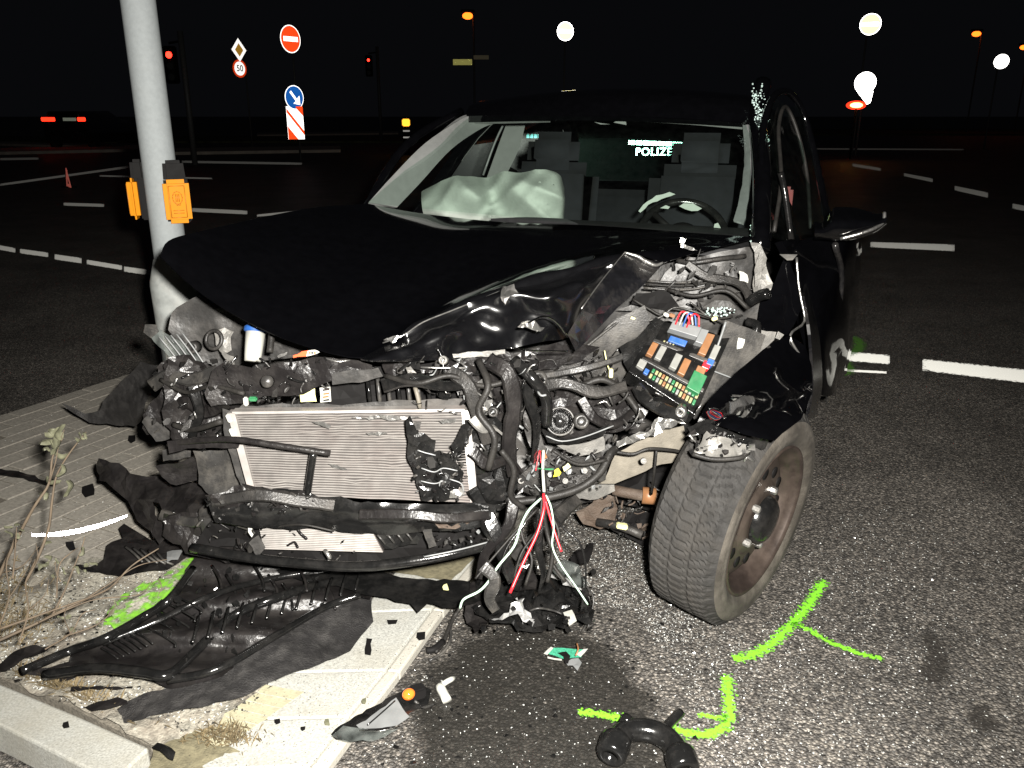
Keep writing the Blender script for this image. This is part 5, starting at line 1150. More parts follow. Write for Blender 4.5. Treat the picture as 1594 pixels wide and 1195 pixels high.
pn('dusty_skirt', 'bay', [(220, 660), (232, 650), (262, 668), (274, 672), (270, 686), (240, 688)], Y=2.28, th=.015, step=7, amp=.01)
pn('torn_liner', 'plastic', [(262, 560), (285, 566), (300, 600), (290, 640), (268, 600), (250, 590), (242, 575)], Y=2.26, th=.006, step=7, amp=.016, freq=30)
pn('side_bracket', 'bay', [(345, 636), (358, 640), (374, 700), (392, 764), (380, 768), (362, 720), (350, 680)], Y=2.05, th=.015, step=9, amp=.004)
pn('side_plate', 'dgrey_p', [(300, 700), (352, 698), (370, 730), (386, 768), (330, 776), (306, 750)], Y=2.14, th=.01, step=11, amp=.008, smooth=True)
pn('side_plate', 'plastic', [(244, 722), (300, 712), (306, 748), (262, 750), (250, 738)], Y=2.12, th=.01, step=9, amp=.010)
pn('side_plate', 'dgrey_p', [(252, 700), (268, 696), (298, 700), (298, 710), (252, 718)], Y=2.14, th=.006, step=9, amp=.004)
for (x, y) in ((357, 650), (362, 672), (366, 686)):
    mb = MB(); mb.box(P(x, y, 2.02), (.012, .01, .022), Matrix.Rotation(-.3, 3, 'Y'), bev=.002); cpart('white_clip', mb, M['white_p'])
# radiator: dark core, aluminium fins, end tanks
RT = [P(364, 641, 2.05), P(724, 637, 2.05), P(738, 782, 1.99), P(398, 768, 1.99)]
def rp(u, v, d=0):
    p = RT[0].lerp(RT[1], u).lerp(RT[3].lerp(RT[2], u), v); p = p + Vector((0, -d, 0)); return p
mb = MB(); mb.hexa([rp(0, 0), rp(0, 1), rp(1, 1), rp(1, 0)], (0, .03, 0)); rad = cpart('radiator', mb, M['alu_dark'], label='exposed aluminium radiator with bent fins')
mb = MB(); nf = 34
for k in range(nf):
    v0, v1 = (k + .06) / nf, (k + .66) / nf
    rr_ = []
    for i in range(41):
        u = i / 40; bend = noise.noise(Vector((u * 7, k * .25, 1))) * .004 + (noise.noise(Vector((u * 16, k * .5, 9))) * .008 if noise.noise(Vector((u * 4 + 3, k * .18, 4))) > .18 else 0)
        wz = noise.noise(Vector((u * 9, k * .4, 6))) * .0012
        rr_.append([rp(u, v0, .006 + bend) + Vector((0, 0, wz)), rp(u, (v0 + v1) / 2, .010 + bend) + Vector((0, 0, wz)), rp(u, v1, .006 + bend) + Vector((0, 0, wz))])
    mb.grid(rr_, sub=(1, 1), smooth=False)
cpart('cooling_fins', mb, M['alu'], rad, kind='stuff')
for a, b in ((-.02, .012), (.985, 1.02)):
    mb = MB(); mb.hexa([rp(a, -.01, .014), rp(a, 1.0, .014), rp(b, 1.0, .014), rp(b, -.01, .014)], (0, .03, 0)); cpart('end_tank', mb, M['alu'], rad)
mb = MB(); mb.hexa([rp(0, -.025, .012), rp(0, .004, .012), rp(1, .004, .012), rp(1, -.025, .012)], (0, .03, 0)); cpart('top_rail', mb, M['alu'], rad)
for pts in ([(484, 657), (500, 655), (516, 660), (512, 664), (490, 661)], [(512, 721), (526, 722), (541, 729), (536, 731), (520, 727)], [(570, 673), (600, 673), (604, 676), (575, 677)], [(545, 650), (600, 646), (660, 650), (600, 653)], [(680, 655), (710, 650), (708, 655), (690, 660)]):
    pn('bent_fin', 'bare', pts, Y=2.0, th=.002, step=5, amp=.004, freq=60, parent=rad)
R2 = [P(404, 818, 2.0), P(580, 826, 2.0), P(597, 858, 1.98), P(412, 853, 1.98)]
mb = MB(); mb.hexa([R2[0], R2[3], R2[2], R2[1]], (0, .03, 0)); lr = cpart('lower_radiator', mb, M['alu_dark'])
mb = MB()
for k in range(12):
    v0, v1 = (k + .1) / 12, (k + .72) / 12
    mb.hexa([R2[0].lerp(R2[3], v0) + Vector((0, -.006, 0)), R2[0].lerp(R2[3], v1) + Vector((0, -.006, 0)), R2[1].lerp(R2[2], v1) + Vector((0, -.006, 0)), R2[1].lerp(R2[2], v0) + Vector((0, -.006, 0))], (0, .006, 0))
cpart('cooling_fins', mb, M['alu'], lr, kind='stuff')
tb('bent_peg', 'bare', [(506, 856, 1.94), (510, 862, 1.93), (514, 868, 1.93)], .006, sub=2)
# bars crossing the radiator
tb('grille_bar', 'plastic', [(262, 690, 2.02), (320, 684, 1.96), (372, 684, 1.93), (440, 694, 1.92), (514, 705, 1.92)], .0085, label='broken black bar across the radiator')
pn('grille_bar_end', 'plastic', [(258, 688), (300, 682), (372, 686), (368, 696), (300, 700), (262, 706)], Y=1.99, th=.01, step=8, amp=.006)
tb('grille_strut', 'gloss_black', [(488, 704, 1.92), (484, 730, 1.92), (478, 770, 1.92)], .0095, label='black strut standing on the bumper beam')
pn('latch_bracket', 'gloss_black', [(633, 650), (639, 641), (645, 655), (650, 660), (652, 670), (664, 676), (668, 690), (675, 698), (674, 712), (690, 712), (712, 710), (716, 722), (724, 735), (716, 770), (690, 778), (650, 776), (640, 735), (634, 712), (637, 690)], Y=1.93, th=.03, step=8, amp=.012, freq=30, label='broken black bracket standing in front of the radiator')
pn('bracket_tab', 'dgrey_p', [(646, 655), (658, 656), (656, 668), (650, 668)], Y=1.91, th=.006, step=6, amp=.003)
for k, pts in enumerate(([(650, 700), (662, 704), (678, 708)], [(656, 728), (676, 734), (690, 728), (712, 732)], [(655, 748), (676, 752), (690, 748)], [(700, 745), (718, 752), (722, 765)], [(684, 756), (686, 748), (694, 750)])):
    tb('bracket_edge', 'grey_p', [(x, y, 1.905) for x, y in pts], .0018, sub=4, seg=6)
pn('chrome_scrap', 'bare', [(697, 766), (718, 761), (722, 770), (712, 776), (698, 776)], Y=1.9, th=.006, step=5, amp=.006, freq=60)
pn('crushed_support', 'gloss_black', [(722, 650), (732, 640), (745, 650), (775, 655), (796, 680), (800, 730), (796, 790), (780, 805), (748, 798), (732, 790), (720, 720), (702, 694), (712, 675)], Y=2.02, th=.05, step=9, amp=.022, freq=26, label='crushed black front support right of the radiator')
pn('torn_strap', 'gloss_black', [(702, 690), (722, 655), (730, 660), (718, 700), (706, 702)], Y=1.94, th=.006, step=7, amp=.005)
pn('bumper_beam', 'gloss_black', [(322, 770), (396, 762), (478, 770), (496, 779), (600, 778), (660, 780), (720, 786), (768, 792), (762, 818), (680, 824), (600, 826), (500, 824), (400, 816), (335, 806)], Y=1.94, th=.07, step=11, amp=.012, freq=14, smooth=True, rel=lambda x, y: -.03 * math.sin((y - 762) / 64 * 3.1), label='dented black bumper beam below the radiator')
pn('foam_block', 'plastic', [(322, 768), (400, 758), (470, 762), (492, 778), (480, 788), (400, 786), (340, 792)], Y=1.9, th=.03, step=8, amp=.014, freq=34)
pn('lower_duct', 'gloss_black', [(582, 828), (640, 824), (660, 830), (650, 845), (600, 858), (592, 850)], Y=1.98, th=.03, step=9, amp=.008)
for k in range(4): tb('duct_rib', 'dgrey_p', [(588 + k * 15, 832 - k, 1.95), (600 + k * 14, 846 - k * 2, 1.95)], .003, sub=2)
pn('rusty_scrap', 'rust', [(678, 815), (700, 808), (735, 812), (725, 818), (700, 822), (684, 822)], Y=1.92, th=.004, step=6, amp=.006, freq=40)
pn('lamp_bracket', 'dgrey_p', [(657, 824), (672, 823), (680, 848), (668, 852)], Y=1.92, th=.01, step=7, amp=.003)
tb('lower_lip', 'gloss_black', [(300, 852, 2.0), (380, 866, 1.94), (480, 877, 1.90), (560, 881, 1.88), (640, 873, 1.88), (710, 860, 1.90), (768, 846, 1.94)], .014, label='black lower bumper lip bent below the beam', sub=6)
tb('lip_edge', 'grey_p', [(660, 866, 1.872), (710, 856, 1.885), (764, 842, 1.925)], .002)
pn('under_tray', 'black_box', [(330, 806), (600, 828), (760, 820), (762, 848), (600, 880), (380, 862), (300, 850)], Y=2.04, th=.02, step=14, amp=.01)
pn('lower_mass', 'plastic', [(250, 800), (330, 800), (400, 812), (410, 855), (380, 868), (300, 855), (250, 840)], Y=2.10, th=.02, step=10, amp=.016)
pn('white_clip', 'white_p', [(385, 815), (391, 816), (394, 830), (390, 836), (385, 828)], Y=1.93, th=.006, step=5, amp=.002)
pn('dusty_tab', 'bay', [(388, 845), (402, 832), (414, 852), (402, 866)], Y=1.93, th=.006, step=7, amp=.003)
# underbonnet scraps right of the centre
pn('bonnet_catch', 'bare', [(748, 625), (770, 622), (778, 632), (764, 642), (750, 640), (742, 652), (738, 640)], Y=2.02, th=.006, step=5, amp=.014, freq=50)
pn('foil_tear', 'bare', [(742, 598), (758, 594), (764, 600), (772, 620), (764, 618), (752, 606)], Y=2.04, th=.004, step=5, amp=.012, freq=50)
tb('rod', 'bare', [(655, 571, 2.02), (690, 572, 2.02), (728, 572, 2.02)], .0025, sub=2); tb('rod', 'bare', [(728, 572, 2.02), (716, 563, 2.04), (705, 558, 2.06)], .0018, sub=2); tb('rod', 'grey_p', [(728, 572, 2.02), (721, 578, 2.0)], .0018, sub=2)
pn('silver_strip', 'grey_metal', [(704, 552), (740, 548), (786, 543), (786, 549), (740, 556), (706, 558)], Y=2.1, th=.006, step=8, amp=.004)
pn('lock_plate', 'grey_metal', [(627, 572), (640, 568), (652, 590), (644, 598), (634, 592)], Y=2.02, th=.01, step=6, amp=.01, freq=40)
tb('stay', 'beige_metal', [(646, 602, 2.03), (650, 615, 2.02), (654, 634, 2.02)], .006, sub=2)
pn('crushed_slam_panel', 'plastic', [(596, 562), (660, 562), (730, 560), (800, 545), (836, 548), (830, 600), (800, 640), (760, 660), (726, 640), (700, 600), (650, 580), (600, 584)], Y=2.12, th=.02, step=10, amp=.024, freq=24)
for k in range(14):
    x, y = rnd(640, 830), rnd(560, 640); dx, dy = rnd(-16, 16), rnd(-14, 14)
    tb('torn_wire', random.choice(['grey_p', 'rubber', 'bare', 'dgrey_p']), [(x, y, 2.02), (x + dx * .5, y + dy * .6 + 3, 2.0), (x + dx, y + dy, 2.0)], rnd(.001, .0022), sub=3, seg=5)
# loom hanging to the ground
tb('wiring_harness', 'rubber', [(846, 735, 1.98), (848, 760, 1.95), (846, 790, 1.93), (852, 830, 1.92), (862, 860, 1.9)], .006)
for m, pts, r in (('red_p', [(846, 768, 1.93), (847, 790, 1.9), (836, 830, 1.87), (816, 872, 1.84), (794, 922, 1.80)], .0038), ('red_p', [(848, 775, 1.92), (858, 810, 1.9), (866, 835, 1.88), (874, 858, 1.86)], .003), ('green_wire', [(842, 775, 1.93), (822, 795, 1.9), (810, 820, 1.88), (800, 850, 1.86), (776, 880, 1.84), (760, 905, 1.82), (745, 920, 1.80), (722, 932, 1.80), (716, 946, 1.80)], .003),
      ('green_wire', [(850, 770, 1.92), (858, 790, 1.9), (862, 820, 1.88), (860, 850, 1.87), (874, 880, 1.85), (895, 910, 1.84), (915, 940, 1.83)], .0022), ('white_p', [(846, 700, 2.0), (845, 730, 1.97), (847, 765, 1.94)], .004), ('orange_p', [(845, 700, 2.0), (847, 706, 2.0), (850, 712, 2.0)], .005), ('rubber', [(862, 850, 1.88), (858, 880, 1.87), (852, 905, 1.86)], .006), ('red_p', [(834, 732, 2.0), (840, 700, 2.02), (842, 720, 2.0)], .001)):
    tb('wire', m, pts, r, sub=5, seg=7)
pn('cable_tie', 'green_p', [(838, 728), (862, 729), (862, 731), (838, 730)], Y=1.94, th=.002, step=5, amp=.001)
pn('yellow_tag', 'yellow', [(860, 742), (862, 732), (868, 728), (873, 735), (870, 740)], Y=1.93, th=.003, step=5, amp=.002)
pn('pale_tag', 'yellow_p', [(876, 725), (884, 718), (889, 724), (884, 728), (879, 732)], Y=1.95, th=.003, step=5, amp=.004)

# ---- countless small torn scraps
def scraps(region, n, Y0, Y1, s0, s1, mats, name='torn_scraps'):
    xs = [p[0] for p in region]; ys = [p[1] for p in region]; byM = {}
    for k in range(n):
        for _ in range(50):
            x, y = rnd(min(xs), max(xs)), rnd(min(ys), max(ys))
            if inside((x, y), region): break
        Y = rnd(Y0, Y1); s = rnd(s0, s1) * (1 if random.random() < .85 else 1.8); c = P(x, y, Y); m = random.choice(mats)
        mb = byM.setdefault(m, MB()); t = random.random()
        if t < .68:
            nv = random.choice((4, 5, 6)); ax = Vector((rnd(-1, 1), rnd(-1.3, -.1), rnd(-1, 1))).normalized(); a = ax.orthogonal().normalized(); b = ax.cross(a); el = rnd(.3, 1)
            q = [c + a * math.cos(6.283 * i / nv) * s * rnd(.5, 1.1) + b * math.sin(6.283 * i / nv) * s * el * rnd(.5, 1.1) + ax * rnd(-.2, .2) * s for i in range(nv)]
            mb.hexa(q, -ax * rnd(.0015, .005))
        else:
            d = Vector((rnd(-1, 1), rnd(-.5, .5), rnd(-1, 1))) * s * 1.5; mb.tube([c - d, c + Vector((rnd(-1, 1), rnd(-1, 1), rnd(-1, 1))) * s * .5, c + d], rnd(.0012, .004), 5, sub=3)
    for m, mb in byM.items(): cpart(name, mb, M[m], kind='stuff')
dk = ['plastic', 'plastic', 'gloss_black', 'gloss_black', 'gloss_black', 'dgrey_p', 'bay', 'rubber', 'dark_metal']
scraps([(236, 560), (330, 560), (372, 640), (362, 700), (290, 700), (235, 670)], 70, 2.1, 2.3, .005, .017, dk)
scraps([(600, 566), (840, 550), (850, 620), (810, 700), (800, 790), (745, 800), (726, 650), (640, 600)], 150, 1.98, 2.14, .004, .016, dk + ['gloss_black', 'gloss_black', 'grey_p'])
scraps([(836, 600), (1000, 600), (1064, 650), (960, 690), (870, 700), (836, 680)], 60, 2.12, 2.3, .005, .016, dk)
scraps([(846, 560), (990, 540), (1000, 610), (860, 610)], 60, 2.38, 2.46, .006, .018, dk)
scraps([(320, 765), (480, 765), (500, 790), (330, 810)], 70, 1.86, 1.92, .004, .012, dk)
scraps([(640, 700), (725, 700), (730, 780), (650, 780)], 50, 1.88, 1.93, .004, .012, ['gloss_black', 'plastic', 'dgrey_p'])
scraps([(300, 800), (420, 815), (600, 860), (590, 885), (380, 870), (290, 850)], 50, 1.92, 2.02, .004, .013, dk)
scraps([(640, 820), (765, 800), (770, 850), (650, 865)], 35, 1.92, 1.98, .004, .012, dk + ['grey_p'])
scraps([(320, 560), (520, 555), (520, 600), (330, 625)], 60, 2.02, 2.08, .004, .012, dk)
scraps([(385, 610), (465, 606), (466, 628), (385, 630)], 30, 2.08, 2.12, .005, .012, dk + ['bare'])
scraps([(810, 700), (940, 700), (940, 760), (810, 770)], 70, 2.04, 2.10, .004, .014, ['plastic', 'bay', 'dark_metal', 'grey_p'])
scraps([(1070, 670), (1180, 680), (1165, 712), (1075, 705)], 60, 1.88, 1.94, .005, .014, ['bare', 'gloss_black', 'plastic'])
scraps([(1040, 400), (1170, 400), (1170, 510), (1040, 480)], 45, 2.55, 2.7, .006, .020, ['bay', 'bay', 'dgrey_p', 'dark_metal'])
scraps([(930, 760), (1035, 750), (1030, 850), (950, 830)], 60, 2.3, 2.45, .006, .020, ['rust', 'dark_metal', 'black_box', 'bay'])
# larger connected pieces: bent strips, hoses and flanges crossing the crushed front
def strip(name, m, pts, wd, th=.003, tw=0.0, jit=.0):
    q = cr([P(*p) for p in pts], 5); rows = []
    n_ = len(q); prev = None
    for i, p in enumerate(q):
        t_ = (q[min(i + 1, n_ - 1)] - q[max(i - 1, 0)]).normalized(); v = (p - Vector((0, 0, CAM_H))).normalized()
        s_ = t_.cross(v).normalized(); s_ = (s_ * math.cos(tw * i / n_) + v * math.sin(tw * i / n_))
        wv = wd * (1 + .25 * noise.noise(p * 30)); fl_ = v * (-.25 * wv)
        rows.append([p - s_ * wv * .5 - fl_, p - s_ * wv * .42, p + s_ * wv * .42, p + s_ * wv * .5 - fl_])
    mb = MB(); mb.grid(rows, th=th, sub=(1, 1), smooth=False); return cpart(name, mb, M[m])
ST = [('bent_strip', 'gloss_black', [(596, 600, 2.03), (640, 590, 1.99), (690, 600, 1.98), (735, 596, 2.0)], .030, 1.2), ('bent_strip', 'dark_metal', [(700, 575, 2.0), (730, 600, 1.97), (742, 640, 1.96), (760, 690, 1.95)], .034, -.8),
 ('bent_strip', 'plastic', [(760, 560, 2.0), (790, 580, 1.97), (800, 630, 1.96), (792, 690, 1.95), (800, 740, 1.96)], .040, .9), ('bent_strip', 'gloss_black', [(830, 560, 2.1), (822, 610, 2.04), (836, 660, 2.0), (830, 720, 1.99)], .026, 1.5),
 ('bent_strip', 'grey_metal', [(735, 650, 1.95), (752, 668, 1.94), (768, 664, 1.95), (786, 680, 1.96)], .018, 2.0), ('bent_strip', 'plastic', [(735, 700, 1.96), (760, 722, 1.94), (790, 716, 1.95), (812, 735, 1.97)], .030, -1.4),
 ('bent_strip', 'dark_metal', [(842, 600, 2.14), (880, 596, 2.12), (930, 610, 2.12), (975, 600, 2.15)], .028, .6), ('bent_strip', 'plastic', [(905, 620, 2.14), (925, 650, 2.12), (955, 660, 2.14), (985, 640, 2.18)], .024, 1.0),
 ('bent_strip', 'gloss_black', [(990, 600, 2.2), (1010, 625, 2.16), (1040, 640, 2.14), (1070, 650, 2.12)], .030, .5), ('bent_strip', 'dgrey_p', [(236, 600, 2.26), (262, 585, 2.2), (300, 590, 2.16), (340, 575, 2.12)], .034, .8),
 ('bent_strip', 'plastic', [(262, 640, 2.22), (292, 625, 2.18), (320, 640, 2.15), (356, 628, 2.1)], .036, -.9), ('bent_strip', 'gloss_black', [(300, 600, 2.14), (310, 640, 2.12), (300, 680, 2.13), (318, 700, 2.14)], .024, 1.3),
 ('bent_strip', 'dark_metal', [(330, 780, 1.9), (400, 770, 1.86), (460, 778, 1.86), (520, 786, 1.88)], .024, .3), ('bent_strip', 'plastic', [(560, 800, 1.86), (640, 800, 1.84), (700, 806, 1.85), (760, 800, 1.9)], .020, .2),
 ('bent_strip', 'dgrey_p', [(250, 800, 2.16), (300, 812, 2.08), (350, 806, 2.02), (392, 818, 1.98)], .026, .7), ('bent_strip', 'gloss_black', [(735, 760, 1.95), (752, 790, 1.92), (756, 820, 1.92), (775, 845, 1.9)], .026, 1.1),
 ('bent_strip', 'dark_metal', [(1070, 410, 2.6), (1100, 430, 2.58), (1150, 440, 2.56), (1170, 470, 2.56)], .022, .8), ('bent_strip', 'dgrey_p', [(845, 585, 2.36), (900, 575, 2.34), (955, 560, 2.36), (985, 545, 2.38)], .014, .4),
 ('fallen_strut', 'gloss_black', [(760, 800, 1.93), (776, 840, 1.9), (790, 880, 1.86), (800, 905, 1.84)], .034, .8), ('fallen_strut', 'plastic', [(800, 780, 1.95), (790, 820, 1.92), (756, 860, 1.88), (745, 900, 1.86)], .026, -1.2),
 ('fallen_strut', 'dark_metal', [(900, 775, 2.2), (872, 800, 2.12), (850, 830, 2.04), (820, 850, 1.98), (800, 870, 1.94)], .036, .5), ('fallen_strut', 'gloss_black', [(842, 800, 1.95), (838, 850, 1.9), (846, 890, 1.87), (840, 920, 1.86)], .018, 1.6),
 ('fallen_strut', 'dgrey_p', [(752, 880, 1.84), (770, 900, 1.82), (762, 930, 1.82), (772, 950, 1.82)], .028, 1.0)]
for nm, m, pts, wd, tw in ST: strip(nm, m, pts, wd, tw=tw)
for pts, r_, m in (([(600, 584, 2.02), (650, 596, 1.97), (700, 584, 1.98), (750, 600, 2.0), (800, 590, 2.02)], .007, 'rubber'), ([(745, 560, 2.02), (760, 600, 1.96), (745, 640, 1.95), (770, 680, 1.93), (760, 730, 1.93)], .009, 'rubber'),
  ([(800, 560, 2.04), (830, 590, 2.0), (850, 620, 2.02), (850, 660, 2.04)], .016, 'gloss_black'), ([(780, 700, 1.94), (800, 730, 1.94), (795, 770, 1.94), (815, 790, 1.95)], .008, 'rubber'), ([(905, 600, 2.2), (940, 590, 2.2), (975, 615, 2.2), (1000, 650, 2.18)], .010, 'rubber'),
  ([(860, 700, 2.04), (900, 722, 2.04), (945, 715, 2.06)], .005, 'rubber'), ([(250, 590, 2.2), (290, 610, 2.14), (330, 600, 2.08), (380, 612, 2.03)], .006, 'rubber'), ([(270, 660, 2.16), (300, 668, 2.12), (345, 655, 2.06)], .008, 'rubber'),
  ([(820, 790, 1.94), (812, 830, 1.9), (828, 870, 1.87), (818, 910, 1.85)], .004, 'rubber'), ([(852, 790, 1.93), (870, 830, 1.9), (858, 870, 1.88), (880, 905, 1.86)], .005, 'rubber'), ([(840, 770, 1.94), (820, 810, 1.9), (790, 850, 1.87), (775, 895, 1.84)], .003, 'gloss_black'),
  ([(844, 772, 1.94), (838, 820, 1.9), (812, 860, 1.86), (800, 900, 1.84)], .003, 'rubber'), ([(848, 780, 1.92), (876, 820, 1.9), (905, 850, 1.88), (912, 900, 1.86), (905, 950, 1.84)], .0028, 'gloss_black'), ([(838, 790, 1.92), (800, 830, 1.88), (765, 870, 1.85), (740, 900, 1.82)], .003, 'rubber'),
  ([(425, 820, 1.94), (470, 816, 1.9), (520, 826, 1.9)], .003, 'rubber'), ([(1040, 450, 2.6), (1080, 460, 2.56), (1130, 452, 2.54), (1165, 480, 2.52)], .007, 'rubber')):
    tb('hose' if r_ > .0045 else 'loose_wire', m, pts, r_, sub=6)
for (x, y, Y, r_, m) in ((905, 655, 2.14, .022, 'dgrey_p'), (1060, 640, 2.12, .016, 'bare'), (768, 640, 1.98, .014, 'dark_metal'), (300, 540, 2.3, .018, 'dark_metal'), (690, 560, 2.04, .012, 'grey_metal'), (838, 590, 2.06, .024, 'dgrey_p')):
    mb = MB(); mb.lathe([(r_ * .4, -.01), (r_ * .45, .008), (r_ * .8, .010), (r_, .004), (r_, -.02), (0, -.02)], P(x, y, Y), (rnd(-.4, .4), -1, rnd(-.2, .5)), 24); cpart('round_fitting', mb, M[m])
# thin bright tubes added as glints on the torn metal
for pts in ([(742, 610, 1.96), (752, 618, 1.95), (756, 632, 1.95)], [(930, 628, 2.08), (942, 624, 2.08), (950, 632, 2.08)], [(988, 655, 2.08), (994, 645, 2.08), (996, 634, 2.08)], [(880, 600, 2.1), (895, 597, 2.1)], [(820, 580, 1.99), (826, 570, 1.99), (834, 566, 1.99)], [(270, 600, 2.12), (276, 588, 2.12)], [(302, 640, 2.1), (306, 650, 2.1)], [(335, 690, 2.06), (339, 676, 2.06)],
   [(748, 690, 1.93), (756, 700, 1.93)], [(1084, 640, 2.06), (1092, 628, 2.06)], [(1020, 610, 2.1), (1032, 616, 2.1)], [(700, 640, 2.0), (712, 643, 2.0)], [(505, 556, 2.06), (525, 562, 2.05), (545, 560, 2.06)], [(1096, 648, 2.0), (1110, 634, 2.05), (1122, 622, 2.1)], [(1130, 480, 2.5), (1146, 484, 2.5)]):
    tb('bare_edge', 'bare', pts, .0022, sub=3, seg=6)

# ================================================================ torn pieces lying around, each a thing of its own
def gpiece(name, label, cat, m, outline, h, group=None, parts=None, **kw):
    SEED[0] += 1
    a = dict(th=.006, step=12, amp=.008, freq=20, jag=1.5, seed=SEED[0], plane=h if callable(h) else (lambda x, y: h)); a.update(kw)
    mb = MB(); mb.panel([(p[0], p[1], 2) for p in outline], **a)
    if parts is None: return tag(mb.build(name, M[m]), label, cat, group)
    xs = [p[0] for p in outline]; ys = [p[1] for p in outline]; g_ = G(sum(xs) / len(xs), sum(ys) / len(ys), .03)
    t = thing(name, label, cat, g_, group); mb.build(parts, M[m], t); return t
def gt(pts, r, mb=None, sub=4, seg=7):
    mb = mb or MB(); mb.tube([G(x, y, h) for x, y, h in pts], r, seg, sub=sub); return mb
# wheel arch liner by the pole
mb = MB(); mb.panel([(93, 627, 3.30), (110, 643, 3.30), (138, 657, 3.28), (176, 665, 3.22), (213, 662, 3.12), (221, 652, 3.05), (228, 629, 3.0), (246, 591, 2.98), (244, 570, 3.0), (217, 565, 3.05), (188, 590, 3.14), (163, 622, 3.24), (152, 640, 3.26), (130, 645, 3.30), (112, 634, 3.30)], th=.006, step=11, amp=.010, freq=12, smooth=True, jag=.8, seed=4)
tag(mb.build('arch_liner', M['plastic_rough']), 'curved black wheel arch liner torn loose beside the grey pole', 'car part')
# long torn bumper side piece with fog lamp opening
t = thing('bumper_corner', 'torn black bumper corner with round fog lamp opening, left of the radiator', 'car part', G(250, 840))
mb = MB(); mb.panel([(151, 709, 2.50), (176, 719, 2.46), (220, 735, 2.40), (262, 749, 2.34), (330, 763, 2.22), (400, 790, 2.1), (395, 815, 2.08), (330, 806, 2.12), (268, 800, 2.2), (236, 782, 2.26), (250, 812, 2.24), (242, 834, 2.24), (214, 808, 2.3), (194, 774, 2.36), (160, 748, 2.46), (143, 723, 2.52)], th=.006, step=10, amp=.012, freq=20, seed=5); mb.build('skin', M['plastic'], t)
mb = MB(); c = P(283, 813, 2.18); torus(mb, c, (-.1, -.55, .85), .050, .006, 40, 8); mb.build('fog_lamp_ring', M['gloss_black'], t)
mb = MB(); mb.panel([(246, 800, 2.24), (256, 796, 2.22), (262, 830, 2.2), (250, 846, 2.2), (240, 830, 2.22)], th=.006, step=8, amp=.008, seed=8); mb.build('bracket', M['plastic'], t)
mb = MB(); mb.lathe([(.030, -.02), (.034, .03), (.030, .05)], P(330, 815, 2.08), (.1, -.3, 1), 24); tag(mb.build('lamp_socket', M['dgrey_p']), 'small clear lamp socket beside the fog lamp opening', 'lamp part')
# ribbed grille insert
t = gpiece('grille_insert', 'small black ribbed grille insert on the bricks behind the green sprayed patch', 'car part', 'plastic', [(113, 879), (163, 871), (172, 854), (195, 840), (186, 824), (192, 817), (213, 827), (251, 843), (298, 841), (370, 861), (330, 868), (300, 862), (255, 888), (188, 892), (126, 887)], lambda x, y: .06 + .05 * math.sin(max(0, min(1, (x - 113) / 257)) * 3.1), parts='insert_frame', amp=.012)
for k in range(5):
    mb = gt([(195 + k * 12, 850 + k * 2, .135), (208 + k * 12, 860 + k * 3, .13), (222 + k * 12, 874 + k * 1, .115)], .0035); mb.build('rib', M['dgrey_p'], t)
mb = MB(); mb.panel([(258, 858, 2.0), (285, 856, 2.0), (278, 872, 2.0), (260, 876, 2.0)], th=.003, step=7, amp=.004, plane=lambda x, y: .15); tag(mb.build('lens_shard', M['grey_p']), 'pale flat lens shard on the small ribbed insert', 'fragment')
# big ribbed grille
hf = lambda x, y: .055 + .055 * math.sin(max(0, min(1, (x - 60) / 520)) * 3.1) + .02 * math.sin(y * .11)
t = gpiece('bumper_grille', 'large black ribbed lower grille torn off and lying in front of the car', 'car part', 'plastic', [(30, 1046), (76, 1040), (105, 1031), (113, 1007), (129, 1010), (158, 994), (166, 988), (174, 990), (211, 962), (218, 956), (226, 956), (245, 936), (255, 928), (264, 931), (292, 899), (296, 884), (311, 866), (370, 868), (470, 872), (560, 885), (578, 905), (576, 930), (545, 926), (505, 950), (430, 992), (340, 1046), (282, 1063), (263, 1066), (221, 1053), (180, 1046), (142, 1045), (120, 1054), (92, 1059), (60, 1052)], hf, parts='grille_frame', step=12, amp=.010, freq=11, jag=.8, smooth=True)
for k in range(7):
    x0, y0 = 158 + k * 9, 1008 - k * 4
    mb = gt([(x0, y0, hf(x0, y0) + .02), (x0 + 14, y0 + 8, hf(x0, y0) + .022), (x0 + 26, y0 + 17, hf(x0, y0) + .02)], .0025); mb.build('rib', M['gloss_black'], t)
for k in range(5):
    x0, y0 = 232 + k * 10, 978 - k * 13
    mb = gt([(x0, y0, hf(x0, y0) + .02), (x0 + 20, y0 + 10, hf(x0, y0) + .026), (x0 + 40, y0 + 22, hf(x0, y0) + .022), (x0 + 41, y0 + 28, hf(x0, y0) + .018)], .003); mb.build('rib', M['gloss_black'], t)
for k in range(9):
    x0, y0 = 330 + k * 22, 880 + (k % 3) * 14
    mb = gt([(x0, y0, hf(x0, y0) + .02), (x0 + 12, y0 + 20, hf(x0, y0) + .024), (x0 + 16, y0 + 40, hf(x0, y0) + .02)], .004); mb.build('rib', M['gloss_black' if k % 2 else 'plastic'], t)
for pts, r_ in (([(34, 1044), (110, 1012), (166, 992), (226, 958), (264, 932), (300, 885)], .012), ([(70, 1050), (150, 1040), (221, 1046), (262, 1050), (300, 1018), (360, 960), (430, 930), (520, 905), (575, 912)], .013), ([(262, 1058), (340, 1040), (430, 988), (505, 945), (560, 925)], .010), ([(160, 1000), (240, 968), (320, 930), (400, 905), (500, 888), (566, 892)], .009)):
    gt([(x, y, hf(x, y) + .022) for x, y in pts], r_, sub=7, seg=8).build('frame_bar', M['gloss_black'], t)
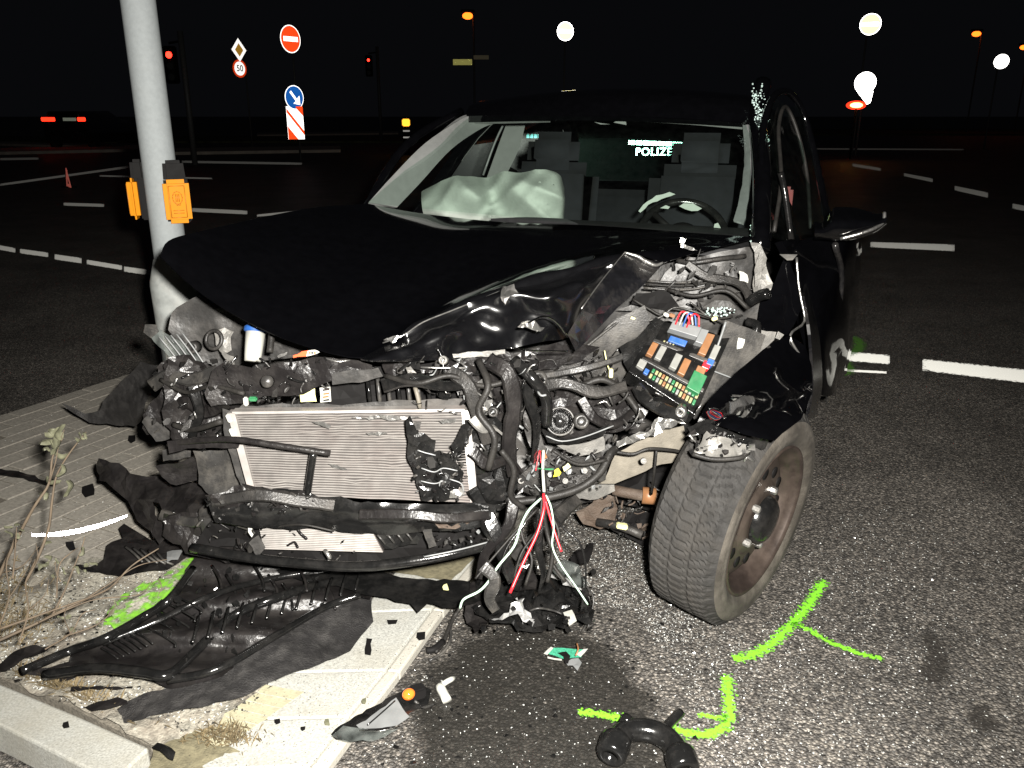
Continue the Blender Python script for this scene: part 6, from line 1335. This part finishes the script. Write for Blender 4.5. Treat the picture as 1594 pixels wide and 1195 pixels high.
for k in range(12):
    x0, y0 = 300 + k * 23, 1000 - k * 7.5
    gt([(x0, y0, hf(x0, y0) + .03), (x0 + 6, y0 - 22, hf(x0, y0) + .04), (x0 + 10, y0 - 42 + k, hf(x0, y0) + .03)], .004).build('rib', M['gloss_black'], t)
mb = MB()
for k in range(90):
    x, y = rnd(230, 560), rnd(880, 1040)
    if not inside((x, y), [(240, 960), (311, 875), (560, 890), (540, 920), (300, 1050)]): continue
    c = G(x, y, hf(x, y) + rnd(.0, .035)); s = rnd(.005, .016); ax = Vector((rnd(-1, 1), rnd(-1, .2), rnd(0, 1))).normalized(); a = ax.orthogonal().normalized(); b = ax.cross(a)
    mb.hexa([c + a * math.cos(1.26 * i) * s * rnd(.5, 1) + b * math.sin(1.26 * i) * s * rnd(.3, 1) for i in range(5)], -ax * .003)
o = mb.build('torn_webbing', M['gloss_black'], t); o['kind'] = 'stuff'
# grey bumper strip
t = gpiece('bumper_skin', 'long scuffed black bumper skin strip curving over the pale kerb', 'car part', 'plastic_rough', [(179, 1114), (184, 1099), (200, 1088), (237, 1073), (290, 1063), (342, 1043), (395, 1014), (440, 985), (500, 948), (545, 922), (580, 928), (576, 965), (556, 998), (548, 1012), (500, 1034), (470, 1045), (420, 1064), (369, 1088), (303, 1098), (260, 1108), (224, 1119), (195, 1121)], lambda x, y: .05 + .06 * math.sin(max(0, min(1, (x - 179) / 400)) * 3.1), th=.02, step=12, amp=.008, freq=14, smooth=True, jag=.8)
gpiece('bumper_scrap', 'narrow black scrap lying beside the end of the bumper skin strip', 'fragment', 'plastic', [(132, 1096), (150, 1086), (180, 1079), (194, 1084), (196, 1090), (170, 1096), (140, 1102)], .08, th=.01, step=8)
gpiece('bumper_scrap', 'thin black sliver on the sand below the ribbed grille', 'fragment', 'plastic', [(112, 1068), (150, 1069), (206, 1069), (206, 1073), (150, 1074), (112, 1076)], .07, th=.005, step=8)
gpiece('bumper_scrap', 'black scrap on brown dirt beside the kerb stone end', 'fragment', 'gloss_black', [(236, 1166), (246, 1160), (276, 1175), (272, 1190), (256, 1182)], .06, th=.01, step=8)
gpiece('bumper_scrap', 'black jagged scrap on the sand at the left picture edge', 'fragment', 'plastic', [(-20, 1040), (20, 1010), (60, 1000), (95, 1004), (60, 1016), (30, 1024), (-20, 1050)], .09, th=.008, step=9, amp=.012)
gpiece('bumper_scrap', 'black scrap on the bricks at the left picture edge', 'fragment', 'plastic', [(-20, 730), (20, 728), (40, 736), (92, 748), (84, 756), (40, 752), (10, 742), (-20, 738)], .05, th=.008, step=9, amp=.012)
# cross beam lying right
gpiece('plastic_beam', 'black plastic beam lying between grille and broken headlamp', 'car part', 'gloss_black', [(420, 874), (500, 878), (560, 886), (610, 892), (650, 901), (690, 900), (745, 906), (760, 925), (738, 938), (690, 947), (668, 940), (655, 952), (642, 938), (580, 925), (500, 906), (430, 892)], lambda x, y: .10, th=.03, step=11, amp=.008, freq=14, smooth=True)
# broken headlamp with wires
t = thing('broken_headlamp', 'smashed black headlamp with silver reflector scraps lying under the hanging wires', 'headlamp', G(820, 960))
def gp(name, m, outl, h, **kw):
    SEED[0] += 1; a = dict(th=.006, step=8, amp=.010, freq=34, jag=1, seed=SEED[0], plane=h if callable(h) else (lambda x, y: h)); a.update(kw)
    mb = MB(); mb.panel([(p[0], p[1], 2) for p in outl], **a); return mb.build(name, M[m], t)
gp('housing', 'gloss_black', [(735, 910), (770, 885), (830, 880), (900, 900), (922, 925), (918, 960), (880, 975), (840, 968), (790, 975), (750, 965), (730, 940)], .10, th=.05, amp=.018)
gp('housing_back', 'plastic', [(728, 905), (760, 895), (766, 920), (760, 985), (742, 990), (728, 960), (722, 935)], .09, th=.03, amp=.02)
gp('socket', 'plastic', [(795, 890), (830, 885), (838, 910), (800, 918)], .15, th=.03)
gp('reflector', 'foil', [(768, 966), (785, 958), (800, 955), (795, 930), (812, 926), (826, 942), (833, 962), (826, 970), (812, 958), (790, 962), (775, 968)], .15, th=.003, step=6, amp=.016, freq=50)
gp('clear_lens', 'lamp_clear', [(852, 890), (880, 872), (905, 878), (912, 905), (908, 920), (885, 905), (862, 896)], .15, th=.004, amp=.01)
gp('reflector_edge', 'foil', [(851, 894), (870, 896), (900, 912), (908, 918), (880, 910), (856, 900)], .165, th=.002, step=5, amp=.006)
gp('rear_cap', 'black_box', [(888, 866), (895, 856), (912, 855), (915, 842), (924, 846), (924, 862), (915, 874), (900, 875), (890, 872)], .11, th=.03, amp=.006)
gp('white_tag', 'white_p', [(876, 952), (890, 948), (898, 966), (886, 973)], .12, th=.002, step=7, amp=.002)
mb = MB(); mb.box(G(884, 961, .125), (.012, .012, .001)); mb.build('tag_print', M['dgrey_p'], t)
for pts in ([(824, 950, .14), (840, 946, .15), (862, 950, .13), (875, 955, .12)], [(908, 905, .15), (924, 930, .10), (918, 960, .06), (905, 985, .01)], [(815, 965, .1), (822, 980, .05), (815, 985, .01)]):
    gt(pts, .003).build('wire', M['dgrey_p'], t)
mb = MB()
for k in range(70):
    x, y = rnd(725, 925), rnd(885, 980); c = G(x, y, rnd(.08, .16)); s = rnd(.004, .016); ax = Vector((rnd(-1, 1), rnd(-1, .2), rnd(0, 1))).normalized(); a = ax.orthogonal().normalized(); b = ax.cross(a)
    mb.hexa([c + a * math.cos(1.26 * i) * s * rnd(.5, 1) + b * math.sin(1.26 * i) * s * rnd(.3, 1) for i in range(5)], -ax * .003)
o = mb.build('shards', M['gloss_black'], t); o['kind'] = 'stuff'
t = thing('cable_end', 'frayed dark cable tail lying on asphalt beside the pale kerb', 'cable', G(690, 990))
gt([(716, 946, .06), (708, 958, .04), (700, 975, .03), (690, 1000, .012), (678, 1015, .008)], .006).build('cable', M['rubber'], t)
gt([(700, 965, .03), (702, 990, .02), (692, 1012, .01), (668, 1028, .006)], .004).build('strand', M['dgrey_p'], t)
gt([(690, 998, .012), (676, 1010, .012), (664, 1012, .01)], .010).build('plug', M['black_box'], t)
# indicator lamp piece at the bottom
t = thing('corner_lamp', 'curved grey lamp piece with amber bulb lying on asphalt at the kerb edge', 'lamp part', G(590, 1120))
gp('lamp_back', 'gloss_black', [(515, 1142), (530, 1128), (580, 1100), (620, 1075), (650, 1066), (672, 1072), (668, 1095), (640, 1110), (610, 1130), (580, 1152), (545, 1154), (522, 1150)], lambda x, y: .045, th=.02, amp=.004, smooth=True)
gp('lamp_lens', 'grey_p', [(556, 1128), (585, 1108), (615, 1084), (625, 1100), (638, 1115), (618, 1130), (585, 1134), (562, 1134)], .062, th=.006, amp=.003, smooth=True)
gp('lamp_face', 'lamp_clear', [(518, 1143), (536, 1128), (556, 1130), (590, 1136), (620, 1132), (600, 1146), (575, 1152), (540, 1152)], .066, th=.004, amp=.003)
gt([(560, 1136, .068), (590, 1137, .07), (622, 1130, .07)], .0015).build('lens_edge', M['chrome'], t)
gt([(572, 1128, .068), (595, 1108, .07), (615, 1090, .07)], .0018).build('lens_rib', M['gloss_black'], t)
mb = MB(); c = G(636, 1080, .07); mb.lathe([(.014 * math.sin(3.14 * k / 10), -.016 * math.cos(3.14 * k / 10)) for k in range(11)], c, (1, .4, .2), 18)
mb.build('amber_bulb', mat('amber_glass', (.75, .16, .02), rough=.08, var=.2, coat=1), t)
mb = MB(); mb.box(G(650, 1076, .06), (.035, .03, .03), Matrix.Rotation(.4, 3, 'Z'), bev=.004); mb.build('bulb_socket', M['black_box'], t)
gt([(645, 1090, .05), (660, 1100, .03), (676, 1095, .012)], .004).build('wire', M['dgrey_p'], t)
# white elbow connector
t = thing('white_connector', 'small white elbow connector lying on the dark asphalt', 'connector', G(692, 1075))
mb = MB(); mb.tube([G(684, 1067, .02), G(690, 1078, .015), G(696, 1090, .012)], .012, 10, sub=2); mb.build('body', M['white_p'], t)
mb = MB(); mb.tube([G(684, 1068, .02), G(696, 1060, .025), G(706, 1055, .02)], .007, 10, sub=2); mb.build('spigot', M['white_p'], t)
# circuit board
t = thing('circuit_board', 'small green circuit board with white end plugs on the asphalt', 'circuit board', G(880, 1018))
gp('board', 'pcb', [(848, 1016), (862, 1008), (912, 1010), (904, 1022), (878, 1026)], .02, th=.002, step=12, amp=.001)
for pts, m in (([(846, 1017), (858, 1006), (862, 1008), (852, 1019)], 'white_p'), ([(897, 1018), (908, 1010), (915, 1009), (904, 1022)], 'white_p'), ([(852, 1020), (874, 1024), (874, 1027), (852, 1023)], 'white_p')): gp('edge_plug', m, pts, .026, th=.005, step=8, amp=.001)
gp('chip', 'black_box', [(870, 1014), (884, 1012), (890, 1020), (886, 1030), (880, 1030), (878, 1020)], .035, th=.006, step=7, amp=.003)
gp('clip', 'grey_p', [(880, 1032), (890, 1026), (900, 1022), (906, 1030), (900, 1042), (892, 1034), (884, 1036)], .02, th=.004, step=7, amp=.006)
gt([(896, 1020, .04), (900, 1010, .05), (898, 1000, .05)], .0022).build('wire', M['orange_p'], t)
# black pipe fitting
t = thing('pipe_fitting', 'black plastic branched pipe fitting lying on the green spray at the bottom edge', 'car part', G(1010, 1160))
def gtube(name, pts, r, m='gloss_black', sub=5): gt(pts, r, sub=sub, seg=20).build(name, M[m], t)
gtube('main_pipe', [(962, 1160, .05), (975, 1138, .055), (1010, 1136, .055), (1040, 1150, .05), (1062, 1178, .045)], .026)
gtube('branch', [(1030, 1142, .05), (1044, 1124, .05), (1060, 1108, .055)], .011)
gtube('neck', [(972, 1126, .07), (978, 1116, .075)], .014, sub=1)
for pts in ([(960, 1150, .052), (952, 1172, .045)], [(1058, 1172, .045), (1066, 1200, .04)]):
    a, b = G(*pts[0]), G(*pts[1]); ax_ = (b - a).normalized()
    mb = MB(); L = (b - a).length; mb.lathe([(.026, -.01), (.034, 0), (.036, .012), (.034, .016), (.036, .022), (.034, .028), (.035, .04), (.030, .05), (.018, .052), (.016, .02)], a, ax_, 32); mb.build('pipe_end', M['gloss_black'], t)
# shiny strip on bricks
t = thing('trim_strip', 'shiny silver trim strip lying on the grey bricks', 'trim strip', G(125, 820))
mb = MB(); rows = []
for i in range(9):
    u = i / 8; x = 50 + 148 * u; y = 832 - 3 * math.sin(u * 3.1) * -1 - 30 * u ** 1.6; w_ = .35 + 3.6 * math.sin(math.pi * min(1, .1 + u * .85)) ** .7
    rows.append([G(x, y - w_ * .8, .05), G(x, y, .058), G(x, y + w_ * .8, .05)])
mb.grid(rows, th=.003, sub=(3, 2)); mb.build('strip', retro('reflecting_trim_film', (.85, .82, 1), .27, .8, dif=(.7, .7, .75)), t)
# small fragments
fr = [((135, 763), 12, 'black square fragment on the bricks left of the bumper corner'), ((575, 1005), 9, 'upright black rectangle fragment on the pale kerb'), ((612, 967), 8, 'small black trapezoid fragment on the pale kerb near the beam'), ((655, 990), 8, 'black wedge fragment on the worn kerb edge'), ((430, 1121), 5, 'tiny dark fragment on the lower pale kerb'), ((470, 1134), 4, 'tiny dark sliver on the pale kerb beside the lamp piece'), ((108, 848), 8, 'flat dark fragment on bricks by the plants'), ((205, 683), 7, 'dark scrap on bricks below the arch liner'), ((102, 1128), 6, 'dark chip on the pale kerb stone')]
for (x, y), s, lab in fr:
    pts = [(x - s * rnd(.6, 1), y - s * rnd(.5, .9)), (x + s * rnd(.5, 1), y - s * rnd(.6, 1)), (x + s * rnd(.8, 1.1), y + s * rnd(.4, .9)), (x - s * rnd(.1, .5), y + s * rnd(.8, 1.1)), (x - s * rnd(.7, 1), y + s * .3)]
    if (x, y) == (575, 1005): pts = [(572, 992), (581, 994), (578, 1020), (570, 1018)]
    if (x, y) == (612, 967): pts = [(604, 963), (620, 964), (617, 971), (606, 971)]
    gpiece('plastic_fragment', lab, 'fragment', 'black_box', pts, .098 if y == 1128 else .046, th=.006, step=7, amp=.003)
for (x, y, dx, lab) in ((508, 1122, 4, 'small yellow and brown leaf on the pale kerb'), (567, 1091, -5, 'small olive leaf on the pale kerb near the worn edge'), (693, 911, 6, 'tiny pale leaf on the fallen plastic beam')):
    mb = MB(); mb.panel([(x - 2, y - 6 + abs(dx) * .5, 2), (x + 3, y - 5, 2), (x + 4 + dx * .4, y + 5, 2), (x - 2, y + 7 - abs(dx) * .5, 2), (x - 4, y, 2)], th=.0008, step=4, amp=.003, plane=lambda a, b: .046 if b > 950 else .145)
    tag(mb.build('fallen_leaf', M['leaf'] if dx != 6 else M['yellow_p']), lab, 'leaf')
mb = MB()
for k in range(150):
    x, y = rnd(560, 1100), rnd(900, 1190)
    if k < 70: x, y = rnd(0, 330), rnd(890, 1080)
    h = .055 if k < 70 else .006; c = G(x, y, h); s = rnd(.003, .011); an = rnd(0, 6.28)
    mb.hexa([c + Vector((math.cos(an + i * 1.5) * s * rnd(.4, 1), math.sin(an + i * 1.5) * s * rnd(.4, 1), rnd(0, .004))) for i in range(4)], (0, 0, -.002))
tag(mb.build('black_splinters', M['gloss_black']), 'fine black plastic splinters strewn on sand and asphalt', kind='stuff')

# ================================================================ dried weeds at the left
def weed(lab, stems, leaves, group=None):
    b = stems[0][0][0]; t = thing('weed', lab, 'plant', G(b[0], b[1]))
    for pts, r in stems:
        mb = MB(); q = [P(*p) for p in pts]; mb.tube(q, (lambda r: (lambda u: .72 * r * (1 - .6 * u)))(r), 6, sub=5); mb.build('stem', M['stem'], t)
    for (x, y, Y, s) in leaves:
        mb = MB(); rows = []; c = P(x, y, Y); d = Vector((rnd(-1, 1), rnd(-.6, .6), rnd(-1, .6))).normalized(); n_ = d.orthogonal().normalized(); b_ = d.cross(n_)
        for i in range(5):
            u = i / 4; wv = math.sin(math.pi * (.08 + .86 * u)) * .38
            rows.append([c + d * s * (u - .2) + b_ * s * wv * k + n_ * s * (.25 * math.sin(u * 4 + s * 90) + .25 * abs(k)) for k in (-1, -.4, 0, .4, 1)])
        mb.grid(rows, th=.0006, sub=(2, 1)); mb.build('leaf', M['leaf'], t)
random.seed(21)
lv = [(rnd(68, 108), rnd(672, 780), 1.95, rnd(.022, .042)) for _ in range(13)] + [(rnd(118, 138), rnd(664, 682), 1.95, .02) for _ in range(3)] + [(rnd(60, 80), rnd(835, 885), 1.9, .025) for _ in range(4)]
SCL = .7
weed('tall dried weed with curled grey leaves in front of the bricks', [([(-6, 905, 1.85), (20, 850, 1.88), (52, 790, 1.9), (76, 752, 1.93), (82, 710, 1.95), (98, 680, 1.96)], .007), ([(40, 905, 1.82), (62, 860, 1.86), (76, 820, 1.9), (81, 780, 1.92), (88, 740, 1.95), (108, 705, 1.96), (134, 672, 1.97)], .006), ([(76, 752, 1.93), (86, 720, 1.94), (92, 690, 1.95), (100, 668, 1.95)], .003), ([(2, 892, 1.86), (35, 880, 1.87), (60, 850, 1.88)], .003)], lv)
weed('fine bare twigs sticking up at the left picture edge', [([(-8, 990, 1.6), (14, 930, 1.68), (10, 880, 1.74), (22, 838, 1.78)], .003), ([(14, 930, 1.68), (34, 900, 1.72), (50, 868, 1.76)], .002), ([(30, 1000, 1.6), (44, 950, 1.66), (40, 905, 1.72), (58, 872, 1.76), (56, 845, 1.78)], .003), ([(44, 950, 1.66), (70, 925, 1.7), (76, 900, 1.73)], .002), ([(70, 1010, 1.58), (110, 985, 1.64), (128, 955, 1.68), (150, 948, 1.7)], .0025), ([(110, 985, 1.64), (100, 960, 1.68), (108, 935, 1.7)], .0018)], [])
weed('low red brown weed twigs in front of the grille insert', [([(80, 960, 1.7), (100, 920, 1.75), (116, 880, 1.8), (128, 850, 1.83), (132, 835, 1.84)], .004), ([(88, 930, 1.72), (92, 880, 1.78), (110, 860, 1.8), (122, 852, 1.8)], .003), ([(20, 900, 1.72), (24, 850, 1.78), (26, 820, 1.8)], .003), ([(95, 905, 1.75), (88, 892, 1.76), (86, 875, 1.77)], .002)],
     [(rnd(118, 148), rnd(842, 895), 1.78, rnd(.014, .022)) for _ in range(5)] + [(rnd(14, 40), rnd(805, 835), 1.8, rnd(.012, .02)) for _ in range(5)] + [(rnd(84, 106), rnd(870, 925), 1.74, rnd(.012, .02)) for _ in range(4)])
weed('long thin dry twigs lying across the sand and the green spray', [([(-10, 1000, 1.62), (60, 968, 1.68), (120, 938, 1.74), (170, 915, 1.78), (205, 880, 1.84), (247, 853, 1.88)], .0055), ([(60, 968, 1.66), (100, 950, 1.7), (150, 932, 1.74), (215, 925, 1.78), (238, 905, 1.8)], .003), ([(120, 940, 1.74), (175, 905, 1.8), (215, 880, 1.84), (260, 870, 1.86)], .0025), ([(0, 978, 1.62), (80, 950, 1.68), (150, 925, 1.75), (185, 905, 1.8)], .004), ([(100, 990, 1.66), (150, 972, 1.7), (175, 950, 1.72), (180, 938, 1.73)], .003), ([(246, 900, 1.78), (251, 912, 1.76), (245, 930, 1.75)], .002)],
     [(rnd(150, 182), rnd(930, 985), 1.74, rnd(.012, .02)) for _ in range(4)] + [(rnd(90, 125), rnd(945, 985), 1.66, rnd(.012, .02)) for _ in range(3)])
mb = MB()
for k in range(1600):
    r_ = random.random()
    if r_ < .45: x = random.gauss(100, 45); y = 1040 + x * .40 + random.gauss(-8, 7) - .0 * 0 + (0)
    elif r_ < .6: x, y = random.gauss(350, 25), random.gauss(1148, 8)
    else: x, y = random.gauss(20, 30), random.gauss(955, 30)
    if y > 1040 + x * .42 and x < 230: continue
    c = G(x, y, .045); d = Vector((rnd(-1, 1), rnd(-1, 1), rnd(.3, 1.2))) * rnd(.01, .035); s = Vector((-d.y, d.x, 0)).normalized() * .0009
    mb.add([c - s, c + s, c + d * .6 + s + Vector((0, 0, .004)), c + d], [[0, 1, 2], [0, 2, 3]])
tag(mb.build('dry_grass', M['grass']), 'thin dry grass and roots in the sand by the kerb stone', kind='stuff')
